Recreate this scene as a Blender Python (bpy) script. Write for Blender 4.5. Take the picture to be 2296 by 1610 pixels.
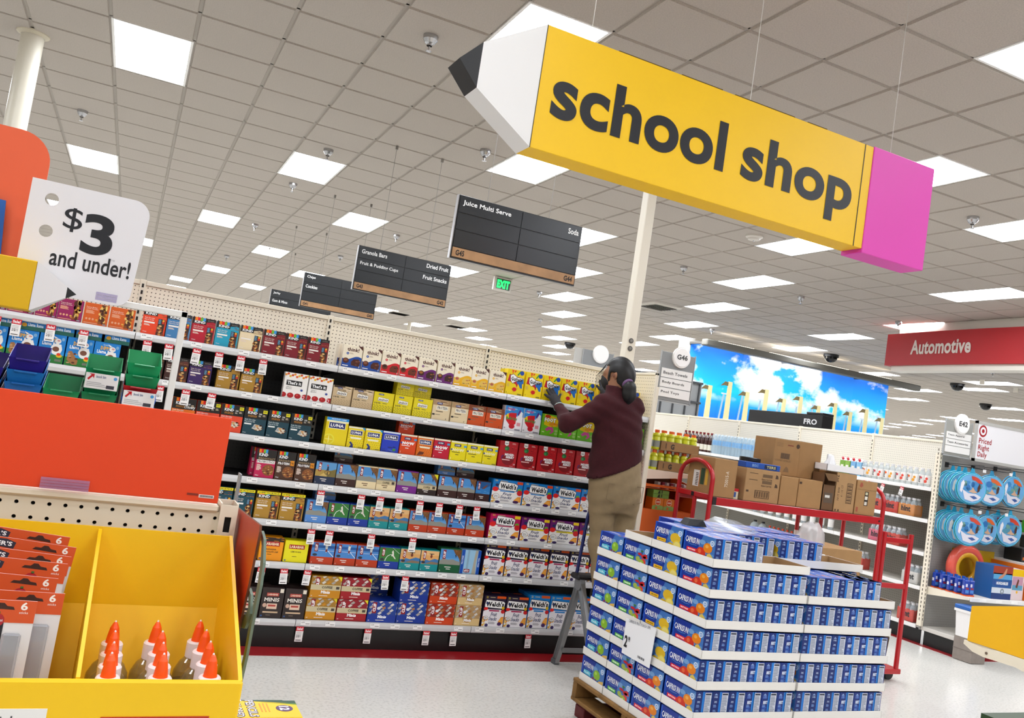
import bpy, math, random
import numpy as np
from mathutils import Matrix, Vector
for _o in list(bpy.data.objects): bpy.data.objects.remove(_o)
SC = bpy.context.scene
COL = SC.collection
PI = math.pi
# ------------------------------------------------------------------ camera
CAM_Z = 1.64
ROLL, PITCH, YAW, FPX = 0.15189574, 0.07015246, 0.43349931, 1918.16
def cam_rows():
    cy, sy, cp, sp = math.cos(YAW), math.sin(YAW), math.cos(PITCH), math.sin(PITCH)
    fwd = Vector((sy*cp, cy*cp, sp)); right = Vector((cy, -sy, 0)); up = right.cross(fwd)
    c, s = math.cos(ROLL), math.sin(ROLL)
    return c*right + s*up, -s*right + c*up, fwd
_r, _u, _f = cam_rows()
cam = bpy.data.cameras.new('camera'); cam_o = bpy.data.objects.new('camera', cam); COL.objects.link(cam_o)
cam.sensor_fit = 'HORIZONTAL'; cam.sensor_width = 36.0; cam.lens = FPX/2296*36.0
cam.clip_start = 0.05; cam.clip_end = 300
cam_o.matrix_world = Matrix(((_r.x, _u.x, -_f.x, 0), (_r.y, _u.y, -_f.y, 0), (_r.z, _u.z, -_f.z, CAM_Z), (0, 0, 0, 1)))
SC.camera = cam_o
# ------------------------------------------------------------------ light and exposure
LAMP = 13.0
wd = bpy.data.worlds.new('world'); SC.world = wd; wd.use_nodes = True
wd.node_tree.nodes['Background'].inputs[0].default_value = (0.9, 0.95, 1, 1)
wd.node_tree.nodes['Background'].inputs[1].default_value = 0.25
SC.view_settings.view_transform = 'Standard'; SC.view_settings.look = 'None'
SC.view_settings.exposure = 0.7; SC.view_settings.gamma = 1.0; SC.view_settings.use_curve_mapping = False
# ------------------------------------------------------------------ materials
def lin(h):
    h = h.lstrip('#'); c = [int(h[i:i+2], 16)/255 for i in (0, 2, 4)]
    return tuple(x/12.92 if x <= 0.04045 else ((x+0.055)/1.055)**2.4 for x in c)
_mats = {}
def M(hexc, rough=0.5, metal=0.0, emit=0.0, noise=0.0, scale=30.0, bump=0.0, alpha=1.0, trans=0.0, coat=0.0):
    key = (hexc, rough, metal, emit, noise, scale, bump, alpha, trans, coat)
    if key in _mats: return _mats[key]
    m = bpy.data.materials.new('surface_'+hexc.lstrip('#')); m.use_nodes = True
    nt = m.node_tree; b = nt.nodes['Principled BSDF']; c = lin(hexc)
    b.inputs['Base Color'].default_value = (*c, 1); b.inputs['Roughness'].default_value = rough
    b.inputs['Metallic'].default_value = metal
    if alpha < 1: b.inputs['Alpha'].default_value = alpha
    if trans: b.inputs['Transmission Weight'].default_value = trans; b.inputs['IOR'].default_value = 1.3
    if coat: b.inputs['Coat Weight'].default_value = coat; b.inputs['Coat Roughness'].default_value = 0.08
    if emit:
        b.inputs['Emission Color'].default_value = (*c, 1); b.inputs['Emission Strength'].default_value = emit
    if noise or bump:
        tc = nt.nodes.new('ShaderNodeTexCoord'); n = nt.nodes.new('ShaderNodeTexNoise')
        n.inputs['Scale'].default_value = scale; n.inputs['Detail'].default_value = 3
        nt.links.new(tc.outputs['Object'], n.inputs['Vector'])
        if noise:
            mp = nt.nodes.new('ShaderNodeMapRange')
            mp.inputs['From Min'].default_value = 0.3; mp.inputs['From Max'].default_value = 0.7
            mp.inputs['To Min'].default_value = 1-noise; mp.inputs['To Max'].default_value = 1+noise
            nt.links.new(n.outputs['Fac'], mp.inputs['Value'])
            mx = nt.nodes.new('ShaderNodeMix'); mx.data_type = 'RGBA'; mx.blend_type = 'MULTIPLY'
            mx.inputs[0].default_value = 1; mx.inputs[6].default_value = (*c, 1)
            nt.links.new(mp.outputs['Result'], mx.inputs[7]); nt.links.new(mx.outputs[2], b.inputs['Base Color'])
        if bump:
            bp = nt.nodes.new('ShaderNodeBump'); bp.inputs['Strength'].default_value = bump; bp.inputs['Distance'].default_value = 0.004
            nt.links.new(n.outputs['Fac'], bp.inputs['Height']); nt.links.new(bp.outputs['Normal'], b.inputs['Normal'])
    _mats[key] = m; return m
def peg_material(hexc, hole, axes, pitch=0.0254, r=0.0042, rough=0.45):
    m = bpy.data.materials.new('perforated_'+hexc.lstrip('#')); m.use_nodes = True
    nt = m.node_tree; b = nt.nodes['Principled BSDF']; b.inputs['Roughness'].default_value = rough
    tc = nt.nodes.new('ShaderNodeTexCoord'); sp = nt.nodes.new('ShaderNodeSeparateXYZ'); nt.links.new(tc.outputs['Object'], sp.inputs[0])
    def mth(op, a, bb=None):
        n = nt.nodes.new('ShaderNodeMath'); n.operation = op
        for i, v in ((0, a), (1, bb)):
            if v is None: continue
            if isinstance(v, (int, float)): n.inputs[i].default_value = v
            else: nt.links.new(v, n.inputs[i])
        return n.outputs[0]
    sq = []
    for ax in axes:
        v = mth('MULTIPLY', sp.outputs[ax], 1/pitch); v = mth('FRACT', v); v = mth('SUBTRACT', v, 0.5); v = mth('MULTIPLY', v, pitch); sq.append(mth('MULTIPLY', v, v))
    d = mth('ADD', sq[0], sq[1]); fac = mth('LESS_THAN', d, r*r)
    mx = nt.nodes.new('ShaderNodeMix'); mx.data_type = 'RGBA'; nt.links.new(fac, mx.inputs[0])
    mx.inputs[6].default_value = (*lin(hexc), 1); mx.inputs[7].default_value = (*lin(hole), 1)
    nt.links.new(mx.outputs[2], b.inputs['Base Color']); return m
# ------------------------------------------------------------------ text outlines
_txt = {}
def text_mesh(s, bold=0.0, res=2):
    k = (s, bold, res)
    if k in _txt: return _txt[k]
    cu = bpy.data.curves.new('t', 'FONT'); cu.body = s; cu.size = 1; cu.resolution_u = res; cu.offset = bold; cu.fill_mode = 'FRONT'
    cu.space_character = 1.0 + bold*1.2
    ob = bpy.data.objects.new('t', cu); me = bpy.data.meshes.new_from_object(ob)
    v = np.array([p.co[:2] for p in me.vertices]); f = [tuple(p.vertices) for p in me.polygons]
    nz = []
    for p in me.polygons: nz.append(p.normal.z)
    f = [ff if z > 0 else ff[::-1] for ff, z in zip(f, nz)]
    bpy.data.objects.remove(ob); bpy.data.curves.remove(cu); bpy.data.meshes.remove(me)
    lo, hi = v.min(0), v.max(0); _txt[k] = ((v-lo)/np.maximum(hi-lo, 1e-6), f, (hi-lo)[0]/(hi-lo)[1]); return _txt[k]
# ------------------------------------------------------------------ mesh builder
class MB:
    def __init__(s): s.v = []; s.f = []; s.m = []; s.mats = []; s.s = []
    def mi(s, m):
        if isinstance(m, str): m = M(m)
        if m not in s.mats: s.mats.append(m)
        return s.mats.index(m)
    def add(s, vs, fs, m, smooth=False):
        n = len(s.v); s.v.extend([tuple(map(float, p)) for p in vs]); i = s.mi(m)
        for f in fs: s.f.append(tuple(n+k for k in f)); s.m.append(i); s.s.append(smooth)
        return s
    def box(s, x0, y0, z0, x1, y1, z1, m, c=0.0, top=None):
        if x1 < x0: x0, x1 = x1, x0
        if y1 < y0: y0, y1 = y1, y0
        if z1 < z0: z0, z1 = z1, z0
        if not c:
            vs = [(x, y, z) for z in (z0, z1) for y in (y0, y1) for x in (x0, x1)]
            fs = [(0, 2, 3, 1), (4, 5, 7, 6), (0, 1, 5, 4), (2, 6, 7, 3), (0, 4, 6, 2), (1, 3, 7, 5)]
            s.add(vs, fs, m)
            if top: s.m[-5] = s.mi(top)
            return s
        bm = [(x0, x1), (y0, y1), (z0, z1)]; vs = []; idx = {}
        for sx in (0, 1):
            for sy in (0, 1):
                for sz in (0, 1):
                    for ax in range(3):
                        p = [bm[0][sx], bm[1][sy], bm[2][sz]]; sg = (sx, sy, sz)
                        for a in range(3):
                            if a != ax: p[a] += c if sg[a] == 0 else -c
                        idx[(sx, sy, sz, ax)] = len(vs); vs.append(p)
        fs = []
        def q(*k):
            f = [idx[i] for i in k]; a, b, cc = (Vector(vs[f[0]]), Vector(vs[f[1]]), Vector(vs[f[2]]))
            n = (b-a).cross(cc-a); ctr = sum((Vector(vs[i]) for i in f), Vector())/len(f) - Vector(((x0+x1)/2, (y0+y1)/2, (z0+z1)/2))
            fs.append(tuple(f if n.dot(ctr) > 0 else f[::-1]))
        for ax in range(3):
            o = [a for a in range(3) if a != ax]
            for sd in (0, 1):
                ks = []
                for p, r in ((0, 0), (1, 0), (1, 1), (0, 1)):
                    g = [0, 0, 0]; g[ax] = sd; g[o[0]] = p; g[o[1]] = r; ks.append((*g, ax))
                q(*ks)
            for p in (0, 1):
                for r in (0, 1):
                    g0 = [0, 0, 0]; g0[o[0]] = p; g0[o[1]] = r; g1 = list(g0); g0[ax] = 0; g1[ax] = 1
                    q((*g0, o[0]), (*g1, o[0]), (*g1, o[1]), (*g0, o[1]))
        for sx in (0, 1):
            for sy in (0, 1):
                for sz in (0, 1): q((sx, sy, sz, 0), (sx, sy, sz, 1), (sx, sy, sz, 2))
        return s.add(vs, fs, m)
    def frus(s, x0, y0, x1, y1, z0, X0, Y0, X1, Y1, z1, m):   # box with different bottom and top
        vs = [(x0, y0, z0), (x1, y0, z0), (x0, y1, z0), (x1, y1, z0), (X0, Y0, z1), (X1, Y0, z1), (X0, Y1, z1), (X1, Y1, z1)]
        return s.add(vs, [(0, 2, 3, 1), (4, 5, 7, 6), (0, 1, 5, 4), (2, 6, 7, 3), (0, 4, 6, 2), (1, 3, 7, 5)], m)
    def prism(s, poly, o, u, v, d, m, side=None):   # polygon in plane o+u*a+v*b, front there, extruded by vector d
        o, u, v, d = map(Vector, (o, u, v, d)); n = len(poly)
        A = [o+u*a+v*b for a, b in poly]; B = [p+d for p in A]
        fs = [tuple(range(n)), tuple(range(2*n-1, n-1, -1))]
        if u.cross(v).dot(d) > 0: fs = [f[::-1] for f in fs]; sd = [(i, (i+1) % n, n+(i+1) % n, n+i) for i in range(n)]
        else: sd = [(i, n+i, n+(i+1) % n, (i+1) % n) for i in range(n)]
        s.add(A+B, fs, m); k = len(s.v)-2*n
        i = s.mi(side or m)
        for f in sd: s.f.append(tuple(k+j for j in f)); s.m.append(i); s.s.append(False)
        return s
    def cyl(s, p0, p1, r0, r1, n, m, cap=True, smooth=True):
        p0, p1 = Vector(p0), Vector(p1); d = (p1-p0).normalized(); a = d.orthogonal().normalized(); b = d.cross(a)
        A = [p0+(a*math.cos(2*PI*i/n)+b*math.sin(2*PI*i/n))*r0 for i in range(n)]
        B = [p1+(a*math.cos(2*PI*i/n)+b*math.sin(2*PI*i/n))*r1 for i in range(n)]
        s.add(A+B, [(i, (i+1) % n, n+(i+1) % n, n+i) for i in range(n)], m, smooth)
        if cap: s.add(A, [tuple(range(n-1, -1, -1))], m); s.add(B, [tuple(range(n))], m)
        return s
    def lathe(s, cx, cy, prof, n, m, sx=1.0, sy=1.0, z=0.0, mats=None):
        for k in range(len(prof)-1):
            (r0, z0), (r1, z1) = prof[k], prof[k+1]
            A = [(cx+sx*r0*math.cos(2*PI*i/n), cy+sy*r0*math.sin(2*PI*i/n), z+z0) for i in range(n)]
            B = [(cx+sx*r1*math.cos(2*PI*i/n), cy+sy*r1*math.sin(2*PI*i/n), z+z1) for i in range(n)]
            s.add(A+B, [(i, (i+1) % n, n+(i+1) % n, n+i) for i in range(n)], mats[k] if mats else m, True)
        return s
    def tube(s, pts, r, n, m, cap=True):
        pts = [Vector(p) for p in pts]; k = len(pts); vs = []; a = None
        for i, p in enumerate(pts):
            d = (pts[min(i+1, k-1)]-pts[max(i-1, 0)]).normalized()
            a = d.orthogonal().normalized() if a is None else (a-d*a.dot(d)).normalized()
            b = d.cross(a); rr = r[i] if isinstance(r, (list, tuple)) else r
            vs += [p+(a*math.cos(2*PI*j/n)+b*math.sin(2*PI*j/n))*rr for j in range(n)]
        fs = [(i*n+j, i*n+(j+1) % n, (i+1)*n+(j+1) % n, (i+1)*n+j) for i in range(k-1) for j in range(n)]
        s.add(vs, fs, m, True)
        if cap: s.add(vs[:n], [tuple(range(n-1, -1, -1))], m); s.add(vs[-n:], [tuple(range(n))], m)
        return s
    def torus(s, c, ax, R, r, n, k, m, sx=1.0):
        c, ax = Vector(c), Vector(ax).normalized(); a = ax.orthogonal().normalized(); b = ax.cross(a); vs = []
        for i in range(n):
            t = 2*PI*i/n; d = a*math.cos(t)+b*math.sin(t)
            vs += [c+d*(R+r*math.cos(2*PI*j/k))+ax*(r*sx*math.sin(2*PI*j/k)) for j in range(k)]
        return s.add(vs, [(i*k+j, ((i+1) % n)*k+j, ((i+1) % n)*k+(j+1) % k, i*k+(j+1) % k) for i in range(n) for j in range(k)], m, True)
    def ball(s, c, r, n, m, sc=(1, 1, 1)):
        h = n//2; vs = []; fs = []
        for i in range(h+1):
            t = PI*i/h
            vs += [(c[0]+r*sc[0]*math.sin(t)*math.cos(2*PI*j/n), c[1]+r*sc[1]*math.sin(t)*math.sin(2*PI*j/n), c[2]+r*sc[2]*math.cos(t)) for j in range(n)]
        for i in range(h):
            for j in range(n): fs.append((i*n+j, (i+1)*n+j, (i+1)*n+(j+1) % n, i*n+(j+1) % n))
        return s.add(vs, fs, m, True)
    def text(s, t, o, u, v, m, bold=0.0, res=2):     # o lower left of the ink box, u and v its full width and height
        o, u, v = Vector(o), Vector(u), Vector(v); P, F, _ = text_mesh(t, bold, res)
        return s.add([o+u*float(a)+v*float(b) for a, b in P], F, m)
    def build(s, name, parent=None, loc=None):
        me = bpy.data.meshes.new(name); me.from_pydata(s.v, [], s.f)
        for m in s.mats: me.materials.append(m)
        me.polygons.foreach_set('material_index', s.m); me.polygons.foreach_set('use_smooth', s.s); me.update()
        o = bpy.data.objects.new(name, me); COL.objects.link(o)
        if parent: o.parent = parent
        if loc: o.location = loc
        return o
def tag(o, label=None, cat=None, group=None, kind=None):
    if label: o['label'] = label
    if cat: o['category'] = cat
    if group: o['group'] = group
    if kind: o['kind'] = kind
    return o
def thing(name, label, cat, loc=(0, 0, 0), rz=0.0, group=None):
    o = bpy.data.objects.new(name, None); COL.objects.link(o); o.location = loc; o.rotation_euler = (0, 0, rz)
    o.empty_display_size = 0.05
    return tag(o, label, cat, group)
def dup(r, loc, rz=None, label=None, name=None):
    c = r.copy(); COL.objects.link(c); c.location = loc
    if name: c.name = name
    if rz is not None: c.rotation_euler = (0, 0, rz)
    if label: c['label'] = label
    for ch in list(r.children):
        k = ch.copy(); COL.objects.link(k); k.parent = c
        for g in list(ch.children):
            d = g.copy(); COL.objects.link(d); d.parent = k
    return c
ORD = ['', 'first', 'second', 'third', 'fourth', 'fifth', 'sixth', 'seventh', 'eighth', 'ninth', 'tenth', 'eleventh', 'twelfth', 'thirteenth', 'fourteenth', 'fifteenth', 'sixteenth', 'seventeenth', 'eighteenth', 'nineteenth', 'twentieth']
ORD += ['twenty-'+q for q in ORD[1:10]]+['thirtieth']+['thirty-'+q for q in ORD[1:10]]
CREAM = M('#efe6d2', 0.45); WHITE = M('#f2f1ee', 0.45); BLACK = M('#141416', 0.5); STEEL = M('#c9cacc', 0.3, 0.85)
LIP = M('#d9dadb', 0.32, 0.25); RED = M('#c4121f', 0.35); DARK = M('#1b1a1a', 0.6)
# ------------------------------------------------------------------ printed cartons
def rich(h):     # printer's ink: fuller than screen colours
    c = [int(h.lstrip('#')[i:i+2], 16) for i in (0, 2, 4)]; m = sum(c)/3; k = .94 if m < 205 else 1.0
    return '#%02x%02x%02x' % tuple(int(min(255, max(0, (m+(x-m)*1.22)*k))) for x in c)
class Pk(MB):
    def __init__(s, w, h, d, base, rough=0.38):
        super().__init__(); s.w, s.h, s.d = w, h, d; s.l = 0; s.face = 'front'
        s.box(0, 0, 0, w, d, h, M(rich(base), rough), c=min(0.0012, w*0.02)); s.rough = rough
    def pt(s, u, v):
        e = 0.00012+s.l*0.00004
        if s.face == 'front': return (u*s.w, -e, v*s.h)
        if s.face == 'left': return (-e, s.d*(1-u), v*s.h)
        if s.face == 'right': return (s.w+e, s.d*u, v*s.h)
        return (u*s.w, v*s.d, s.h+e)
    def ink(s, c): return c if not isinstance(c, str) else M(rich(c), s.rough)
    def G(s, poly, c):
        s.l += 1; poly = [(min(max(p[0], .002), .998), min(max(p[1], .002), .998)) for p in poly]; a = [Vector((p[0], p[1])) for p in poly]
        ar = sum(a[i-1].x*a[i].y-a[i].x*a[i-1].y for i in range(len(a)))
        if ar < 0: poly = poly[::-1]
        s.add([s.pt(*p) for p in poly], [tuple(range(len(poly)))], s.ink(c)); return s
    def R(s, u0, v0, u1, v1, c): return s.G([(u0, v0), (u1, v0), (u1, v1), (u0, v1)], c)
    def E(s, cu, cv, ru, rv, c, n=14, a0=0.0): return s.G([(cu+ru*math.cos(2*PI*i/n+a0), cv+rv*math.sin(2*PI*i/n+a0)) for i in range(n)], c)
    def T(s, t, u0, v0, u1, v1, c, bold=0.02, rot=0, skew=0.0):
        s.l += 1
        if rot == 0: o, a, b = (u0, v0), (u1-u0, 0), (skew, v1-v0)
        elif rot == 90: o, a, b = (u1, v0), (0, v1-v0), (u0-u1, 0)
        else: o, a, b = (u1, v1), (u0-u1, 0), (0, v0-v1)
        P, F, _ = text_mesh(t, bold, 1); q = s.ink(c)
        s.add([s.pt(o[0]+a[0]*x+b[0]*y, o[1]+a[1]*x+b[1]*y) for x, y in P], F, q); return s
    def nuts(s, u0, v0, u1, v1, n, cols, seed=1, rr=0.16):
        rd = random.Random(seed); s.l += 1; l0 = s.l
        for i in range(n):
            s.l = l0+(i % 4)
            s.E(u0+(u1-u0)*rd.random(), v0+(v1-v0)*rd.random(), (u1-u0)*rr*(0.7+rd.random()), (v1-v0)*rr*0.5*(0.7+rd.random()), cols[i % len(cols)], 7, rd.random()*3)
        s.l = l0+4; return s
    def lines(s, u0, v0, u1, v1, n, c, seed=3):
        rd = random.Random(seed); st = (v1-v0)/n
        for i in range(n): s.R(u0, v1-st*(i+0.65), u0+(u1-u0)*(0.55+0.45*rd.random()), v1-st*i, c); s.l -= 1
        s.l += 1; return s
STR = ['#f08a1d', '#d8232a', '#7db540', '#4aa0dc']
NUT = ['#7a3d1e', '#c98f4e', '#4a2412', '#e2bd80', '#9a5a2b']
def kind(c, hdr='#1a1716', sub=None, big=False):
    def f(p):
        p.R(0, .74, 1, 1, hdr)
        for i, q in enumerate(STR): p.R(.09+i*.115, .87, .205+i*.115, 1, q)
        p.T('KIND', .09, .765, .56, .865, '#ffffff', .03)
        p.R(.62, .86, .97, .97, '#2a2422'); p.T('protein', .66, .9, .9, .94, '#cfc6b8', 0)
        p.G([(.6, .7), (.98, .7), (.98, .86), (.86, .88), (.6, .84)], c); p.nuts(.63, .75, .95, .85, 6, ['#6d2a2a', '#b07c4a'], 5)
        p.T('Dark Chocolate', .08, .62, .5, .67, '#f4e9df', .01); p.T('Nuts & Sea Salt', .08, .55, .47, .6, '#f4e9df', .01)
        p.R(.07, .44, .52, .5, '#f6f0ea'); p.lines(.08, .33, .4, .4, 2, '#e8d8cc'); p.T('12 bars', .08, .08, .24, .12, '#ffffff', .01)
        p.G([(.63, .02), (.93, .02), (.96, .64), (.68, .66)], '#3a1f12'); p.nuts(.66, .04, .92, .45, 16, NUT, 7)
        p.R(.66, .46, .82, .66, '#30302c'); p.T('KIND', .68, .47, .78, .65, '#7fb3d8', .02, 90); p.R(.83, .48, .93, .62, '#c9402a'); p.E(.88, .6, .05, .04, '#e7b23a')
    return f
def kmini(c, chewy=False, tab=True):
    def f(p):
        p.R(0, .6, 1, 1, '#15120f')
        for i, q in enumerate(STR): p.R(.14+i*.1, .87, .24+i*.1, 1, q)
        p.T('KIND', .14, .76, .56, .86, '#ffffff', .03); p.T('minis', .16, .65, .55, .75, '#b5813c', .02)
        if chewy: p.T('chewy', .5, .6, .98, .76, '#ffffff', .01)
        p.T('100', .64, .76, .76, .83, '#ffffff', .02); p.lines(.62, .68, .76, .74, 2, '#c8c0b4')
        if tab: p.R(.8, .83, .99, .95, '#e9e02c'); p.T('NEW', .83, .87, .95, .92, '#333020', .02)
        p.lines(.8, .7, .96, .78, 2, '#c9b8a0')
        p.T('Dark Chocolate', .05, .53, .52, .58, '#e6efee', .01); p.T('Nuts & Sea Salt', .05, .46, .5, .51, '#e6efee', .01); p.R(.05, .37, .36, .42, '#f2f4f2')
        p.G([(.4, .24), (.7, .17), (.86, .25), (.82, .38), (.5, .4)], '#d9d3c4'); p.T('KIND', .44, .25, .58, .36, '#4a6a8c', .02); p.nuts(.58, .2, .86, .38, 12, NUT, 3)
        p.T('10 bars', .04, .05, .18, .09, '#e6efee', .01)
    return f
def kval(c):
    def f(p):
        kind(c)(p); p.R(0, .9, 1, 1.0, '#f2e21a'); p.T('12 BAR VALUE PACK', .06, .925, .95, .975, '#1a1a1a', .03)
    return f
def kbrk(c, mid):
    def f(p):
        p.R(0, .62, 1, 1, '#1c1714')
        for i, q in enumerate(STR): p.R(.1+i*.11, .87, .21+i*.11, 1, q)
        p.T('KIND', .12, .75, .58, .86, '#ffffff', .03); p.T('BREAKFAST', .12, .64, .96, .71, '#b59c7c', .01)
        if mid: p.R(.06, .51, .97, .62, '#f6f2ee'); p.T('PROBIOTICS', .09, .53, .94, .6, '#1d1a18', .02)
        else: p.T('PROTEIN', .1, .53, .7, .62, '#ffffff', .03); p.R(.75, .52, .95, .7, '#d9901f'); p.T('8g', .8, .57, .91, .65, '#3b2408', .02)
        p.lines(.08, .24, .36, .46, 6, '#e8d8cc'); p.E(.68, .28, .3, .2, '#8a5a34'); p.nuts(.44, .12, .92, .42, 22, NUT, 9, .1); p.T('8 bars', .07, .05, .24, .1, '#ffffff', .01)
    return f
def bar2(c, hid):
    def f(p):
        p.T('Peanut Butter', .08, .78, .52, .83, '#ffe7d8', .01); p.T('& Dark Chocolate', .08, .71, .55, .76, '#ffe7d8', .01); p.lines(.08, .5, .5, .66, 4, '#f3b99a')
        p.G([(.62, .12), (.86, .1), (.92, .97), (.68, .99)], '#5a3214'); p.nuts(.65, .14, .88, .95, 26, ['#d9a441', '#8a4f1d', '#f0cf82', '#4b230f'], hid, .2)
        for i in range(3): p.E(.14+i*.13, .26, .045, .05, '#e9b08e'); p.l -= 1
        p.l += 1; p.E(.55, .25, .05, .035, '#e6b45c'); p.E(.58, .18, .04, .03, '#c98d3c'); p.R(.05, .06, .6, .09, '#f3b99a'); p.R(.82, .05, .95, .1, '#9aa0a8')
    return f
def think(c, img):
    def f(p):
        v = [(0, 0), (1, 0), (1, .4)]+[(1-i/12, .44+.09*math.sin(i/12*5.2+.5)) for i in range(13)]
        p.G(v, c); p.G([(.74, 1), (1, 1), (1, .82)], '#4b1f1c'); p.T('think!', .2, .72, .82, .9, '#4b1f1c', .035)
        p.E(.25, .62, .07, .055, c); p.T('10', .22, .6, .28, .64, '#ffffff', .02); p.lines(.36, .6, .6, .66, 2, '#c9b9a6')
        a, b = img
        p.E(.2, .3, .16, .12, a); p.E(.19, .33, .1, .06, b); p.G([(.5, .12), (.9, .1), (.96, .3), (.86, .42), (.6, .4), (.48, .28)], a); p.nuts(.55, .16, .9, .36, 8, [b, a, '#2e140d'], 5, .14)
        p.lines(.06, .05, .5, .1, 1, '#ffffff'); p.T('5', .9, .05, .95, .12, '#ffffff', .02)
    return f
def gush(p):
    p.G([(.22, .98), (.3, .8), (.36, .98)], '#e2571f'); p.G([(.38, .97), (.4, .86), (.5, .97)], '#d8371f'); p.G([(.55, .8), (.62, .78), (.8, .97), (.7, .97)], '#3f9b3a')
    p.E(.82, .9, .12, .09, '#2450a8'); p.G([(.12, .8), (.05, .52), (.3, .5), (.55, .42), (.62, .3), (.66, .44), (.9, .5), (.95, .62), (.7, .72)], '#b8182a')
    p.G([(.6, .6), (.95, .68), (.98, .5), (.9, .48), (.93, .3), (.82, .3), (.7, .44), (.58, .48)], '#1d6fb8')
    p.G([(.2, .56), (.16, .76), (.34, .83), (.6, .72), (.92, .7), (.9, .62), (.5, .52), (.34, .44)], '#20242e'); p.G([(.22, .57), (.19, .75), (.34, .81), (.6, .7), (.89, .69), (.87, .64), (.5, .54), (.34, .46)], '#ffffff')
    p.T('Gushers', .24, .55, .86, .72, '#20242e', .04)
    p.E(.5, .23, .13, .08, '#c81d2a'); p.nuts(.3, .12, .7, .3, 7, ['#d8321f', '#c81d2a'], 4, .06); p.lines(.04, .3, .22, .44, 5, '#e0c26a'); p.T('6', .05, .05, .09, .12, '#1c1c1c', .02); p.R(.7, .03, .92, .08, '#8a8230')
def llama(p):
    p.R(0, 0, 1, .3, '#2c7a3a'); p.R(0, .3, 1, .42, '#2f9ad6'); p.T('DIPPS', .24, .72, .62, .86, '#e6b21e', .04); p.T('Llama Rama', .12, .6, .86, .72, '#ffffff', .03); p.T('Quaker', .32, .88, .56, .94, '#cfe4f4', .01)
    p.E(.68, .5, .22, .2, '#f2f0ec'); p.E(.7, .78, .12, .09, '#f0ece8'); p.G([(.58, .86), (.5, .95), (.68, .88)], '#f0ece8'); p.E(.66, .5, .13, .09, '#7a5140'); p.E(.72, .8, .06, .03, '#d9a0a0')
    p.G([(.08, .2), (.3, .05), (.48, .06), (.5, .2), (.32, .4), (.22, .52), (.1, .5)], '#a3774f'); p.nuts(.12, .1, .44, .46, 9, ['#5a3320', '#c9a377'], 3, .14)
    p.E(.82, .28, .12, .06, '#e8c02a'); p.E(.8, .33, .08, .05, '#d8462a'); p.R(.68, .08, .92, .16, '#777f70'); p.E(.88, .86, .06, .06, '#8ab8dc')
def thats(p):
    rd = random.Random(2)
    for i in range(11): p.E(.04+i*.093, .9+.05*math.sin(i*2.1), .055, .045, ['#e79a3a', '#d8642a', '#eac04c', '#c9531f'][i % 4], 10); p.l -= (i % 2)
    p.R(.1, .5, .76, .7, '#121212'); p.T("That's it", .14, .54, .72, .67, '#ffffff', .04); p.T('APPLE +', .12, .41, .36, .45, '#3a3a3a', .01); p.T('MANGO', .12, .35, .36, .39, '#3a3a3a', .01); p.E(.78, .36, .055, .045, '#3c4f9a')
    for i in range(4): p.E(.03+i*.31, .12, .14, .1, '#a81a24', 14); p.E(.0+i*.31, .15, .04, .03, '#d85a50', 8); p.l -= 2
    p.l += 3; p.E(.88, .1, .06, .06, '#ffffff'); p.E(.88, .1, .045, .045, '#c03a4a')
def pmini(c, d, prot):
    def f(p):
        if prot: p.R(.03, .9, .6, 1, '#3a2c22'); p.nuts(.4, .72, 1, .98, 10, [d, '#e6d6bc'], 6, .16); p.T('PROTEIN', .26, .72, .66, .82, '#6a5a48', .02)
        p.R(.22, .84, .48, .92, '#23306e'); p.T('LUNA', .25, .86, .45, .9, '#ffffff', .02)
        p.G([(.2, .54), (.74, .5), (.76, .7), (.22, .74)], '#2a2a30'); p.G([(.21, .55), (.73, .51), (.75, .69), (.23, .73)], '#fbf8ee'); p.T('minis', .25, .55, .7, .69, '#23264a', .02, 0, .02)
        p.T('10', .07, .37, .22, .47, '#2a2a30', .03); p.lines(.24, .38, .4, .46, 2, '#5a5440'); p.lines(.46, .4, .8, .44, 1, '#5a5440')
        for j in range(5):
            for i in range(7): p.R(.02+i*.145+(j % 2)*.05, .03+j*.065, .11+i*.145+(j % 2)*.05, .055+j*.065, d); p.l -= 1
        p.l += 1
    return f
def prot(c, top):
    def f(p):
        p.R(0, .72, 1, 1, top); p.nuts(.2, .74, .98, .98, 12, ['#8a6a4a', top, '#d8c2a2'], 8, .18); p.R(.22, .76, .52, .86, '#2a3578'); p.T('LUNA', .26, .78, .48, .84, '#ffffff', .02)
        p.R(.22, .5, .86, .7, '#f6f1e4'); p.T('PROTEIN', .27, .53, .82, .67, '#25201c', .02); p.lines(.2, .38, .8, .44, 1, '#6a5a48'); p.R(.02, .22, .16, .3, '#2a2420'); p.lines(.18, .24, .6, .28, 1, '#8a7a64'); p.T('6', .78, .05, .84, .13, '#3a3028', .02)
    return f
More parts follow.
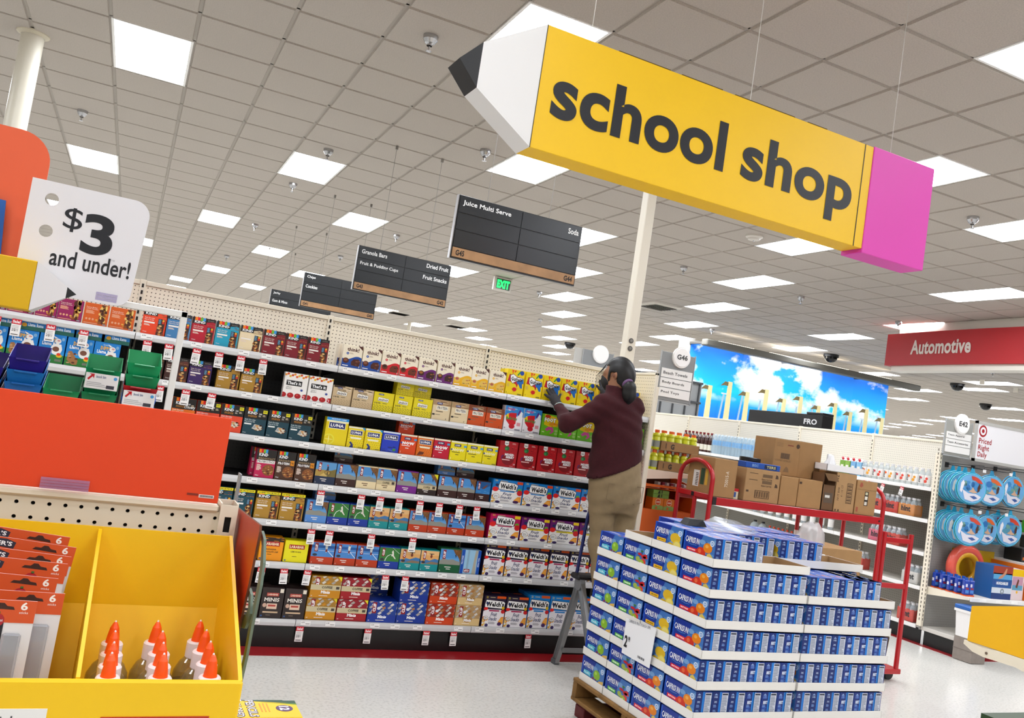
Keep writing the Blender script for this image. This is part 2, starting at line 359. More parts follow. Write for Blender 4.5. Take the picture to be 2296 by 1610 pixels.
def roll(p):
    p.R(0, .6, 1, 1, '#3f8fd0'); p.nuts(.05, .62, .6, .95, 8, ['#e8f2fa', '#8ec0e6'], 4, .12); p.T('Fruit Roll', .12, .82, .5, .93, '#d23a6a', .03)
    p.G([(.04, .6), (.3, .72), (.62, .74), (.64, .3), (.42, .14), (.1, .4)], '#c8202e'); p.G([(.06, .58), (.2, .7), (.24, .5), (.1, .42)], '#e3d12a'); p.E(.45, .18, .16, .1, '#b81a2c')
    p.T('Roll-Ups', .1, .4, .7, .56, '#2a8a4a', .05); p.G([(.66, .3), (.7, .7), (.8, .86), (.95, .78), (.98, .3)], '#f2f2f4'); p.G([(.68, .7), (.78, .9), (.86, .84), (.74, .62)], '#5a3a92'); p.R(.7, .22, .9, .36, '#e8a8b0'); p.T('10', .04, .06, .12, .13, '#20242e', .02); p.R(.62, .03, .92, .09, '#9a9aa4')
def foot(p):
    p.G([(.1, .98), (.95, .9), (.9, .55), (.5, .42), (.12, .5)], '#e2c522'); p.E(.3, .9, .16, .08, '#b83a22'); p.E(.66, .55, .26, .1, '#dd9a2a'); p.nuts(.4, .48, .92, .62, 8, ['#c97a2a', '#f0d23a'], 5, .14)
    p.T('FOOT', .1, .62, .8, .86, '#161616', .09); p.T('FOOT', .12, .64, .78, .84, '#ffffff', .05)
    p.G([(.2, .3), (.4, .44), (.66, .42), (.74, .24), (.6, .12), (.5, .12), (.6, .26), (.46, .3), (.34, .22)], '#c95a9a'); p.E(.86, .28, .09, .06, '#a3c878'); p.E(.86, .14, .09, .06, '#a3c878'); p.lines(.06, .14, .24, .2, 2, '#d8e8b0')
def luna(c, style):
    def f(p):
        p.R(0, .92, 1, 1, '#f6f3dc' if style != 'blue' else '#e6ecf4'); p.G([(.82, 1), (1, 1), (1, .84)], '#2aa0d8') if style == 'dots' else None
        if style in ('dots', 'odots'):
            for j in range(8):
                for i in range(7): p.E(.08+i*.14+(j % 2)*.06, .05+j*.1, .018, .016, '#2a2a3a', 6); p.l -= 1
            p.l += 1; p.G([(.15, .5), (.85, .5), (.8, .42), (.22, .42)], '#f6f3dc')
        if style == 'dots': p.G([(.18, 0), (.42, 0), (.38, .16), (.24, .28), (.14, .24), (.26, .12)], '#2a3a7a')
        if style == 'odots': p.G([(.06, .03), (.46, .1), (.5, .22), (.2, .24)], '#6a3216')
        if style == 'blue': p.nuts(.1, .05, .75, .3, 10, ['#27357e', '#5a74c8', '#1c2660'], 5, .16); p.E(.75, .14, .1, .06, '#4a8a4a')
        if style == 'big': p.R(0, .9, 1, 1, '#1e9be0'); p.T('VALUE PACK 12 BARS', .2, .93, .88, .97, '#ffffff', .02); p.R(0, .84, 1, .9, '#f3f1cf'); p.E(.2, .2, .26, .2, '#f4ea5a', 18); p.E(.2, .2, .2, .15, '#e8d22a', 18); p.E(.2, .2, .02, .16, '#f8f2a0', 8); p.E(.2, .2, .2, .012, '#f8f2a0', 8)
        if style in ('now', 'nowy'):
            p.R(.22, .72, .64, .86, '#20295e'); p.T('LUNA', .28, .75, .58, .83, '#ffffff', .03); p.R(.82, .72, 1, .82, '#5aa8d8')
            p.T('NOW', .12, .48, .88, .64, '#ffffff' if style == 'now' else '#f4eec0', .07); p.R(.02, .52, .12, .6, '#3a4a9a'); p.lines(.1, .4, .88, .45, 1, '#ffffff' if style == 'now' else '#5a5420'); p.lines(.34, .28, .66, .33, 1, '#ffffff' if style == 'now' else '#5a5420'); p.T('5', .06, .06, .1, .14, '#ffffff', .02)
        else: p.R(.12, .6, .88, .84, '#f6f3dc'); p.R(.14, .62, .86, .82, '#1f2a66'); p.T('LUNA', .2, .66, .8, .78, '#ffffff', .04)
        p.R(.7, .03, .95, .07, '#8a8440') if c.startswith('#e') else None
    return f
def berry(p):
    p.R(0, .82, .5, .98, '#9a1a22'); p.R(.24, .86, .46, 1, '#f4f0ec'); p.G([(.24, .86), (.35, .81), (.46, .86)], '#f4f0ec'); p.R(.27, .89, .43, .92, '#8a8a8a'); p.lines(.66, .88, .92, .95, 2, '#e8a8a4')
    p.E(.4, .72, .13, .09, '#2a6a3a'); p.E(.36, .7, .07, .05, '#4a9a5a'); p.nuts(.6, .62, .9, .8, 5, ['#7a1420', '#c83a3a'], 4, .12); p.E(.24, .36, .1, .1, '#6a2a6a'); p.E(.52, .3, .34, .22, '#7e1119', 18)
    p.T('MIXED', .32, .44, .84, .53, '#ffffff', .05); p.T('BERRY', .4, .34, .86, .43, '#ffffff', .05); p.lines(.2, .24, .86, .3, 1, '#f0c8c4'); p.T('10', .86, .1, .95, .16, '#ffffff', .02); p.lines(.66, .03, .94, .06, 1, '#e8a8a4')
def welch(c, badge, tall=False, red=False):
    def f(p):
        p.G([(0, 0), (1, 0), (1, .5), (.8, .56), (.2, .56), (0, .5)], '#f4f1ee' if not tall else '#f1eef0'); p.nuts(.0, .02, .2, .3, 6, ['#e6b04a', '#d88a2a', '#f0d48a'], 4, .3)
        p.T('22', .06, .92, .15, .985, '#e8cf4a', .02); p.lines(.24, .93, .6, .96, 1, '#d8c8a0')
        p.R(.8, .86, .99, .98, badge) if not tall else p.R(.56, .92, .98, 1, '#d8601f')
        v0 = .6 if not tall else .63; hh = .28 if not tall else .2
        out = [(.2, v0-.02), (.8, v0-.06), (.84, v0+hh*.8), (.72, v0+hh+.02), (.22, v0+hh+.06), (.18, v0+hh*.4)] if not tall else [(.03, v0-.01), (.95, v0-.05), (.99, v0+hh*.8), (.9, v0+hh+.01), (.06, v0+hh+.05), (.02, v0+hh*.4)]
        p.G(out, '#15131a'); cx = sum(a for a, b in out)/6; cy = sum(b for a, b in out)/6
        p.G([(cx+(a-cx)*.955, cy+(b-cy)*.9) for a, b in out], '#fbfaf8')
        if tall: p.T("Welch's", .08, v0+.02, .93, v0+hh-.015, '#111014', .05)
        else: p.T("Welch's", .25, v0+.02, .78, v0+hh-.03, '#111014', .05)
        if red: p.R(.24, .48, .82, .55, '#e8d03a'); p.lines(.28, .5, .78, .53, 1, '#6a7a2a')
        else: p.R(.26, .5, .74, .545, '#2a86c8' if c.startswith('#1') or c.startswith('#2') else '#a82a5a')
        p.T('Fruit', .36, .34, .64, .47, '#23305e', .02, 0, .03); p.T('Snacks', .28, .2, .66, .33, '#23305e', .02, 0, .03)
        p.E(.15, .28, .11, .12 if not tall else .07, '#3a3a44'); p.E(.15, .28, .1, .11 if not tall else .063, '#f6f4f2'); p.T('REAL', .09, .28, .21, .32, '#3a3a44', .02); p.T('FRUIT', .09, .22, .21, .26, '#3a3a44', .02)
        p.E(.1, .58, .1, .1 if not tall else .05, '#d8302a'); p.E(.14, .76, .06, .06 if not tall else .04, '#2a3560'); p.E(.9, .62, .07, .07 if not tall else .05, '#6aa83a' if not tall else '#e2c02a'); p.E(.92, .5, .1, .12 if not tall else .06, '#c8282e')
        p.G([(.74, .16), (.98, .1), (.98, .34), (.86, .32)], '#e8962a'); p.G([(.77, .18), (.95, .14), (.95, .29), (.86, .29)], '#f3b45a'); p.E(.82, .1, .1, .06, '#4a2a5a'); p.lines(.3, .08, .7, .16, 3, '#b8b4b8'); p.E(.22, .05, .08, .05, '#3a2a5a')
    return f
def clif(c, scene, coffee=False, tabc=None):
    def f(p):
        if scene == 'rock':
            p.R(.0, .3, 1, .97, '#74a9d8'); p.R(0, .6, 1, .97, '#5d99d2'); p.G([(0, .3), (1, .3), (1, .46), (.8, .5), (.62, .56), (.4, .52), (.2, .57), (0, .48)], '#9a9a92'); p.G([(.55, .97), (1, .97), (1, .42), (.93, .6), (.82, .72), (.7, .8), (.62, .93)], '#7a5632'); p.nuts(.74, .74, .98, .95, 8, ['#5c3d22', '#936d44'], 3, .14); p.G([(.72, .74), (.76, .78), (.79, .68), (.76, .62)], '#2a2430')
        elif scene == 'green':
            p.R(0, .3, 1, .97, '#3c7a3c'); p.G([(.3, .3), (.32, .44), (.4, .58), (.54, .66), (.72, .68), (.72, .665), (.55, .64), (.42, .56), (.35, .44), (.33, .3)], '#e8efe8'); p.G([(.6, .97), (.62, .97), (1, .72), (1, .7)], '#dfe8df'); p.G([(.6, .78), (.66, .86), (.7, .76), (.72, .62), (.84, .46), (.8, .45), (.66, .58), (.58, .58), (.64, .68)], '#e6e0d8'); p.E(.68, .88, .03, .03, '#3a2418')
        elif scene == 'desert':
            p.R(0, .3, 1, .97, '#e9b67a'); p.R(0, .75, 1, .97, '#f0c893'); p.G([(0, .3), (1, .3), (1, .56), (.78, .6), (.5, .5), (.3, .54), (0, .46)], '#4c7fb0'); p.G([(.2, .3), (1, .3), (1, .42), (.6, .46), (.4, .4)], '#8a7a66'); p.G([(.02, .3), (.24, .3), (.24, .62), (.2, .62), (.1, .4)], '#c9913f'); p.R(.46, .8, .72, .83, '#3a2a28'); p.E(.58, .7, .06, .08, '#7a3a2a'); p.E(.58, .8, .04, .04, '#2a2020')
        elif scene == 'tennis':
            p.R(0, .3, 1, .97, '#5a93d0'); p.R(0, .72, 1, .84, '#2c5f9e'); p.R(.3, .6, 1, .615, '#dfe8f2'); p.G([(.68, .62), (.71, .62), (1, .36), (1, .33)], '#eef3f8'); p.G([(.6, .9), (.64, .94), (.68, .86), (.72, .96), (.7, .82), (.68, .6), (.64, .5), (.62, .62), (.58, .78)], '#d9ded9'); p.R(.61, .56, .69, .68, '#7a2a2a'); p.E(.65, .9, .03, .03, '#3a2418')
        elif scene == 'bike':
            p.R(0, .34, 1, .97, '#6ea4d2'); p.R(0, .34, 1, .62, '#b79a58'); p.G([(.3, .34), (1, .34), (1, .7), (.7, .6)], '#7d7040'); p.G([(.2, .34), (.6, .34), (.5, .5), (.44, .5)], '#d8bd7a'); p.E(.52, .52, .07, .09, '#222222'); p.E(.66, .5, .07, .09, '#222222'); p.E(.52, .52, .05, .07, '#b79a58'); p.E(.66, .5, .05, .07, '#b79a58'); p.G([(.52, .6), (.56, .8), (.62, .78), (.64, .6)], '#23304a'); p.E(.56, .83, .035, .035, '#c83a2a')
        elif scene == 'dive':
            p.R(0, .36, 1, .97, '#3f86c4'); p.G([(0, .97), (1, .97), (1, .8), (.5, .6), (0, .7)], '#2a5f96'); p.nuts(.1, .38, .9, .5, 9, ['#7fb6de', '#5a9bd0'], 3, .12); p.G([(.4, .6), (.55, .72), (.8, .86), (.7, .7), (.6, .62)], '#7a4a3a')
        p.R(0, 0, 1, .33, c); p.R(0, .96, 1, 1, c)
        p.R(.13, .55, .27, .93, '#8a1a22'); p.T('CLIF', .15, .58, .25, .87, '#ffffff', .05, 90)
        if coffee: p.R(0, .26, 1, .44, '#d8c8a4'); p.T('COFFEE', .3, .3, .66, .4, '#241a14', .03); p.R(.78, .3, .92, .42, '#4a4038')
        p.lines(.28, .19, .74, .24, 1, '#f2ece6' if c != '#e9d9b4' else '#5a3a20'); p.lines(.36, .11, .66, .16, 1, '#f2ece6' if c != '#e9d9b4' else '#5a3a20'); p.T('6', .05, .04, .09, .1, '#f2ece6', .02)
        if scene in ('green', 'desert', 'tennis'): p.E(.17, .41, .1, .06, '#2f3440')
        if tabc: p.G([(.78, .98), (1, .98), (1, .74)], tabc)
    return f
def cside(p):
    p.R(0, 0, .16, 1, '#1f55a8'); p.T('FULL 12 PACK', .03, .4, .11, .75, '#ffffff', .02, 90); p.R(.3, 0, .4, 1, '#9ab8cc'); p.G([(.62, 0), (.82, 0), (.78, .5), (.84, 1), (.7, 1), (.66, .5)], '#b8b4a6'); p.R(.84, 0, 1, 1, '#1f55a8'); p.T('SIERRA TRAIL', .88, .3, .95, .7, '#e8eef4', .02, 90)
    p.R(.2, .06, .5, .2, '#8a1a22'); p.T('CLIF', .23, .09, .47, .17, '#ffffff', .04, 180)
def minis(c, w, coffee=False):
    def f(p):
        p.R(0, .36, 1, 1, w)
        k = 0
        for j in range(5):
            for i in range(7):
                u = .02+i*.16+(j % 2)*.08; v = .42+j*.135
                if coffee and v < .6: continue
                p.G([(u, v), (u+.06, v-.06), (u+.15, v+.03), (u+.09, v+.1)], ['#b9b3ac', w, '#d8d4ce', c][(i+j*2) % 4]); p.l -= 1
        p.l += 1; p.R(.14, .42, .28, .94, '#8a1a22'); p.T('CLIF', .16, .48, .26, .88, '#ffffff', .05, 90)
        if coffee: p.R(0, .36, 1, .6, '#d9cda9'); p.T('COFFEE', .36, .43, .72, .55, '#2a1c14', .04); p.R(.84, .42, .95, .54, '#4a4038'); p.G([(.86, 1), (1, 1), (1, .8)], '#e8dd30')
        else: p.E(.36, .66, .06, .07, '#dfe6ec'); p.G([(.5, .62), (.6, .66), (.58, .76), (.48, .7)], '#b07a4a')
        p.G([(.3, .36), (.36, .2), (.5, .14), (.66, .2), (.7, .36)], c); p.T('Minis', .36, .2, .66, .34, '#ffffff', .05); p.lines(.3, .08, .74, .12, 1, '#f4e8dc'); p.T('20', .04, .06, .09, .12, '#f4e8dc', .02)
    return f
def lara(c, dots):
    def f(p):
        if dots:
            p.R(0, .82, 1, 1, '#2a1a14'); p.nuts(0, .84, 1, 1, 9, [c], 3, .09)
        p.R(.18, .62, .84, .82, '#a8221e'); p.T('LARABAR', .21, .66, .81, .78, '#f6e6c8', .04); p.T('BANANA' if dots else 'LEMON BAR', .28, .45, .72, .52, '#3a2a14', .02)
        if dots: p.T('CHOCOLATE CHIP', .16, .34, .82, .41, '#3a2a14', .03)
        p.lines(.36, .24, .64, .28, 1, '#6a5a1a'); p.R(.04, .05, .12, .1, '#2a5a9a')
    return f
def lmini(p):
    p.R(.8, .84, .96, .97, '#ece4d4'); p.R(.22, .72, .76, .83, '#b0473f'); p.T('LARABAR', .26, .745, .72, .805, '#f4e0cc', .03); p.T('MINIS', .14, .54, .82, .67, '#f4efe6', .03)
    p.E(.18, .42, .09, .07, '#d9b8a4'); p.R(.28, .3, .74, .48, '#e6cdb8'); p.R(.34, .38, .68, .44, '#b0473f'); p.R(.14, .17, .82, .22, '#dcc3a4'); p.R(.06, .05, .14, .1, '#3a5a8a'); p.lines(.3, .08, .6, .11, 1, '#8a7a6a')
def capri(kindname, tabc, fruit):
    def f(p):
        p.G([(.42, 0), (1, 0), (1, 1), (.6, 1), (.5, .6)], '#4a7ab8'); p.nuts(.5, .1, .98, .95, 16, ['#6a98cc', '#3a68a8', '#82a8d4', '#32609e'], 5, .13); p.R(0, 0, .06, 1, '#0d4fae')
        p.T('CAPRISUN', .05, .6, .5, .82, '#ffffff', .015); p.G([(.14, .56), (.28, .53), (.42, .55), (.42, .57), (.28, .55), (.14, .58)], '#5a8fd0')
        if kindname == 'pacific': p.G([(.1, .32), (.18, .3), (.44, .3), (.42, .44), (.5, .46), (.34, .5), (.12, .47)], '#67c4d8'); p.T('Pacific', .14, .35, .38, .44, '#e8f8fa', .02)
        else: p.R(.12, .3, .44, .43, tabc); p.T(kindname, .16, .335, .4, .395, '#ffffff' if tabc != '#f0c02a' else '#4a3a10', .03)
        p.lines(.12, .16, .4, .24, 2, '#3f74c0')
        if fruit == 'apple': p.E(.68, .52, .14, .2, '#8db83a', 18); p.E(.64, .58, .05, .07, '#b4d866', 10); p.nuts(.48, .14, .68, .36, 10, ['#6a1a34', '#8a2a44'], 4, .16); p.G([(.66, .1), (.98, .12), (.98, .42), (.8, .34)], '#e2bd6a'); p.E(.78, .14, .07, .1, '#c8202c')
        elif fruit == 'kiwi': p.nuts(.55, .12, .95, .72, 9, ['#c8242c', '#d84a3c', '#b81a24'], 6, .16); p.E(.74, .26, .11, .15, '#9fb84a', 14); p.E(.74, .26, .04, .06, '#e6e8b0', 8); p.E(.6, .4, .08, .1, '#a8b85a'); p.G([(.66, .76), (.72, .68), (.8, .78)], '#3f7a32')
        elif fruit == 'lemon': p.E(.76, .56, .18, .2, '#dcb83a', 18); p.E(.83, .28, .14, .22, '#e8cf4c', 18); p.E(.83, .28, .11, .17, '#f0e08a', 16); p.E(.62, .2, .13, .16, '#d0b02e', 14)
        else: p.E(.58, .33, .15, .22, '#c8381f', 18); p.E(.54, .4, .05, .08, '#e0724a'); p.E(.78, .58, .14, .18, '#e08a22', 18); p.E(.75, .63, .05, .06, '#f0b45c'); p.G([(.74, .06), (.92, .0), (.96, .3), (.86, .42), (.78, .36)], '#dfc86e'); p.E(.86, .08, .09, .06, '#5a2430')
        p.E(.9, .78, .065, .11, '#dfe9f4', 16); p.E(.9, .78, .045, .075, '#7fa6d4', 14); p.T('10', .875, .74, .925, .82, '#ffffff', .02)
        p.face = 'right'; p.l = 0
        p.R(0, 0, .5, 1, '#0a2568'); p.R(.42, 0, .55, 1, '#1f7fd0'); p.T('OVER', .1, .78, .32, .85, '#c8d8f0', .02); p.G([(.1, .88), (.21, .95), (.32, .88)], '#9fb8e0'); p.T('30%', .14, .6, .3, .68, '#c8d8f0', .02); p.lines(.1, .44, .34, .54, 3, '#7f9cd0'); p.T('NO', .12, .14, .32, .24, '#d8e4f6', .03); p.lines(.1, .28, .34, .36, 2, '#7f9cd0')
        p.R(.57, .03, .96, .97, '#cfd2dc'); p.R(.6, .88, .93, .94, '#3a3f50'); p.lines(.6, .1, .92, .84, 13, '#9aa2b4', 5)
        p.face = 'top'; p.l = 0; p.R(.02, .04, .98, .96, '#2a5cb4'); p.nuts(.5, .1, .98, .9, 9, ['#d8b25a', '#7fa6dc', '#c85a3a', '#5a8ad0'], 8, .15); p.T('CAPRISUN', .08, .4, .46, .66, '#ffffff', .02)
    return f
def capri_best(p):
    p.face = 'right'; p.l = 0; p.R(0, 0, 1, 1, '#0c2f80'); p.R(.52, 0, .64, 1, '#1f8fe0'); p.T('BEST', .14, .56, .42, .68, '#e8eefa', .04); p.lines(.1, .2, .44, .5, 6, '#3f68b8'); p.lines(.1, .74, .44, .88, 3, '#3f68b8'); p.lines(.7, .3, .94, .8, 8, '#5a80c8'); p.T('IT IS ALL', .68, .14, .96, .24, '#e8eefa', .02); p.T('all natural', .1, .06, .46, .14, '#dfe8f8', .02)
    p.face = 'top'; p.l = 0; p.R(.02, .04, .98, .96, '#2a5cb4'); p.nuts(.5, .1, .98, .9, 9, ['#d8b25a', '#7fa6dc', '#c85a3a', '#5a8ad0'], 8, .15)
T_ = {   # design: plain description, height, depth, base colour, painter
 'mag': ('magenta oat bar box', .125, .06, '#94245f', bar2('', 3)), 'orn': ('burnt orange peanut bar box', .125, .06, '#cf6424', bar2('', 5)),
 'k_red': ('orange red and black nut bar box', .153, .07, '#e2502a', kind('#e2502a')), 'k_blu': ('steel blue and black nut bar box', .153, .07, '#4f86b4', kind('#4f86b4')),
 'k_crim': ('crimson and black nut bar box', .153, .07, '#b01a34', kind('#b01a34')), 'k_cyan': ('cyan and black nut bar box', .153, .07, '#2ea3bf', kind('#2ea3bf')),
 'k_cream': ('cream and black nut bar box', .153, .07, '#ead9b8', kind('#d8c6a4')), 'k_mar': ('maroon and black nut bar box', .153, .07, '#7a1828', kind('#7a1828')),
 'k_brn': ('dark brown nut bar box', .145, .07, '#40201a', kind('#5a3224')), 'k_pur': ('purple and black nut bar box', .145, .07, '#3d235e', kind('#3d235e')), 'k_gold': ('golden tan nut bar box', .145, .07, '#b08a3a', kind('#b08a3a')),
 't_blu': ('white and blue protein bar box', .15, .07, '#f3ead6', think('#1d4f9a', ('#4a2016', '#8a5a44'))), 't_red': ('white and red protein bar box', .15, .07, '#f3ead6', think('#c8232e', ('#6a3218', '#2a1410'))),
 't_pur': ('white and purple protein bar box', .15, .07, '#f3ead6', think('#6a2470', ('#3a1a14', '#a06a34'))), 't_yel': ('white and yellow lemon bar box', .15, .07, '#f6eeda', think('#eab822', ('#e9c66a', '#b86a5a'))),
 'gush': ('bright yellow fruit candy box', .182, .06, '#f2d81a', gush), 'llama': ('blue and green granola bar box with white animal', .165, .07, '#1f86cc', llama),
 'thats': ('white fruit bar box with red apples', .163, .05, '#f7f4f0', thats), 'pm_bei': ('beige small bar box with white name tag', .128, .09, '#d9c3a0', pmini('', '#b09a78', True)), 'pm_yel': ('yellow small bar box with white name tag', .128, .09, '#e8d92c', pmini('', '#8a8430', False)),
 'pr_bei': ('cream protein box with wavy tan top', .14, .07, '#e4d3b2', prot('', '#b89a76')), 'pr_orn': ('orange protein box with brown top', .14, .07, '#c9571f', prot('', '#7a4226')),
 'roll': ('blue and white fruit roll box', .175, .06, '#f0eef2', roll), 'foot': ('green and yellow fruit ribbon box', .158, .07, '#6fb52e', foot),
 'km_orn': ('black chewy bar box with orange front', .168, .07, '#e0761f', kmini('', True, False)), 'km_red': ('black small bar box with coral red front', .168, .07, '#e0563a', kmini('')), 'km_teal': ('black small bar box with dark teal front', .168, .07, '#123f4c', kmini('')),
 'l_big': ('large yellow lemon value box with blue top', .178, .07, '#efd92a', luna('', 'big')), 'l_yel': ('yellow dotted bar box with blue name plate', .137, .07, '#f0da2a', luna('#e', 'dots')), 'l_blu': ('royal blue blueberry bar box', .137, .07, '#2c46b8', luna('#2', 'blue')),
 'l_now_o': ('orange bar box with white wording', .134, .07, '#d8501f', luna('#d', 'now')), 'l_orn': ('orange dotted bar box with blue name plate', .134, .07, '#df7a22', luna('#d', 'odots')), 'l_now_r': ('raspberry red bar box with white wording', .134, .07, '#bf1a3c', luna('#b', 'now')), 'l_now_y': ('lemon yellow bar box with pale wording', .134, .07, '#efdf22', luna('#e', 'nowy')),
 'berry': ('dark red berry snack box with green leaf', .183, .08, '#b01c26', berry),
 'kb_pink': ('black and pink breakfast bar box', .178, .07, '#c0245a', kbrk('', True)), 'kb_brn': ('black and brown breakfast bar box', .178, .07, '#4a2e1e', kbrk('', False)),
 'c_bike': ('navy energy bar box with cyclist picture', .148, .08, '#23304a', clif('#23304a', 'bike')), 'c_dk': ('dark brown energy bar box with climber picture', .148, .08, '#3a1f1a', clif('#3a1f1a', 'rock')), 'c_tan': ('tan energy bar box with climber picture', .148, .08, '#e9d9b4', clif('#e9d9b4', 'rock')), 'c_cof': ('cream coffee energy bar box', .148, .08, '#e9d9b4', clif('#e9d9b4', 'rock', True)), 'c_pur': ('purple energy bar box with climber picture', .148, .08, '#7a2a8a', clif('#7a2a8a', 'rock')), 'c_cofd': ('black coffee energy bar box', .148, .08, '#2a1c18', clif('#2a1c18', 'rock', True, '#e8dd30')), 'c_div': ('blue energy bar box with diver picture', .14, .08, '#3a1f1a', clif('#3a1f1a', 'dive')),
 'c_lb': ('light blue energy bar box with climber picture', .143, .08, '#6a9bd8', clif('#6a9bd8', 'rock')), 'c_grn': ('green energy bar box with runner picture', .143, .08, '#1d3f98', clif('#1d3f98', 'green')), 'c_teal': ('teal energy bar box with orange desert picture', .143, .08, '#1a8f92', clif('#1a8f92', 'desert')), 'c_red': ('rust red energy bar box with climber picture', .143, .08, '#b8431f', clif('#b8431f', 'rock')), 'c_ten': ('rust and blue energy bar box with tennis picture', .143, .08, '#b8431f', clif('#b8431f', 'tennis')), 'c_dgr': ('dark green energy bar box with climber picture', .165, .08, '#1d5a3a', clif('#1d5a3a', 'rock')), 'c_side': ('pale blue energy bar box turned on its side', .165, .08, '#a9cfe8', cside),
 'w_blu': ('blue fruit snack box with orange slice', .165, .09, '#1e86cc', welch('#1e86cc', '#d8501f')), 'w_mag': ('magenta fruit snack box with yellow badge', .172, .09, '#b81a5e', welch('#b81a5e', '#f0d22a')), 'w_pur': ('purple fruit snack box with yellow badge', .168, .09, '#6a1a6a', welch('#6a1a6a', '#f0d22a', False, True)), 'w_dk': ('tall dark plum fruit snack box', .215, .1, '#2a2036', welch('#332', '#d8601f', True)), 'w_bl': ('tall bright blue fruit snack box', .235, .1, '#1e86cc', welch('#1e86cc', '#d8601f', True)),
 'kv_teal': ('teal nut bar value pack with yellow band', .168, .08, '#124a58', kval('#124a58')), 'kv_gold': ('gold nut bar value pack with yellow band', .168, .08, '#b08a3a', kval('#b08a3a')),
 'lar_o': ('orange fruit bar box with brown dots', .145, .1, '#f0a01e', lara('#f0a01e', True)), 'lar_y': ('lime yellow fruit bar box', .135, .1, '#efe42a', lara('', False)), 'lm': ('black small fruit bar box with red band', .19, .07, '#2c211f', lmini),
 'm_gold': ('gold and tan coffee bar multipack', .14, .16, '#c98f22', minis('#c98f22', '#a8823a', True)), 'm_red': ('dark red coffee bar multipack', .14, .16, '#9a1424', minis('#9a1424', '#8a1c2c', True)), 'm_blu': ('blue bar multipack with woven wrappers', .14, .16, '#17398e', minis('#17398e', '#24468e')), 'm_orn': ('rust orange bar multipack with woven wrappers', .14, .16, '#c4481c', minis('#c4481c', '#8a3420')), 'm_bei': ('beige bar multipack with woven wrappers', .14, .16, '#e2c692', minis('#b08a58', '#b89a72')),
}
_pk = {}
def pack_mesh(t, w):
    k = (t, math.floor(w*250+1e-6)/250)
    if k not in _pk:
        de, h, d, base, fn = T_[t]; p = Pk(k[1]-0.002, h, d, base); fn(p); o = p.build('snack_box'); _pk[k] = o.data
        bpy.data.objects.remove(o)
    return _pk[k]
def put_pack(t, x, y, z, w, label, group=None, rz=0.0):
    o = bpy.data.objects.new('snack_box', pack_mesh(t, w)); COL.objects.link(o); o.location = (x, y, z); o.rotation_euler = (0, 0, rz)
    return tag(o, label, 'box', group)
# ------------------------------------------------------------------ the room
CZ = 4.234
def floor_material():
    m = bpy.data.materials.new('polished_speckled_vinyl'); m.use_nodes = True; nt = m.node_tree; b = nt.nodes['Principled BSDF']
    tc = nt.nodes.new('ShaderNodeTexCoord'); n = nt.nodes.new('ShaderNodeTexNoise'); n.inputs['Scale'].default_value = 55; n.inputs['Detail'].default_value = 4
    nt.links.new(tc.outputs['Object'], n.inputs['Vector']); cr = nt.nodes.new('ShaderNodeValToRGB')
    cr.color_ramp.elements[0].position = 0.36; cr.color_ramp.elements[0].color = (*lin('#cbc9c2'), 1); cr.color_ramp.elements[1].position = 0.5; cr.color_ramp.elements[1].color = (*lin('#dbd9d2'), 1)
    nt.links.new(n.outputs['Fac'], cr.inputs[0]); nt.links.new(cr.outputs[0], b.inputs['Base Color'])
    n2 = nt.nodes.new('ShaderNodeTexNoise'); n2.inputs['Scale'].default_value = 1.6; nt.links.new(tc.outputs['Object'], n2.inputs['Vector'])
    mp = nt.nodes.new('ShaderNodeMapRange'); mp.inputs['To Min'].default_value = 0.12; mp.inputs['To Max'].default_value = 0.3
    nt.links.new(n2.outputs['Fac'], mp.inputs['Value']); nt.links.new(mp.outputs[0], b.inputs['Roughness']); return m
X0, X1, Y0, Y1 = -12.0, 46.0, -7.0, 48.0
b = MB(); b.box(X0, Y0, -0.1, X1, Y1, 0, floor_material()); tag(b.build('floor'), 'glossy white speckled shop floor', kind='structure')
WALLP = M('#d4d1cb', 0.7, noise=0.03, scale=3)
for nm, q in (('wall_left', (X0-.1, Y0, 0, X0, Y1, CZ+.2)), ('wall_right', (X1, Y0, 0, X1+.1, Y1, CZ+.2)), ('wall_back', (X0, Y1, 0, X1, Y1+.1, CZ+.2)), ('wall_front', (X0, Y0-.1, 0, X1, Y0, CZ+.2))):
    b = MB(); b.box(*q, WALLP); tag(b.build(nm), 'plain pale grey shop wall', kind='structure')
OX, OY, TH = -0.11784878, 7.87347722, -0.01829091
CU, SU = math.cos(TH), math.sin(TH)
def cpt(i, j): return OX+.61*(i*CU-j*SU), OY+.61*(i*SU+j*CU)      # ceiling lattice, in tiles
LIGHTS = [(0, 0), (6, 0), (12, 0), (3, 4), (9, 4), (14, 4), (20, 4), (-1, 8), (5, 8), (11, 8), (16, 8), (21, 8), (2, 12), (9, 12), (13, 12), (18, 12), (23, 12), (0, 20), (4, 16), (15, 16), (20, 16), (6, 20), (17, 20), (21, 20), (3, 24), (14, 24), (19, 24), (2, 31), (5, 28), (11, 27), (16, 28), (21, 28), (14, 31), (18, 32), (23, 32),
          (4, -4), (10, -4), (13, -4), (8, -8), (29, 14), (34, 16), (33, 12), (40, 16), (31, 10), (28, 20), (33, 22), (38, 24), (26, 26), (44, 12), (46, 20)]
NVIS = len(LIGHTS)
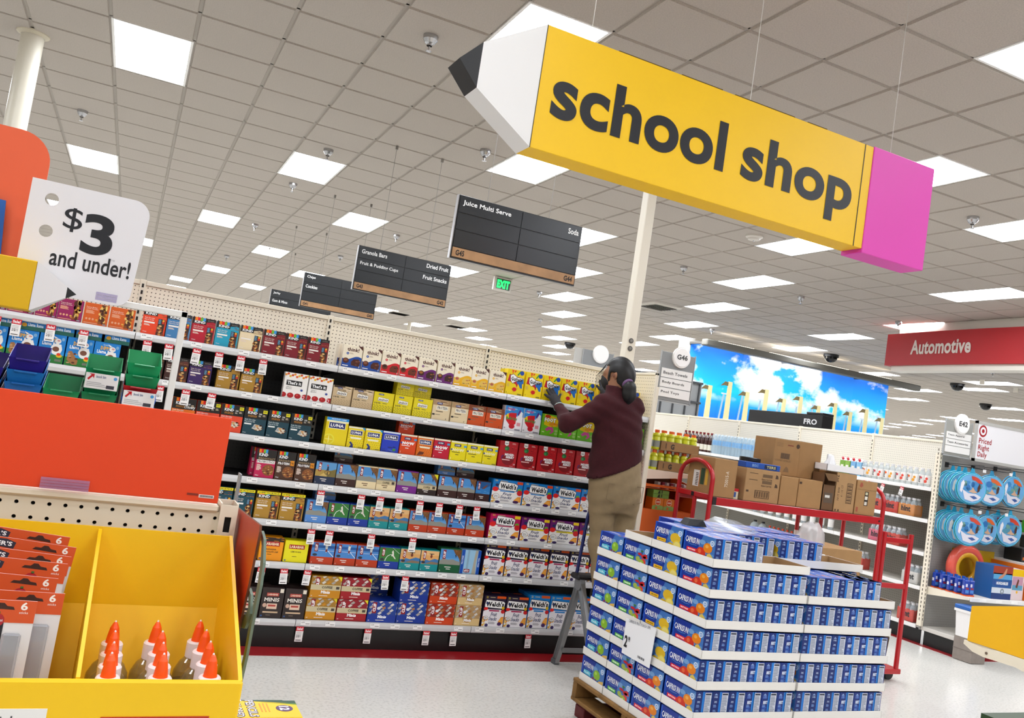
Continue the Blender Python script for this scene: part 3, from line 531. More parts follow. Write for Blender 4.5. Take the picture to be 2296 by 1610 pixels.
LIGHTS += [(-6, 0), (-3, 4), (-3, -4), (-7, 8), (-4, 12), (-2, 16), (-6, 20), (-9, -4), (1, -8), (-5, -8), (14, -8), (19, -4), (24, -8), (17, 0), (25, -2), (26, 4), (-12, 4), (-12, -2), (-3, -12), (3, -12), (9, -12), (15, -12), (0, -16), (6, -16), (12, -16), (18, -16), (30, -4), (32, 2), (38, 0), (38, 8), (20, -12), (-9, -12), (-8, -16), (-3, -20), (3, -20), (9, -20), (15, -20), (-11, 12), (-12, 18), (-8, 26), (-2, 28), (29, 32), (35, 32), (8, 36), (-2, 38), (14, 38), (20, 40), (26, 40), (32, 42)]
for jj in range(16, 66, 4):
    for ii in range(-19, 74, 6):
        i, j = ii+(3 if (jj//4) % 2 else 0), jj
        x, y = OX+.61*(i-j*TH), OY+.61*(j+i*TH)
        if X0+1 < x < X1-1 and Y0+1 < y < Y1-1 and min(abs(i-p)*.6+abs(j-q)*.9 for p, q in LIGHTS) > 3.3: LIGHTS.append((i, j))
lit = set()
for i, j in LIGHTS: lit.add((i, j-1)); lit.add((i, j))
TILE = M('#b4aba1', 0.92, noise=0.10, scale=120, bump=0.25); GRID = M('#aaa298', 0.7)
ceil = MB(); ceil.box(X0, Y0, CZ+.03, X1, Y1, CZ+.12, M('#4a4640', 0.9)); ceil = tag(ceil.build('ceiling'), 'suspended ceiling of square pale tiles', kind='structure')
tl = MB(); g, h, s2 = .297, .287, .009
tl.add([(-g, -g, .012), (g, -g, .012), (g, g, .012), (-g, g, .012), (-h, -h, -s2), (h, -h, -s2), (h, h, -s2), (-h, h, -s2)], [(4, 7, 6, 5), (0, 4, 5, 1), (1, 5, 6, 2), (2, 6, 7, 3), (3, 7, 4, 0)], TILE)
tl0 = tl.build('ceiling_tile', ceil); TD = tl0.data; bpy.data.objects.remove(tl0)
cells = []
for i in range(-20, 75):
    for j in range(-24, 66):
        if (i, j) in lit: continue
        x, y = cpt(i, j+.5)
        if X0+.3 < x < X1-.3 and Y0+.3 < y < Y1-.3: cells.append((x, y))
def in_view(x, y, z):
    p = Vector((x, y, z-CAM_Z)); d = p.dot(_f)
    if d < .2: return None
    u, v = 1148+FPX*p.dot(_r)/d, 805-FPX*p.dot(_u)/d
    return (u, v, d) if -80 < u < 2376 and -80 < v < 1690 else None
vis = sorted([(in_view(x, y, CZ)[2], x, y) for x, y in cells if in_view(x, y, CZ)])
near = {(x, y) for _, x, y in vis[:300]}
far = MB(); tm = far.mi(TILE)
for x, y in cells:
    if (x, y) in near:
        o = bpy.data.objects.new('ceiling_tile', TD); COL.objects.link(o); o.location = (x, y, CZ); o.rotation_euler = (0, 0, TH); o.parent = ceil
    else:
        n = len(far.v)
        for vx, vy, vz in tl.v: far.v.append((x+vx*CU-vy*SU, y+vx*SU+vy*CU, CZ+vz))
        for f in tl.f: far.f.append(tuple(n+k for k in f)); far.m.append(tm); far.s.append(False)
tag(far.build('ceiling_tile_field', ceil), kind='stuff')
gb = MB()
def bar(i0, j0, i1, j1, w=.012):
    x0, y0 = cpt(i0, j0); x1, y1 = cpt(i1, j1); d = Vector((x1-x0, y1-y0, 0)); nrm = Vector((-d.y, d.x, 0)).normalized()*w
    a, c = Vector((x0, y0, CZ+.006)), Vector((x1, y1, CZ+.006)); up = Vector((0, 0, .02))
    gb.add([a-nrm, a+nrm, c+nrm, c-nrm, a-nrm+up, a+nrm+up, c+nrm+up, c-nrm+up], [(0, 1, 2, 3), (4, 7, 6, 5), (0, 4, 5, 1), (1, 5, 6, 2), (2, 6, 7, 3), (3, 7, 4, 0)], GRID)
for i in range(-20, 76): bar(i-.5, -24, i-.5, 66)
for j in range(-24, 66): bar(-20, j, 75, j, .010)
tag(gb.build('ceiling_grid', ceil), kind='stuff')
DIFF = M('#f4f8ff', 0.4, emit=LAMP); FRM = M('#f0eeea', 0.4)
def make_light(i, j, label, group=None):
    x, y = cpt(i, j); t = thing('ceiling_light', label, 'light', (x, y, CZ), TH, group)
    if not make_light.m:
        d = MB(); d.add([(-.283, -.588, -.001), (.283, -.588, -.001), (.283, .588, -.001), (-.283, .588, -.001)], [(0, 3, 2, 1)], DIFF)
        f = MB()
        for q in ((-.303, -.607, -.283, .607), (.283, -.607, .303, .607), (-.283, -.607, .283, -.588), (-.283, .588, .283, .607)): f.box(q[0], q[1], -.006, q[2], q[3], .03, FRM)
        f.box(-.3, -.6, .03, .3, .6, .045, FRM); a, c = d.build('diffuser', t), f.build('light_frame', t); make_light.m = (a.data, c.data)
    else:
        for nm, me in zip(('diffuser', 'light_frame'), make_light.m):
            o = bpy.data.objects.new(nm, me); COL.objects.link(o); o.parent = t
make_light.m = None
rows = {}
for i, j in LIGHTS:
    x, y = cpt(i, j)
    if in_view(x, y, CZ): rows.setdefault(round(j/4), []).append((x, i, j))
    else: make_light(i, j, 'white ceiling light panel outside the photograph', 'ceiling lights outside the photograph')
for rk, (r, l) in enumerate(sorted(rows.items())):
    l.sort()
    for k, (x, i, j) in enumerate(l): make_light(i, j, f'bright white ceiling light panel, {ORD[k+1]} from left in the {ORD[rk+1]} ceiling row from the front', 'recessed ceiling light panels')
# sprinklers, smoke detector, vents, camera domes, poles
CHROME = M('#b9b9bb', 0.22, 0.9)
spr0 = thing('sprinkler_head', '', 'sprinkler', (0, 0, CZ))
b = MB(); b.lathe(0, 0, [(.055, .0), (.052, -.03), (.036, -.055), (.02, -.065), (.02, -.075)], 14, CHROME); b.build('cup', spr0)
b = MB(); b.cyl((0, 0, -.06), (0, 0, -.11), .007, .007, 8, CHROME); b.lathe(0, 0, [(.001, -.108), (.022, -.11), (.02, -.114), (.001, -.116)], 10, CHROME); b.build('deflector', spr0)
SPR = [(-.71, 10.3), (1.79, 14.8), (1.88, 19.4), (1.73, 11.2), (1.73, 9.22), (3.58, 16.1), (3.68, 12.9), (1.64, 5.71), (2.96, 7.75), (7.36, 15.1), (7.25, 10.24), (11.5, 14.9), (9.49, 10.2), (11.6, 10.15), (7.16, 5.55), (16.9, 12.2), (5.3, 19.2), (9.4, 19.0)]
for k, (x, y) in enumerate(sorted(SPR, key=lambda p: in_view(p[0], p[1], CZ-.05)[0] if in_view(p[0], p[1], CZ-.05) else 0)):
    lb = f'chrome sprinkler head on the ceiling, {ORD[k+1]} from the left edge'
    if k == 0: spr0.location = (x, y, CZ-.009); spr0['label'] = lb; spr0['group'] = 'ceiling sprinkler heads'
    else: dup(spr0, (x, y, CZ-.009), label=lb)
t = thing('smoke_detector', 'round white smoke detector under the yellow pencil sign', 'detector', (6.57, 7.96, CZ-.009)); b = MB(); b.lathe(0, 0, [(.1, 0), (.1, -.02), (.075, -.035), (.07, -.05), (.03, -.06), (.001, -.06)], 18, M('#d8d2c8', 0.5)); b.build('detector_body', t)
b = MB(); b.ball((0, 0, -.062), .012, 8, CHROME); b.build('sensor', t)
for k, (x, y, lb) in enumerate([(9.25, 13.7, 'dark slatted ceiling air vent beside the white power pole'), (9.3, 24.5, 'far grey ceiling air vent over the think bars'), (7.3, 24.0, 'distant ceiling air vent left of the thin pole')]):
    if k: lb = ['', 'far slatted ceiling air vent right of the thin white pole', 'far slatted ceiling air vent left of the thin white pole'][k]
    t = thing('ceiling_vent', lb, 'vent', (x, y, CZ-.01), 0.0, 'ceiling air vents'); b = MB(); b.frus(-.3, -.3, .3, .3, -.03, -.33, -.33, .33, .33, 0, M('#cfc8bc', 0.5)); b.build('vent_frame', t)
    for q in range(6):
        b = MB(); yy = -.23+q*.092; b.add([(-.26, yy-.03, -.05), (.26, yy-.03, -.05), (.26, yy+.03, -.032), (-.26, yy+.03, -.032)], [(0, 3, 2, 1), (0, 1, 2, 3)], M('#3a342c', 0.6)); b.build('slat', t)
for k, (x, y) in enumerate([(12.45, 22.9), (14.75, 14.66), (19.1, 14.7), (23.4, 17.0)]):
    t = thing('camera_dome', f'black security camera dome hanging from the ceiling, {ORD[k+1]} from left', 'camera', (x, y, CZ-.01), 0, 'ceiling camera domes')
    b = MB(); b.lathe(0, 0, [(.17, 0), (.17, -.06)], 20, M('#222224', .4)); b.build('dome_collar', t); b = MB(); b.lathe(0, 0, [(.15, -.06), (.14, -.11), (.1, -.16), (.05, -.185), (.001, -.19)], 20, M('#050506', .08)); b.build('dome_shell', t)
t = thing('power_pole', 'square cream power pole with two round outlets behind the woman', 'pole', (3.84, 6.05, 0)); b = MB(); b.box(-.045, -.045, 0, .045, .045, CZ+.004, M('#e4dccb', .45), c=.006); b.build('post', t)
for z in (2.37, 2.435):
    b = MB(); b.cyl((-.01, -.045, z), (-.01, -.05, z), .022, .022, 16, M('#55524c', .4)); b.cyl((-.01, -.05, z), (-.01, -.053, z), .014, .01, 12, M('#8a867e', .3, .5)); b.build('outlet', t)
b = MB(); b.cyl((8.3, 26, 0), (8.3, 26, CZ), .06, .06, 12, M('#e4dccb', .45)); tag(b.build('far_pole'), 'thin far white pole rising behind the snack shelves', 'pole')
b = MB(); b.cyl((12.7, 24.5, 0), (12.7, 24.5, 3.6), .07, .07, 12, M('#e4dccb', .45)); b.box(12.4, 24.4, 3.3, 12.75, 24.6, 3.6, M('#d8cdb4', .5), c=.02); tag(b.build('far_post'), 'distant cream post with a small box beneath the camera dome', 'pole')
t = thing('round_column', 'round white column reaching the ceiling at upper left', 'column', (-1.03, 8.2, 0)); b = MB(); b.cyl((0, 0, 0), (0, 0, CZ), .088, .088, 28, M('#e2dccb', .35)); b.build('shaft', t)
b = MB(); b.lathe(0, 0, [(.09, -.03), (.125, -.012), (.13, 0)], 28, M('#cfc5ae', .5), z=CZ-.004); b.build('collar', t)
# ------------------------------------------------------------------ long snack gondola
GX = [-2.333, -1.113, .107, 1.327, 2.547, 3.767]; GY, GF = 5.955, 5.50; GT = 2.164
SH = {1: 1.815, 2: 1.562, 3: 1.302, 4: 1.045, 5: .795, 6: .535, 7: .18}
SHN = {1: 'top', 2: 'second', 3: 'third', 4: 'fourth', 5: 'fifth', 6: 'sixth', 7: 'bottom'}
gon = thing('snack_gondola', 'long cream pegboard shelving unit stocked with bar boxes', 'shelving', (0, 0, 0))
PEGC = peg_material('#fff5e0', '#5a4c38', (0, 2), r=.0036); PEGD = peg_material('#232120', '#0a0a0a', (0, 2)); PEGY = peg_material('#efe4ca', '#7a6c54', (1, 2), r=.0036)
for k in range(5):
    a, c = GX[k]+.018, GX[k+1]-.018
    b = MB(); b.box(a, GY, SH[1]+.001, c, GY+.015, GT-.02, PEGC); b.build('pegboard_panel', gon)
    b = MB(); b.box(a, GY, .17, c, GY+.015, SH[1], PEGD); b.build('back_panel', gon)
    b = MB(); b.box(a, GY-.012, GT-.03, c, GY+.03, GT, CREAM, c=.003); b.build('top_rail', gon)
    for s_, z in SH.items():
        b = MB()
        if s_ < 7: b.box(a-.015, GF+.012, z-.022, c+.015, GY-.003, z, DARK)
        else: b.box(a-.015, GF+.012, z-.03, c+.015, GY, z, DARK)
        sh = b.build('shelf', gon)
        b = MB(); b.prism([(-.003, 0), (.012, 0), (.012, -.040), (.004, -.044), (-.003, -.040), (-.006, -.02)], (a-.016, GF, z+.001), (0, 1, 0), (0, 0, 1), (c-a+.032, 0, 0), LIP); b.build('price_rail', sh)
    b = MB(); b.box(a-.018, GF+.012, 0, c+.018, GF+.022, .148, M('#0e0e0f', .35)); b.build('kick_plate', gon)
for x in GX:
    b = MB(); b.box(x-.018, GY-.014, 0, x+.018, GY+.03, GT+.004, CREAM, c=.002)
    for q in range(48):
        z = .12+q*.0425
        for dx in (0,): b.box(x-.006, GY-.0155, z, x+.006, GY-.0138, z+.024, M('#1c1814', .7))
    b.build('upright', gon)
    for s_, z in SH.items():
        if s_ == 7 or x < -1: continue
        b = MB(); b.prism([(0, -.002), (.44, -.002), (.44, -.02), (.06, -.05), (0, -.09)][::-1], (x-.004, GY-.012, z-.022), (0, -1, 0), (0, 0, 1), (.006, 0, 0), M('#1f1d1c', .5)); b.build('bracket', gon)
b = MB(); b.box(3.770, GF-.02, .02, 3.778, GY+.03, GT-.02, PEGY); b.build('end_panel', gon)
b = MB(); b.box(3.764, GF-.03, 0, 3.786, GF-.008, GT, CREAM, c=.003); b.box(3.764, GF-.03, GT-.02, 3.786, GY+.03, GT, CREAM, c=.003); b.build('end_frame', gon)
REDT = M('#8e1219', .35)
b = MB(); b.box(-4, 5.34, 0, 3.86, 5.51, .004, REDT); tag(b.build('trim_1'), 'dark red floor border under the snack shelves', kind='structure')
# ------------------------------------------------------------------ boxes on the snack gondola
PX = [(1, 'mag', -.426, -.316), (1, 'mag', -.316, -.185), (1, 'orn', -.183, -.048), (1, 'orn', -.046, .092), (1, 'mag', -.7, -.565), (1, 'mag', -.563, -.428),
 (1, 'k_red', .131, .264), (1, 'k_blu', .267, .403), (1, 'k_crim', .407, .545), (1, 'k_cyan', .549, .687), (1, 'k_cream', .691, .83), (1, 'k_mar', .835, .973), (1, 'k_mar', .976, 1.114), (1, 'k_mar', 1.117, 1.256),
 (1, 't_blu', 1.348, 1.48), (1, 't_blu', 1.483, 1.612), (1, 't_red', 1.614, 1.745), (1, 't_red', 1.746, 1.873), (1, 't_pur', 1.874, 2.009), (1, 't_pur', 2.012, 2.137), (1, 't_yel', 2.14, 2.272), (1, 't_yel', 2.273, 2.404), (1, 't_yel', 2.406, 2.537),
 (1, 'gush', 2.542, 2.685), (1, 'gush', 2.689, 2.831), (1, 'gush', 2.836, 2.98), (1, 'gush', 2.985, 3.125), (1, 'gush', 3.132, 3.274), (1, 'gush', 3.30, 3.44), (1, 'gush', 3.455, 3.595),
 (2, 'llama', -.68, -.535), (2, 'llama', -.53, -.382), (2, 'llama', -.377, -.239), (2, 'llama', -.237, -.097), (2, 'llama', -.095, .048),
 (2, 'k_brn', .16, .295), (2, 'k_brn', .30, .434), (2, 'k_pur', .436, .568), (2, 'k_gold', .6, .738), (2, 'k_gold', .742, .879), (2, 'thats', 1.006, 1.16), (2, 'thats', 1.163, 1.319),
 (2, 'pm_bei', 1.325, 1.455), (2, 'pm_bei', 1.458, 1.598), (2, 'pm_yel', 1.602, 1.745), (2, 'pm_yel', 1.748, 1.879), (2, 'pm_yel', 1.881, 2.02), (2, 'pr_bei', 2.022, 2.157), (2, 'pr_bei', 2.16, 2.288), (2, 'pr_orn', 2.29, 2.422), (2, 'pr_orn', 2.424, 2.562),
 (2, 'roll', 2.568, 2.717), (2, 'roll', 2.719, 2.865), (2, 'foot', 2.87, 3.014), (2, 'foot', 3.019, 3.169), (2, 'foot', 3.173, 3.326), (2, 'foot', 3.335, 3.484), (2, 'foot', 3.615, 3.757),
 (3, 'km_orn', .377, .513), (3, 'km_red', .517, .658), (3, 'km_red', .66, .797), (3, 'km_teal', .801, .943), (3, 'km_teal', .948, 1.084), (3, 'km_teal', 1.089, 1.228),
 (3, 'l_big', 1.317, 1.468), (3, 'l_yel', 1.47, 1.583), (3, 'l_yel', 1.585, 1.702), (3, 'l_blu', 1.704, 1.831), (3, 'l_now_o', 1.833, 1.95), (3, 'l_orn', 1.953, 2.071), (3, 'l_now_r', 2.073, 2.194), (3, 'l_now_y', 2.196, 2.316), (3, 'l_now_y', 2.318, 2.443), (3, 'l_now_y', 2.447, 2.562),
 (3, 'berry', 2.566, 2.713), (3, 'berry', 2.721, 2.87), (3, 'berry', 2.879, 3.029), (3, 'berry', 3.032, 3.183), (3, 'berry', 3.192, 3.347), (3, 'berry', 3.35, 3.5), (3, 'berry', 3.615, 3.76),
 (4, 'kb_pink', .917, 1.041), (4, 'kb_brn', 1.044, 1.166), (4, 'kb_brn', 1.168, 1.295), (4, 'c_bike', 1.297, 1.433), (4, 'c_dk', 1.436, 1.574), (4, 'c_tan', 1.576, 1.712), (4, 'c_cof', 1.714, 1.85), (4, 'c_pur', 1.854, 1.998), (4, 'c_cofd', 2.002, 2.145), (4, 'c_dk', 2.15, 2.294), (4, 'c_dk', 2.297, 2.431), (4, 'c_div', 2.433, 2.545),
 (4, 'w_blu', 2.559, 2.801), (4, 'w_blu', 2.804, 3.042), (4, 'w_blu', 3.047, 3.282), (4, 'w_blu', 3.286, 3.518),
 (5, 'kv_teal', .683, .818), (5, 'kv_teal', .82, .951), (5, 'kv_gold', .959, 1.11), (5, 'kv_gold', 1.112, 1.265), (5, 'c_lb', 1.28, 1.421), (5, 'c_grn', 1.423, 1.56), (5, 'c_grn', 1.563, 1.699), (5, 'c_teal', 1.701, 1.839), (5, 'c_teal', 1.841, 1.978), (5, 'c_red', 1.981, 2.117), (5, 'c_red', 2.12, 2.262), (5, 'c_ten', 2.264, 2.398), (5, 'c_red', 2.4, 2.545),
 (5, 'w_mag', 2.579, 2.821), (5, 'w_pur', 2.827, 3.058), (5, 'w_pur', 3.062, 3.306), (5, 'w_pur', 3.311, 3.55),
 (6, 'lar_o', 1.03, 1.181), (6, 'lar_y', 1.185, 1.34), (6, 'c_ten', 1.356, 1.511), (6, 'c_ten', 1.515, 1.656), (6, 'c_ten', 1.659, 1.808), (6, 'c_grn', 1.811, 1.956), (6, 'c_teal', 1.959, 2.105), (6, 'c_teal', 2.107, 2.242), (6, 'c_dgr', 2.244, 2.4), (6, 'c_side', 2.404, 2.553),
 (6, 'w_dk', 2.577, 2.744), (6, 'w_dk', 2.748, 2.924), (6, 'w_dk', 2.928, 3.095), (6, 'w_dk', 3.097, 3.263), (6, 'w_dk', 3.266, 3.44), (6, 'w_dk', 3.443, 3.61),
 (7, 'lm', .952, 1.088), (7, 'lm', 1.093, 1.233), (7, 'lm', 1.237, 1.38), (7, 'm_gold', 1.384, 1.582), (7, 'm_red', 1.585, 1.789), (7, 'm_blu', 1.793, 1.993), (7, 'm_blu', 1.997, 2.205), (7, 'm_orn', 2.208, 2.415), (7, 'm_bei', 2.42, 2.615),
 (7, 'w_dk', 2.628, 2.797), (7, 'w_dk', 2.801, 2.98), (7, 'w_bl', 2.985, 3.153), (7, 'w_bl', 3.157, 3.335), (7, 'w_bl', 3.34, 3.51)]
cnt = {}
for s_, t_, a, c in PX: cnt.setdefault((s_, t_), []).append(a)
for s_, t_, a, c in PX:
    l = sorted(cnt[(s_, t_)]); n = len(l); k = l.index(a)+1
    lb = f'{T_[t_][0]}, {ORD[k]} from left, {SHN[s_]} shelf' if n > 1 else f'{T_[t_][0]} on the {SHN[s_]} snack shelf'
    y = GF+.02+random.Random(int(a*1000)).random()*.008-(.006 if s_ == 7 else 0)
    put_pack(t_, a+.001, y, SH[s_]+.0005, c-a, lb, f'boxes on the {SHN[s_]} snack shelf')
# boxes laid on top of or behind the front rows
XT = [(7, 'm_gold', 1.39, .2, 5.515, .141, 'upper gold and tan coffee bar multipack on the bottom shelf'), (7, 'm_red', 1.592, .2, 5.515, .141, 'upper dark red coffee bar multipack on the bottom shelf'), (7, 'm_blu', 2.0, .205, 5.52, .141, 'upper blue bar multipack with woven wrappers, stacked on the second one'), (7, 'm_blu', 1.785, .2, 5.73, .141, 'shaded blue bar multipack set back above the front row'), (7, 'm_blu', 1.785, .2, 5.73, 0, 'lower blue bar multipack set back behind the front row'), (7, 'm_orn', 2.215, .205, 5.52, .141, 'upper rust orange bar multipack on the bottom shelf'), (7, 'm_bei', 2.425, .19, 5.52, .141, 'upper beige bar multipack on the bottom shelf'),
      (7, 'lm', 1.02, .14, 5.60, 0, 'black small fruit bar box behind the leftmost one'), (7, 'lm', 1.24, .14, 5.60, 0, 'black small fruit bar box behind the right one of the front row'), (7, 'w_dk', 2.635, .17, 5.63, 0, 'tall dark plum box in the second row, left'), (7, 'w_dk', 2.81, .17, 5.63, 0, 'tall dark plum box in the second row, right'), (7, 'w_bl', 2.99, .17, 5.63, 0, 'tall bright blue fruit snack box in the second row'),
      (2, 'pm_yel', 1.70, .14, 5.625, .0, ''), (2, 'pm_yel', 1.76, .125, 5.56, .129, 'yellow small bar box lying on top of the front row'), (2, 'pm_yel', 1.89, .13, 5.58, .129, 'yellow small bar box on top at the right end'),
      (3, 'l_now_o', 1.83, .118, 5.60, 0, ''), (3, 'l_now_o', 1.83, .118, 5.60, .135, 'orange bar box stacked above the orange one with white wording'),
      (4, 'c_dk', 1.43, .13, 5.62, .0, ''), (4, 'c_dk', 1.43, .13, 5.62, .149, 'dim dark brown box lying above the cyclist box'), (4, 'c_dk', 2.3, .14, 5.6, 0, ''), (4, 'c_dk', 2.3, .14, 5.6, .149, 'dim brown climber box on top near the bay end'), (4, 'c_lb', 2.16, .135, 5.6, 0, ''), (4, 'c_lb', 2.16, .135, 5.6, .144, 'pale blue box lying above the climber boxes'),
      (1, 't_blu', 1.335, .13, 5.60, 0, 'white and blue protein bar box in the back row'), (1, 'k_red', .14, .135, 5.62, 0, 'orange red nut bar box in the back row'), (1, 'gush', 2.55, .14, 5.62, 0, 'bright yellow candy box in the back row, left'), (1, 'gush', 3.6, .14, 5.62, 0, 'bright yellow candy box in the back row, right of the woman'),
      (4, 'kb_pink', .90, .13, 5.61, 0, 'black and pink breakfast bar box in the back row'), (5, 'c_lb', 1.345, .14, 5.62, 0, ''), (5, 'c_lb', 1.345, .14, 5.62, .144, 'light blue bar box lying above the front light blue one')]
for s_, t_, x, w, y, dz, lb in XT:
    o = put_pack(t_, x, y, SH[s_]+dz+.0008, w, lb or f'{T_[t_][0]}, hidden {ORD[int(x*10) % 20]} back row, {SHN[s_]} shelf', f'boxes on the {SHN[s_]} snack shelf')
    if dz and s_ != 7: o.scale.z = {2: .72, 3: .7, 4: .53, 5: .53}[s_]
# llama boxes carry a second narrow row of lids above
for k, x in enumerate((-.63, -.485, -.345, -.2, -.05)):
    b = Pk(.135, .055, .06, '#1f86cc'); b.R(0, 0, 1, .4, '#1d5f54'); b.T('Llama Rama', .3, .4, .86, .75, '#e8f0f4', .03); b.E(.16, .5, .1, .2, '#c99a2a')
    o = b.build('snack_box', loc=(x, 5.523, SH[2]+.166)); tag(o, f'blue and green granola box lying flat on top, {ORD[k+1]} from left', 'box', 'boxes on the second snack shelf')
# sale tags and shelf price labels
def sale_tag():
    b = MB(); b.box(-.024, -.004, -.095, .024, -.003, 0, M('#f6f4f2', .4)); b.box(-.024, -.0046, -.028, .024, -.0029, .0, M('#d01c2c', .4))
    b.text('Sale!', (-.019, -.0049, -.022), (.038, 0, 0), (0, 0, .016), M('#ffffff', .4), .03); b.text('2/$11', (-.018, -.0043, -.07), (.03, 0, 0), (0, 0, .018), M('#222222', .4), .02)
    for q in range(2): b.box(-.018, -.0043, -.04-q*.008, .014, -.0041, -.037-q*.008, M('#b8b6b4', .5))
    b.box(-.018, -.0043, -.088, .016, -.0041, -.083, M('#55504e', .5)); return b
TAGM = sale_tag().build('sale_tag'); TG = TAGM.data; bpy.data.objects.remove(TAGM)
TAGS = {1: [-.62, -.52, -.35, -.18, .16, .28, .44, .57, .70, .835], 2: [.27, .42, .57], 4: [1.33, 1.6, 1.73, 1.86, 2.01, 2.15, 2.3, 2.43], 5: [1.31, 1.43, 1.71, 2.0], 6: [1.04, 1.18, 1.33, 1.85, 1.99], 7: [1.34, 1.79, 2.2, 2.4, 2.98]}
for s_, xs in TAGS.items():
    for k, x in enumerate(xs):
        o = bpy.data.objects.new('sale_tag', TG); COL.objects.link(o); o.location = (x+.02, GF-.006, SH[s_]-.038); o.rotation_euler = (0, random.Random(k+s_*9).uniform(-.05, .05), 0)
        tag(o, f'white price tag with red top, {ORD[k+1]} from left under the {SHN[s_]} snack shelf', 'price tag', 'sale tags on the snack shelves')
lb_ = MB(); lb_.box(-.032, -.009, -.03, .032, -.008, -.003, M('#fbfaf8', .35)); lb_.text('4.99', (-.027, -.0093, -.015), (.02, 0, 0), (0, 0, .008), M('#33302e', .5), .01); lb_.box(-.0, -.0093, -.022, .026, -.0091, -.018, M('#8a8684', .5)); lb_ = lb_.build('price_label'); LBD = lb_.data; bpy.data.objects.remove(lb_)
shelves = [o for o in gon.children if o.name.startswith('shelf')]
for o in shelves:
    xs_ = [v.co.x for v in o.data.vertices]; z = max(v.co.z for v in o.data.vertices); a, c = min(xs_), max(xs_)
    if a < -.6: continue
    rd = random.Random(int(a*77+z*991)); x = a+.06
    while x < c-.05:
        k = bpy.data.objects.new('price_label', LBD); COL.objects.link(k); k.location = (x, GF, z); k.parent = o; x += rd.choice((.14, .28, .16, .3))
# ------------------------------------------------------------------ hanging signs
YEL = M('#f8c600', .45, noise=.012, scale=6)
pen = thing('pencil_sign', 'giant hanging yellow pencil sign reading school shop with pink eraser', 'sign', (0, 3.0, 0))
PZ0, PZ1, PD = 2.703, 3.203, .125
b = MB(); b.box(1.325, 0, PZ0, 3.125, PD, PZ1, YEL, c=.002)
for a, c in ((1.66, 1.92), (1.98, 2.2), (2.27, 2.62), (2.7, 2.82)): b.box(a, .002, PZ1-.001, c, PD-.02, PZ1+.004, M('#5a4208', .7))
b.build('pencil_body', pen)
b = MB(); b.prism([(1.325, PZ0), (1.325, PZ1), (1.07, 3.045), (1.07, 2.865)][::-1], (0, 0, 0), (1, 0, 0), (0, 0, 1), (0, PD, 0), M('#eeecea', .5)); b.build('pencil_wood', pen)
b = MB(); b.prism([(1.07, 2.865), (1.07, 3.045), (.985, 2.955)][::-1], (0, 0, 0), (1, 0, 0), (0, 0, 1), (0, PD, 0), M('#0d0d0f', .5)); b.build('pencil_lead', pen)
b = MB(); b.box(3.125, -.004, PZ0-.02, 3.548, PD+.004, PZ1+.004, M('#e23fb4', .45), c=.003); b.build('pencil_eraser', pen)
b = MB(); b.box(3.066, -.0012, PZ0, 3.071, 0, PZ1, M('#2a2408', .5)); b.box(1.3235, -.001, PZ0+.0, 1.3265, .002, PZ1, M('#3a2f14', .6)); b.build('seam', pen)
INK = M('#15161c', .45)
def word_at(b, t, x0, z0, x1, z1, m, bold, res=8, y=-.002): b.text(t, (x0, y, z0), (x1-x0, 0, 0), (0, 0, z1-z0), m, bold, res)
for w_, q in (('school', (1.387, 2.846, 2.255, 3.067)), ('shop', (2.35, 2.786, 3.018, 3.064))):
    b = MB(); word_at(b, w_, *q, INK, .03); b.build('lettering', pen)
for x in (1.55, 2.4, 3.3):
    b = MB(); b.cyl((x, .06, PZ1), (x, .06, CZ-.01), .0015, .0015, 5, M('#c8c4bc', .4)); b.build('hanging_wire', pen)
SIGN = M('#1c1e20', .35); WOOD = M('#a98058', .5, noise=.18, scale=9); SW = M('#eeeeec', .5)
def aisle_sign(y, x0, left, right, nl, nr, label, z0=2.685, z1=3.135, w=1.0):
    t = thing('aisle_sign', label, 'sign', (x0, y, 0), 0, 'black hanging aisle signs')
    b = MB(); b.box(0, 0, z0, w, .03, z1, SIGN, c=.002); b.box(-.006, -.002, z0, 0, .032, z1, M('#b4b4b6', .3, .6)); b.build('sign_body', t)
    ph = (z1-z0-.085)/3
    for r in range(3):
        for c_ in range(2):
            b = MB(); b.box(.01+c_*.49, -.006, z0+.08+r*ph+.004, .01+c_*.49+.484, .001, z0+.08+(r+1)*ph-.004, M('#202326', .3)); b.build('panel', t)
    b = MB(); b.box(.01, -.007, z0+.012, w-.01, .001, z0+.078, WOOD)
    b.text(nl, (.035, -.0078, z0+.024), (.065, 0, 0), (0, 0, .04), M('#241a12', .5), .04, 3); b.text(nr, (w-.1, -.0078, z0+.024), (.07, 0, 0), (0, 0, .04), M('#241a12', .5), .04, 3); b.build('wood_strip', t)
    for l_, (side, ws) in enumerate((('l', left), ('r', right))):
        for k, s in enumerate(ws):
            if not s: continue
            b = MB(); wd_ = min(.022*len(s), .40); zz = z1-.018-k*ph
            b.text(s, (.035 if side == 'l' else w-.03-wd_, -.0068, zz-.057), (wd_, 0, 0), (0, 0, .043), SW, .02, 3); b.build('lettering', t)
    for x in (.22, .72):
        b = MB(); b.cyl((x, .015, z1), (x, .015, CZ-.01), .0022, .0022, 5, M('#8a8680', .4)); b.box(x-.012, .005, CZ-.05, x+.012, .025, CZ-.01, M('#8a8680', .4)); b.build('hanging_wire', t)
aisle_sign(5.55, 1.98, ['Juice Multi Serve'], ['Soda'], 'G45', 'G44', 'nearest black aisle sign, juice multi serve and soda')
aisle_sign(8.4, 2.035, ['Granola Bars', 'Fruit & Pudding Cups'], ['Dried Fruit', 'Fruit Snacks'], 'G43', 'G42', 'second black aisle sign, granola bars and dried fruit')
aisle_sign(11.25, 2.08, ['Chips', 'Cookies'], [''], 'G41', 'G40', 'third black aisle sign, chips and cookies')
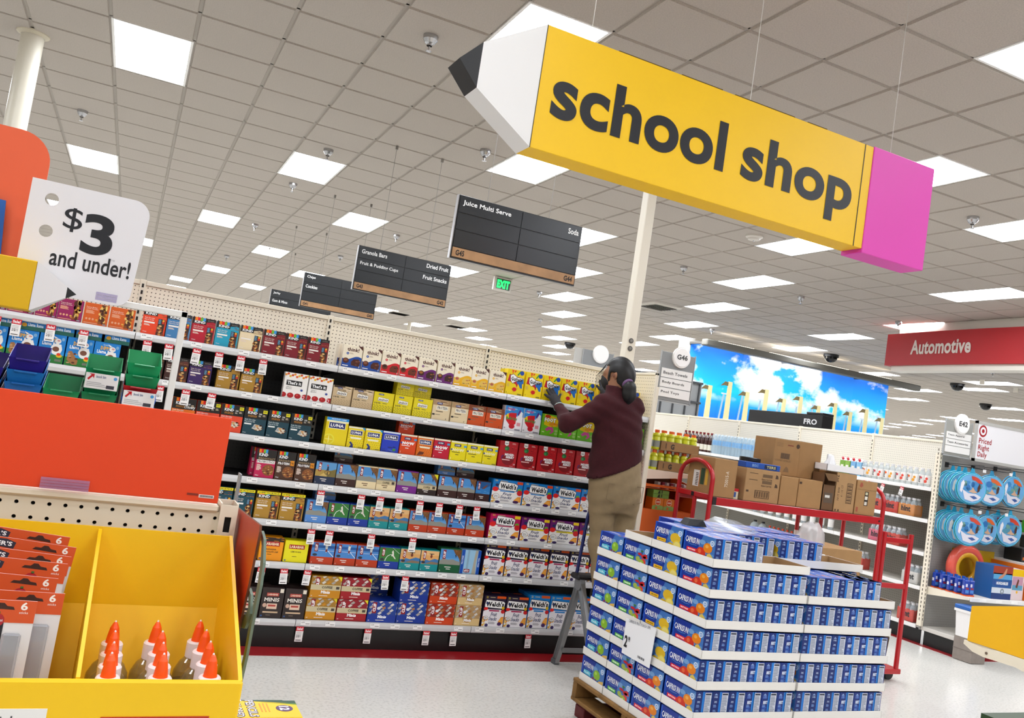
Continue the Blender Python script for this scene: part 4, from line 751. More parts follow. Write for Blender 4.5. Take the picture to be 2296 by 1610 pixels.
aisle_sign(14.1, 2.13, ['Jerky', 'Gum & Mints'], [''], 'G39', 'G38', 'fourth black aisle sign, jerky and gum')
aisle_sign(17.0, 2.18, ['Ice'], [''], 'G37', 'G36', 'farthest black aisle sign, ice, just above the shelf top')
t = thing('exit_sign', 'small green lit EXIT sign hanging from the ceiling', 'sign', (6.25, 14.4, 3.96)); b = MB(); b.box(-.18, 0, 0, .18, .06, .25, M('#cfc9be', .5), c=.005); b.build('sign_case', t)
b = MB(); b.box(-.13, -.004, .03, .15, 0, .22, M('#0f3a22', .3)); b.text('EXIT', (-.12, -.007, .045), (.255, 0, 0), (0, 0, .155), M('#12d858', .4, emit=1.6), .06, 3); b.build('lit_face', t)
# automotive fascia: a shallow arc along the far main aisle
t = thing('automotive_sign', 'large curved red fascia sign reading Automotive at far right', 'sign', (0, 0, 0))
def arc(z0, z1, off, m, nm, y0=10.6, y1=4.6, n=24):
    b = MB(); vs = []
    for k in range(n+1):
        y = y0+(y1-y0)*k/n; x = 11.9-.28*math.sin(PI*k/n)-off
        vs += [(x, y, z0), (x, y, z1), (x+.25, y, z1), (x+.25, y, z0)]
    fs = []
    for k in range(n):
        for q in range(4): fs.append((4*k+q, 4*k+(q+1) % 4, 4*k+4+(q+1) % 4, 4*k+4+q))
    fs += [(3, 2, 1, 0), (4*n, 4*n+1, 4*n+2, 4*n+3)]
    b.add(vs, [f[::-1] for f in fs], m, False); return b.build(nm, t)
arc(3.53, 4.07, .0, M('#b01c22', .5), 'red_band'); arc(4.07, CZ-.01, -.1, M('#e4ded2', .5), 'upper_band', 10.45); arc(3.44, 3.53, -.05, M('#e4ded2', .5), 'lower_band', 10.5)
b = MB(); P, F, _ = text_mesh('Automotive', .03, 5)
def arcpt(s_, z): k = (10.6-s_)/6.0; return (11.9-.28*math.sin(PI*k)-.006, s_, z)
b.add([arcpt(10.03-float(a)*1.2, 3.70+float(c)*.24) for a, c in P], F, M('#ded2c8', .5)); b.build('lettering', t)
# ------------------------------------------------------------------ mural with clouds and lamp posts
def sky_material():
    m = bpy.data.materials.new('backlit_sky_print'); m.use_nodes = True; nt = m.node_tree; bs = nt.nodes['Principled BSDF']
    tc = nt.nodes.new('ShaderNodeTexCoord'); sp = nt.nodes.new('ShaderNodeSeparateXYZ'); nt.links.new(tc.outputs['Object'], sp.inputs[0])
    mr = nt.nodes.new('ShaderNodeMapRange'); mr.inputs['From Min'].default_value = 2.2; mr.inputs['From Max'].default_value = 3.85; nt.links.new(sp.outputs[2], mr.inputs['Value'])
    cr = nt.nodes.new('ShaderNodeValToRGB'); e = cr.color_ramp.elements; e[0].color = (*lin('#1c62c0'), 1); e[1].color = (*lin('#1668d0'), 1); x = e.new(.5); x.color = (*lin('#10b4ee'), 1); x = e.new(.25); x.color = (*lin('#1480d8'), 1)
    nt.links.new(mr.outputs[0], cr.inputs[0])
    n = nt.nodes.new('ShaderNodeTexNoise'); n.inputs['Scale'].default_value = .62; n.inputs['Detail'].default_value = 7; n.inputs['Roughness'].default_value = .55
    mp = nt.nodes.new('ShaderNodeMapping'); mp.inputs['Location'].default_value = (1.35, 0, .3); mp.inputs['Scale'].default_value = (1, 1, 1.5); nt.links.new(tc.outputs['Object'], mp.inputs[0]); nt.links.new(mp.outputs[0], n.inputs['Vector'])
    c2 = nt.nodes.new('ShaderNodeValToRGB'); c2.color_ramp.elements[0].position = .46; c2.color_ramp.elements[1].position = .54
    nt.links.new(n.outputs['Fac'], c2.inputs[0]); ml = nt.nodes.new('ShaderNodeMath'); ml.operation = 'MULTIPLY'
    m2 = nt.nodes.new('ShaderNodeMapRange'); m2.inputs['From Min'].default_value = 2.75; m2.inputs['From Max'].default_value = 3.1; nt.links.new(sp.outputs[2], m2.inputs['Value'])
    nt.links.new(c2.outputs[0], ml.inputs[0]); nt.links.new(m2.outputs[0], ml.inputs[1])
    mx = nt.nodes.new('ShaderNodeMix'); mx.data_type = 'RGBA'; nt.links.new(ml.outputs[0], mx.inputs[0]); nt.links.new(cr.outputs[0], mx.inputs[6]); mx.inputs[7].default_value = (1, 1, 1, 1)
    nt.links.new(mx.outputs[2], bs.inputs['Base Color']); nt.links.new(mx.outputs[2], bs.inputs['Emission Color']); bs.inputs['Emission Strength'].default_value = .5; bs.inputs['Roughness'].default_value = .6; return m
MY = 15.5
mur = thing('sky_mural', 'large backlit blue sky mural with clouds and cream lamp posts', 'mural', (0, 0, 0)); SKY = sky_material()
mx_ = [11.45, 12.85, 14.1, 15.28, 16.45, 17.5]
for k in range(5):
    a, c = mx_[k], mx_[k+1]; b = MB(); n = 8; vs = []
    for q in range(n+1):
        f = q/n; vs += [(a+(c-a)*f, MY-.12*f*(k % 2 == 0)-.12*(1-f)*(k % 2 == 1), 1.0), (a+(c-a)*f, MY-.12*f*(k % 2 == 0)-.12*(1-f)*(k % 2 == 1), 3.93+(.0 if k else 0))]
    b.add(vs, [(2*q, 2*q+2, 2*q+3, 2*q+1) for q in range(n)], SKY); b.add([(x_, y_+.01, z_) for x_, y_, z_ in vs], [(2*q+1, 2*q+3, 2*q+2, 2*q) for q in range(n)], M('#8a8680')); b.build('mural_panel', mur)
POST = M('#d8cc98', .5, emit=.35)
for k, (x, zt) in enumerate([(11.97, 3.06), (12.51, 3.22), (13.03, 3.07), (13.58, 3.21), (14.13, 3.08), (14.63, 3.2), (15.21, 3.07), (15.73, 3.21), (16.25, 3.07), (16.77, 3.21), (17.33, 3.07)]):
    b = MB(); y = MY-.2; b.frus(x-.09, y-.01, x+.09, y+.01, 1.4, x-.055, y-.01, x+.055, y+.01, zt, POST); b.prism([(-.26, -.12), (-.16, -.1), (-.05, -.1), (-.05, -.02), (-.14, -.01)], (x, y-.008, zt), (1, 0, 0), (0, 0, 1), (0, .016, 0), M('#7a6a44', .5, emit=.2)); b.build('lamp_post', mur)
    if k < 10:
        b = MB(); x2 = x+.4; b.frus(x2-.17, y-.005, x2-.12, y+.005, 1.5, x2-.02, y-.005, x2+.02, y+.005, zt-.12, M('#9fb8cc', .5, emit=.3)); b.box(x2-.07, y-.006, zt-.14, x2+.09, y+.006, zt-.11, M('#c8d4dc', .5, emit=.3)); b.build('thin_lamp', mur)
b = MB(); b.box(11.3, MY-.75, 3.84, 17.9, MY-.55, 3.98, M('#6a675e', .6), c=.02)
for x in mx_: b.box(x-.03, MY-.6, 3.9, x+.03, MY+.05, 3.95, M('#55524c', .6))
b.build('lighting_beam', mur)
for k in range(4):
    b = MB(); x = 12.3+k*1.45; b.box(x-.5, MY-.5, 3.99, x+.5, MY-.35, 4.02, M('#fff6e0', .4, emit=3)); b.build('strip_lamp', mur)
b = MB(); b.box(11.2, MY+.02, 0, 17.6, MY+.12, 4.0, M('#b8b4ac', .6)); b.build('backing_wall', mur)
# grey gridded screen wall behind the woman
t = thing('grid_screen', 'grey gridded panel wall behind the power pole', 'screen', (0, 0, 0)); b = MB(); b.box(8.1, 14.2, 0, 10.9, 14.25, 2.95, M('#9a9c9c', .6)); b.build('sheet', t); DK = M('#4a4c4e', .5)
for q in range(10):
    b = MB(); b.box(8.12+q*.3, 14.17, .0, 8.15+q*.3, 14.2, 2.95, DK); b.build('grid_bar', t)
for z in (2.95, 2.55, 2.15):
    b = MB(); b.box(8.1, 14.16, z-.02, 10.9, 14.2, z+.02, DK); b.build('grid_bar', t)
# flag signs with round numbers
def flag_sign(x, y, z, w, h, num, lines, label, gr='#8c8e8e', post=None):
    t = thing('flag_sign', label, 'sign', (x, y, z), 0, 'round numbered flag signs')
    b = MB(); b.box(0, 0, 0, w, .014, h, M(gr, .5), c=.004)
    for q in ((-.008, 0, -.008, 0, .014, h+.008), (w, 0, -.008, w+.008, .014, h+.008), (-.008, 0, -.012, w+.008, .014, 0)): b.box(*q, M('#a8aaaa', .4))
    b.build('sign_board', t)
    for k, s in enumerate(lines):
        z1 = h*.66-k*h*.2; b = MB(); b.box(.012, -.006, z1-h*.185, w-.012, 0, z1, M('#eceae6', .5))
        if s: b.text(s, (.03, -.0068, z1-h*.12), (min(w*.8, .021*len(s)), 0, 0), (0, 0, h*.062), M('#3a3a3a', .5), .015, 2)
        b.build('name_strip', t)
    b = MB(); r = w*.235; c = (w*.55, h*.93); b.cyl((c[0], 0, c[1]), (c[0], -.02, c[1]), r*1.12, r*1.12, 28, M('#f2f0ec', .45)); b.cyl((c[0], -.02, c[1]), (c[0], -.026, c[1]), r*1.04, r*.96, 28, M('#f7f5f2', .45))
    if num: b.text(num, (c[0]-r*.68, -.0275, c[1]-r*.26), (r*1.36, 0, 0), (0, 0, r*.56), M('#4a4a4a', .5), .035, 3)
    b.build('number_disc', t); return t
flag_sign(4.19, 6.05, 2.0, .345, .415, 'G46', ['Beach Towels', 'Body Boards', 'Pool Toys'], 'grey flag sign with round G46 disc, beside the power pole')
b = MB(); b.box(3.88, 6.07, 2.05, 4.2, 6.085, 2.08, M('#b8b6b0', .4)); b.box(3.885, 6.04, 2.0, 3.9, 6.09, 2.16, M('#b8b6b0', .4)); tag(b.build('sign_bracket'), 'pale metal arm holding the G46 flag sign to the pole', 'bracket')
flag_sign(5.1, 9.0, 2.2, .42, .42, '', [], 'plain grey flag sign with blank pale disc left of the pole', '#86898a')
b = MB(); b.box(5.0, 9.015, 0, 5.5, 9.06, 2.62, M('#b8b6b0', .5), c=.004); tag(b.build('flag_post_panel'), 'grey end panel carrying the plain flag sign behind the shelves', 'panel')
# ------------------------------------------------------------------ juice pallet
XL, YN = 2.742, 3.30
WOODP = M('#85602f', .8, noise=.3, scale=14, bump=.3)
pal = thing('wooden_pallet', 'brown wooden pallet under the stack of juice boxes', 'pallet', (2.72, 3.29, .09))
for k in range(3):
    b = MB(); y = .0+k*.515; b.box(0, y, .02, 1.28, y+.04, .105, WOODP, c=.003); b.build('stringer', pal)
for k in range(7):
    b = MB(); x = k*.195; b.box(x, -.005, .105, x+.14, 1.075, .125, WOODP, c=.003); b.build('deck_board', pal)
for k in range(5):
    b = MB(); x = k*.285; b.box(x, -.005, 0, x+.14, 1.075, .02, WOODP, c=.003); b.build('bottom_board', pal)
rp = thing('red_pallet', 'dark red pallet beneath the wooden one', 'pallet', (2.75, 3.31, 0)); RP = M('#5e1216', .6, noise=.15, scale=20)
for k in range(3):
    b = MB(); y = k*.47; b.box(0, y, .0, 1.2, y+.1, .07, RP, c=.004); b.build('stringer', rp)
for k in range(6):
    b = MB(); x = k*.21; b.box(x, 0, .07, x+.15, 1.04, .089, RP, c=.003); b.build('deck_board', rp)
FL = [('FRUIT PUNCH', '#d8182c', 'punch', 'fruit punch'), ('LEMONADE', '#f0c02a', 'lemon', 'lemonade'), ('STRAWBERRY KIWI', '#6cc04a', 'kiwi', 'strawberry kiwi'), ('pacific', '#67c4d8', 'apple', 'green apple')]
JM = {}
for fi, (nm, tc_, fr, de) in enumerate(FL):
    for best in (0, 1):
        p = Pk(.2462, .133, .0985, '#0d348c', .32); capri(nm, tc_, fr)(p)
        if best: capri_best(p)
        o = p.build('juice_box'); JM[(fi, best)] = o.data; bpy.data.objects.remove(o)
TRM = M('#efece6', .6); TRI = M('#a5855c', .8)
b = MB(); tw, td, th_ = .622, .2575, .041
for q in ((0, 0, 0, tw, td, .002), (0, 0, 0, tw, .003, th_), (0, td-.003, 0, tw, td, th_), (0, 0, 0, .003, td, th_), (tw-.003, 0, 0, tw, td, th_)): b.box(*q, TRM)
for q in ((.003, .003, .002, tw-.003, td-.003, .0026), (.003, .003, .002, tw-.003, .0036, th_-.001), (.003, td-.0036, .002, tw-.003, td-.003, th_-.001), (.003, .003, .002, .0036, td-.003, th_-.001), (tw-.0036, .003, .002, tw-.003, td-.003, th_-.001)): b.box(*q, TRI)
tr0 = b.build('tray'); TRD = tr0.data; bpy.data.objects.remove(tr0)
LZ = lambda k: .2165+.1452*k
COLN = ['nearest', 'second', 'third', 'farthest']
LAYN = ['lowest', 'second', 'third', 'fourth', 'fifth', 'sixth', 'top']
def juice(i, j, k, q, fi, best, dx=0, dy=0, vis_=True):
    x = XL+i*.63+.0068+q*.1018+dx; y = YN+j*.2605+.0045+dy
    side = 'left' if i == 0 else 'right'
    o = bpy.data.objects.new('juice_box', JM[(fi, best)]); COL.objects.link(o); o.location = (x, y+.2490, LZ(k)+.003); o.rotation_euler = (0, 0, -PI/2)
    tag(o, f'blue {FL[fi][3]} juice box, {LAYN[k]} layer, {COLN[j]} row, {ORD[q+1]} of the {side} tray', 'juice box', 'juice boxes on the pallet')
def jtray(i, j, k, dx=0, dy=0):
    o = bpy.data.objects.new('carton_tray', TRD); COL.objects.link(o); o.location = (XL+i*.63+dx, YN+j*.2605+dy, LZ(k))
    tag(o, f'white carton tray, {LAYN[k]} layer, {COLN[j]} row, {"left" if i == 0 else "right"} stack of the pallet', 'tray', 'white trays on the juice pallet')
rj = random.Random(4)
for j in range(4):
    for i in range(2):
        for k in range(7):
            fi = j if not (j == 1 and k < 2) else 0
            dx, dy = rj.uniform(-.004, .004), rj.uniform(-.0015, .0015)
            if k == 6:
                if j == 3: continue
                if j == 0 and i == 1: continue
                if j == 1 and i == 1: dx, dy = -.005, -.03
                if j == 0 and i == 0: pass
                jtray(i, j, k, dx, dy)
                qs = {(0, 0): (0, 1, 2), (1, 0): range(6), (1, 1): (0, 1, 2), (2, 0): range(2, 6), (2, 1): range(4)}[(j, i)]
                for q in qs: juice(i, j, k, q, fi, 0, dx, dy)
            elif k == 5 and j == 0 and i == 1:
                jtray(i, j, k, dx, dy)
                for q in range(5): juice(i, j, k, q, fi, int(q > 2), dx, dy)
            else:
                jtray(i, j, k, dx, dy)
                full = j == 0 or k == 5 or (k == 4 and j == 0)
                for q in (range(6) if full else ((0, 5) if i == 0 else (0, 3, 5))): juice(i, j, k, q, fi, int(q > 2), dx, dy)
t = thing('price_card', 'white price card taped to the side of the juice pallet', 'sign', (2.727, 3.93, .49), -PI/2)
b = MB(); b.prism([(0, .185), (.275, .205), (.262, .0), (-.0, .0)][::-1], (0, 0, 0), (1, 0, 0), (0, 0, 1), (0, .002, 0), M('#f4f4f6', .35)); b.build('card', t)
b = MB(); b.text('CAPRISUN FRUIT PUNCH 10PK', (.03, -.0012, .172), (.2, 0, .016), (0, 0, .015), M('#55555c', .5), .0, 2); b.text('2', (.012, -.0012, .038), (.03, 0, 0), (0, 0, .062), M('#17171c', .5), .04, 4); b.text('99', (.046, -.0012, .072), (.018, 0, 0), (0, 0, .028), M('#17171c', .5), .02, 3)
for q in range(9): b.box(.15+q*.007, -.0012, .02, .153+q*.007+(q % 3)*.001, -.0008, .032, M('#55555c', .5))
b.build('printing', t)
b = MB(); b.add([(0, -.1, 0), (.16, -.16, .004), (.34, -.05, .01), (.3, .1, .045), (.12, .07, .06), (.02, .04, .03), (.16, -.04, .05), (.24, .02, .035)], [(0, 1, 6), (1, 2, 7), (1, 7, 6), (2, 3, 7), (3, 4, 7), (4, 6, 7), (4, 5, 6), (5, 0, 6)], M('#c4ccd4', .15, alpha=.4), True)
o = b.build('plastic_wrap', loc=(2.98, 3.70, LZ(6)+.1385)); tag(o, 'clear plastic wrap scrap lying on top of the juice boxes', 'plastic')
b = MB(); b.frus(0, 0, .13, .07, 0, .02, .01, .11, .06, .035, M('#101218', .2)); tag(b.build('black_wrap', loc=(2.9, 3.74, LZ(6)+.1385)), 'crumpled black plastic on top of the lemonade boxes', 'plastic')
b = MB(); rb = random.Random(3); N = 9; vs = [((.15*math.cos(2*PI*a/N)*(1-.3*k))*(1+rb.uniform(-.2, .2)), (.09*math.sin(2*PI*a/N)*(1-.3*k))*(1+rb.uniform(-.2, .2)), .075*k+rb.uniform(-.01, .01)*(k > 0)) for k in range(3) for a in range(N)]
b.add(vs, [(k*N+a, k*N+(a+1) % N, (k+1)*N+(a+1) % N, (k+1)*N+a) for k in range(2) for a in range(N)]+[tuple(range(2*N, 3*N))], M('#d4d0d0', .25, alpha=.55), True)
tag(b.build('plastic_bag', loc=(4.66, 4.62, 1.0885)), 'crumpled clear plastic bag on the brown carton behind the juice trays', 'bag')
b = MB(); b.prism([(0, 0), (.06, 0), (.1, .3), (.14, .62), (.1, .66), (.02, .62), (-.02, .3)], (4.09, 3.5, .12), (1, 0, .0), (0, 0, 1), (0, .5, 0), M('#4e3a28', .8, noise=.2, scale=40))
for q in range(7): b.box(4.075, 3.49, .2+q*.08, 4.08+.1, 3.5, .23+q*.08, M('#3a2a1c', .8))
tag(b.build('cardboard_slab'), 'dark brown ribbed slab leaning beside the juice pallet', 'cardboard')
# ------------------------------------------------------------------ near left display fixture
fx = thing('peg_display', 'low cream pegboard display at left front with orange header', 'shelving', (0, 0, 0)); FP = M('#eadfc9', .4, noise=.015, scale=5)
b = MB(); P0, R_ = .0254, .0036
for r_ in range(3):
    for q in range(-28, 14):
        cx, cz = -.104+q*P0, 1.372-r_*P0; hp = P0/2
        o8 = [(hp, 0), (hp, hp), (0, hp), (-hp, hp), (-hp, 0), (-hp, -hp), (0, -hp), (hp, -hp)]; vs = [(cx+a, 1.70, cz+c) for a, c in o8]
        vs += [(cx+R_*math.cos(PI/4*k), 1.70, cz+R_*math.sin(PI/4*k)) for k in range(8)]+[(cx+R_*math.cos(PI/4*k), 1.706, cz+R_*math.sin(PI/4*k)) for k in range(8)]
        b.add(vs, [(k, 8+k, 8+(k+1) % 8, (k+1) % 8) for k in range(8)]+[(8+k, 16+k, 16+(k+1) % 8, 8+(k+1) % 8) for k in range(8)], FP)
b.box(-.83, 1.70, .0, .2387, 1.706, 1.372-2.5*P0, FP); b.build('pegboard_panel', fx)
b = MB(); b.box(-.83, 1.712, 0, .232, 1.75, 1.378, M('#171310', .8)); b.build('backing', fx)
b = MB(); b.box(-.83, 1.692, 1.3845, .229, 1.755, 1.398, FP, c=.003); b.build('top_cap', fx)
b = MB()
for q in ((.232, 1.688, .2345, 1.748), (.2615, 1.688, .264, 1.748), (.232, 1.745, .264, 1.748)): b.box(q[0], q[1], 0, q[2], q[3], 1.403, FP)
for k in range(27):
    z = 1.40-k*.0508; b.box(.2345, 1.688, z-.022, .2615, 1.6905, z, FP); b.box(.2345, 1.688, z-.0508, .242, 1.6905, z-.022, FP); b.box(.254, 1.688, z-.0508, .2615, 1.6905, z-.022, FP)
b.build('slotted_upright', fx)
b = MB(); b.box(.2345, 1.70, 0, .2615, 1.744, 1.39, M('#211c18', .8)); b.build('post_core', fx)
b = MB(); b.box(-.83, 1.2, 0, .25, 1.70, .15, FP, c=.004); b.build('base_deck', fx)
b = MB(); b.box(-.83, 1.34, 1.035, .25, 1.70, 1.052, FP, c=.003); b.build('shelf', fx)
ORG = M('#e8420a', .5, noise=.015, scale=8)
b = MB(); b.box(-.83, 1.689, 1.401, .2245, 1.6925, 1.562, ORG, c=.001); b.box(.168, 1.6885, 1.4125, .188, 1.689, 1.4165, M('#8a2a14', .5)); b.box(.189, 1.6885, 1.4095, .216, 1.689, 1.4155, M('#f0e8e4', .5))
for q in range(12): b.box(.191+q*.002, 1.688, 1.411, .192+q*.002, 1.6885, 1.4145, M('#222222', .5))
b.build('orange_header', fx)
b = MB(); CL = M('#b98cb4', .12, alpha=.45, coat=1)
for q in range(4): b.box(-.073, 1.6835-.0004*q, 1.401+q*.005, .004, 1.686, 1.4055+q*.005, CL)
b.build('clear_clip', fx)
b = MB(); b.prism([(1.80, .95), (1.80, 1.386), (1.49, 1.4), (1.484, 1.39), (1.50, 1.30), (1.53, 1.2), (1.52, .95)], (.272, 0, 0), (0, 1, 0), (0, 0, 1), (.004, 0, 0), M('#c23a14', .4, noise=.12, scale=5), side=M('#6a3a20', .8)); b.build('side_panel', fx)
LF = M('#6a7a6a', .6)
def ribbon(pts, ws, x0, x1, m, nm):
    b = MB(); L = []; n = len(pts)
    for i, (y, z) in enumerate(pts):
        d = Vector((pts[min(i+1, n-1)][0]-pts[max(i-1, 0)][0], pts[min(i+1, n-1)][1]-pts[max(i-1, 0)][1])).normalized(); nn = Vector((-d.y, d.x))*ws[i]
        L += [(x0, y+nn.x, z+nn.y), (x0, y-nn.x, z-nn.y), (x1, y-nn.x, z-nn.y), (x1, y+nn.x, z+nn.y)]
    fs = [(4*i+q, 4*i+(q+1) % 4, 4*i+4+(q+1) % 4, 4*i+4+q) for i in range(n-1) for q in range(4)]+[(3, 2, 1, 0), (4*n-4, 4*n-3, 4*n-2, 4*n-1)]
    b.add(L, fs, m); b.build(nm, fx)
ribbon([(1.517, 1.384), (1.485, 1.372), (1.464, 1.34), (1.458, 1.31), (1.464, 1.275), (1.473, 1.241), (1.473, 1.195), (1.485, 1.15), (1.5, 1.1)], [.003, .008, .012, .012, .011, .012, .01, .009, .005], .281, .2855, LF, 'leaf_stem')
ribbon([(1.593, 1.268), (1.594, 1.248), (1.575, 1.232), (1.54, 1.226), (1.5, 1.236), (1.482, 1.258), (1.496, 1.276), (1.52, 1.284)], [.003, .007, .009, .011, .012, .012, .009, .004], .277, .2815, LF, 'leaf_curl')
b = MB(); b.box(.276, 1.812, 1.2, .279, 1.845, 1.447, M('#8f9299', .35, .6)); b.build('metal_blade', fx)
# yellow bin
YB = M('#f8c600', .5, noise=.02, scale=7); ybn = thing('yellow_bin', 'yellow cardboard bin with glue bottles on the peg display', 'bin', (0, 0, 0))
side = [(1.335, 1.054), (1.66, 1.054), (1.66, 1.349), (1.335, 1.193)]
for nm, x in (('side_wall', .2515), ('side_wall', -.62)):
    b = MB(); b.prism(side, (x, 0, 0), (0, 1, 0), (0, 0, 1), (.006, 0, 0), YB); b.build(nm, ybn)
b = MB(); b.prism([(1.342, 1.07), (1.652, 1.07), (1.652, 1.345), (1.342, 1.193)], (.031, 0, 0), (0, 1, 0), (0, 0, 1), (.0055, 0, 0), YB); b.build('divider', ybn)
b = MB(); b.box(-.614, 1.655, 1.054, .2515, 1.66, 1.348, YB); b.build('back_wall', ybn)
b = MB(); b.box(-.614, 1.34, 1.054, .2515, 1.655, 1.06, YB); b.add([(-.614, 1.654, 1.21), (.2515, 1.654, 1.217), (.2515, 1.60, 1.062), (-.614, 1.60, 1.062)], [(0, 3, 2, 1)], YB); b.build('bin_floor', ybn)
b = MB(); b.box(-.62, 1.328, .985, .258, 1.339, 1.193, YB, c=.003); b.build('front_lip', ybn)
b = MB(); b.box(-.2, 1.3265, 1.1, .003, 1.328, 1.155, M('#efece6', .5)); b.text('Glue Sticks', (-.11, 1.3262, 1.136), (.085, 0, 0), (0, 0, .01), M('#4a4a4e', .5), .01, 3)
b.build('paper_label', ybn); b = MB(); b.box(.071, 1.327, 1.08, .217, 1.328, 1.143, M('#b8341c', .5)); b.build('red_label', ybn)
GLUE = M('#a08a58', .08, alpha=.55, coat=1); NOZ = M('#ff5a16', .35); CAPW = M('#f6eef0', .4)
gl0 = thing('glue_bottle', '', 'bottle', (0, 0, 1.0605))
b = MB(); b.lathe(0, 0, [(.001, 0), (.031, 0), (.033, .006), (.033, .06), (.031, .078), (.024, .092), (.0155, .1)], 22, GLUE, 1, .66); b.build('body', gl0)
b = MB(); b.lathe(0, 0, [(.0332, .012), (.0335, .014), (.0335, .058), (.0332, .06)], 22, M('#b84a2a', .4, alpha=.75), 1, .66); b.build('label_band', gl0)
b = MB(); b.lathe(0, 0, [(.0155, .098), (.0168, .1), (.0168, .124), (.015, .1265), (.001, .1265)], 20, CAPW); b.build('collar', gl0)
b = MB(); b.lathe(0, 0, [(.0108, .126), (.0102, .129), (.0092, .137), (.0068, .15), (.0036, .157), (.0018, .159)], 16, NOZ); b.lathe(0, 0, [(.0018, .1585), (.0012, .161), (.0003, .1615)], 8, CAPW); b.build('nozzle', gl0)
CN = ['left', 'middle', 'right']; RN = ['front', 'second', 'third', 'back']
for c_, col in enumerate([[(.073, 1.365), (.076, 1.416), (.078, 1.474), (.079, 1.53)], [(.144, 1.366), (.146, 1.42), (.148, 1.481), (.144, 1.54)], [(.215, 1.37), (.217, 1.433), (.217, 1.496), (.213, 1.552)]]):
    for r_, (x, y) in enumerate(col):
        lb = f'clear glue bottle with orange nozzle, {RN[r_]} of the {CN[c_]} column in the bin'
        if not gl0.get('label'): gl0.location = (x, y, 1.0605); gl0['label'] = lb; gl0['group'] = 'glue bottles in the yellow bin'
        else: dup(gl0, (x, y, 1.0605), label=lb)
def glue_card(x1, y, zt, k, tilt):
    w, hh = .145, zt-1.062; t = thing('glue_stick_pack', f'orange topped glue stick card, {ORD[k]} from the front in the yellow bin', 'pack', (x1, y, zt), 0, 'glue stick cards in the yellow bin')
    t.rotation_euler = (0, tilt, 0)
    b = MB(); b.box(-w, 0, -hh+.006, 0, .0012, 0, M('#e8e4e2', .4)); b.build('card', t)
    b = MB(); b.box(-w, -.0006, -.031, 0, 0, 0, M('#d9521a', .45)); b.text('6', (-.019, -.0009, -.013), (.0085, 0, 0), (0, 0, .011), M('#fdf3e8', .4), .03, 4); b.text('sticks', (-.02, -.0009, -.018), (.011, 0, 0), (0, 0, .0032), M('#fdf3e8', .4), 0, 2)
    b.prism([(-.062, -.012), (-.058, -.008), (-.05, -.008), (-.046, -.004), (-.04, -.004), (-.036, -.008), (-.028, -.009), (-.026, -.013)][::-1], (0, -.0008, 0), (1, 0, 0), (0, 0, 1), (0, .0002, 0), M('#3a1a0a', .6))
    b.cyl((-.046, -.0008, -.028), (-.046, -.0012, -.028), .0095, .0095, 14, M('#b01f26', .4)); b.box(-.047, -.0012, -.0195, -.043, -.0009, -.016, M('#3f6a2a', .5)); b.text('#1 Teacher Brand', (-.0535, -.0014, -.030), (.015, 0, 0), (0, 0, .004), M('#ffffff', .4), 0, 2)
    b.box(-w, -.0009, -.044, -.058, -.0006, -.031, M('#15131a', .4)); b.text('Washable', (-.1, -.0011, -.039), (.03, 0, 0), (0, 0, .005), M('#e8c83a', .4), .01, 2)
    b.prism([(-w, -.013), (-.088, -.016), (-.086, -.006), (-.1, -.002), (-w, -.004)][::-1], (0, -.0009, 0), (1, 0, 0), (0, 0, 1), (0, .0003, 0), M('#2a2a3a', .5)); b.text("ELMER'S", (-.135, -.0012, -.0125), (.044, 0, 0), (0, 0, .007), M('#ffffff', .4), .03, 2); b.build('orange_header', t)
    b = MB(); b.box(-.062, -.0007, -.062, -.0365, 0, -.031, M('#1c1a22', .4)); b.box(-w, -.0007, -.062, -.062, 0, -.044, M('#1c1a22', .4)); b.text('glue sticks', (-.125, -.001, -.058), (.06, 0, 0), (0, 0, .01), M('#f0eef0', .4), .01, 2); b.build('black_panel', t)
    b = MB()
    for q in range(3): b.cyl((-.05-q*.028, -.007, -.068-.01*(q % 2)), (-.05-q*.028, -.007, -.13), .0095, .0095, 12, M('#f0603a', .25, coat=1)); b.cyl((-.05-q*.028, -.007, -.0665-.01*(q % 2)), (-.05-q*.028, -.007, -.068-.01*(q % 2)), .0075, .0095, 12, M('#f0603a', .25))
    b.build('glue_stick', t)
    b = MB(); b.box(-.036, -.0045, -hh+.02, -.012, 0, -.045, M('#cdd0d6', .1, alpha=.5, coat=1), c=.003); b.build('blister', t)
for k, (x1, y, zt) in enumerate([(-.035, 1.385, 1.284), (-.002, 1.42, 1.288), (-.015, 1.46, 1.3), (-.006, 1.5, 1.314), (-.003, 1.53, 1.319), (.002, 1.555, 1.329), (-.01, 1.58, 1.340)]): glue_card(x1, y, zt, k+1, [.01, .015, .05, .05, .07, .09, .09][k])
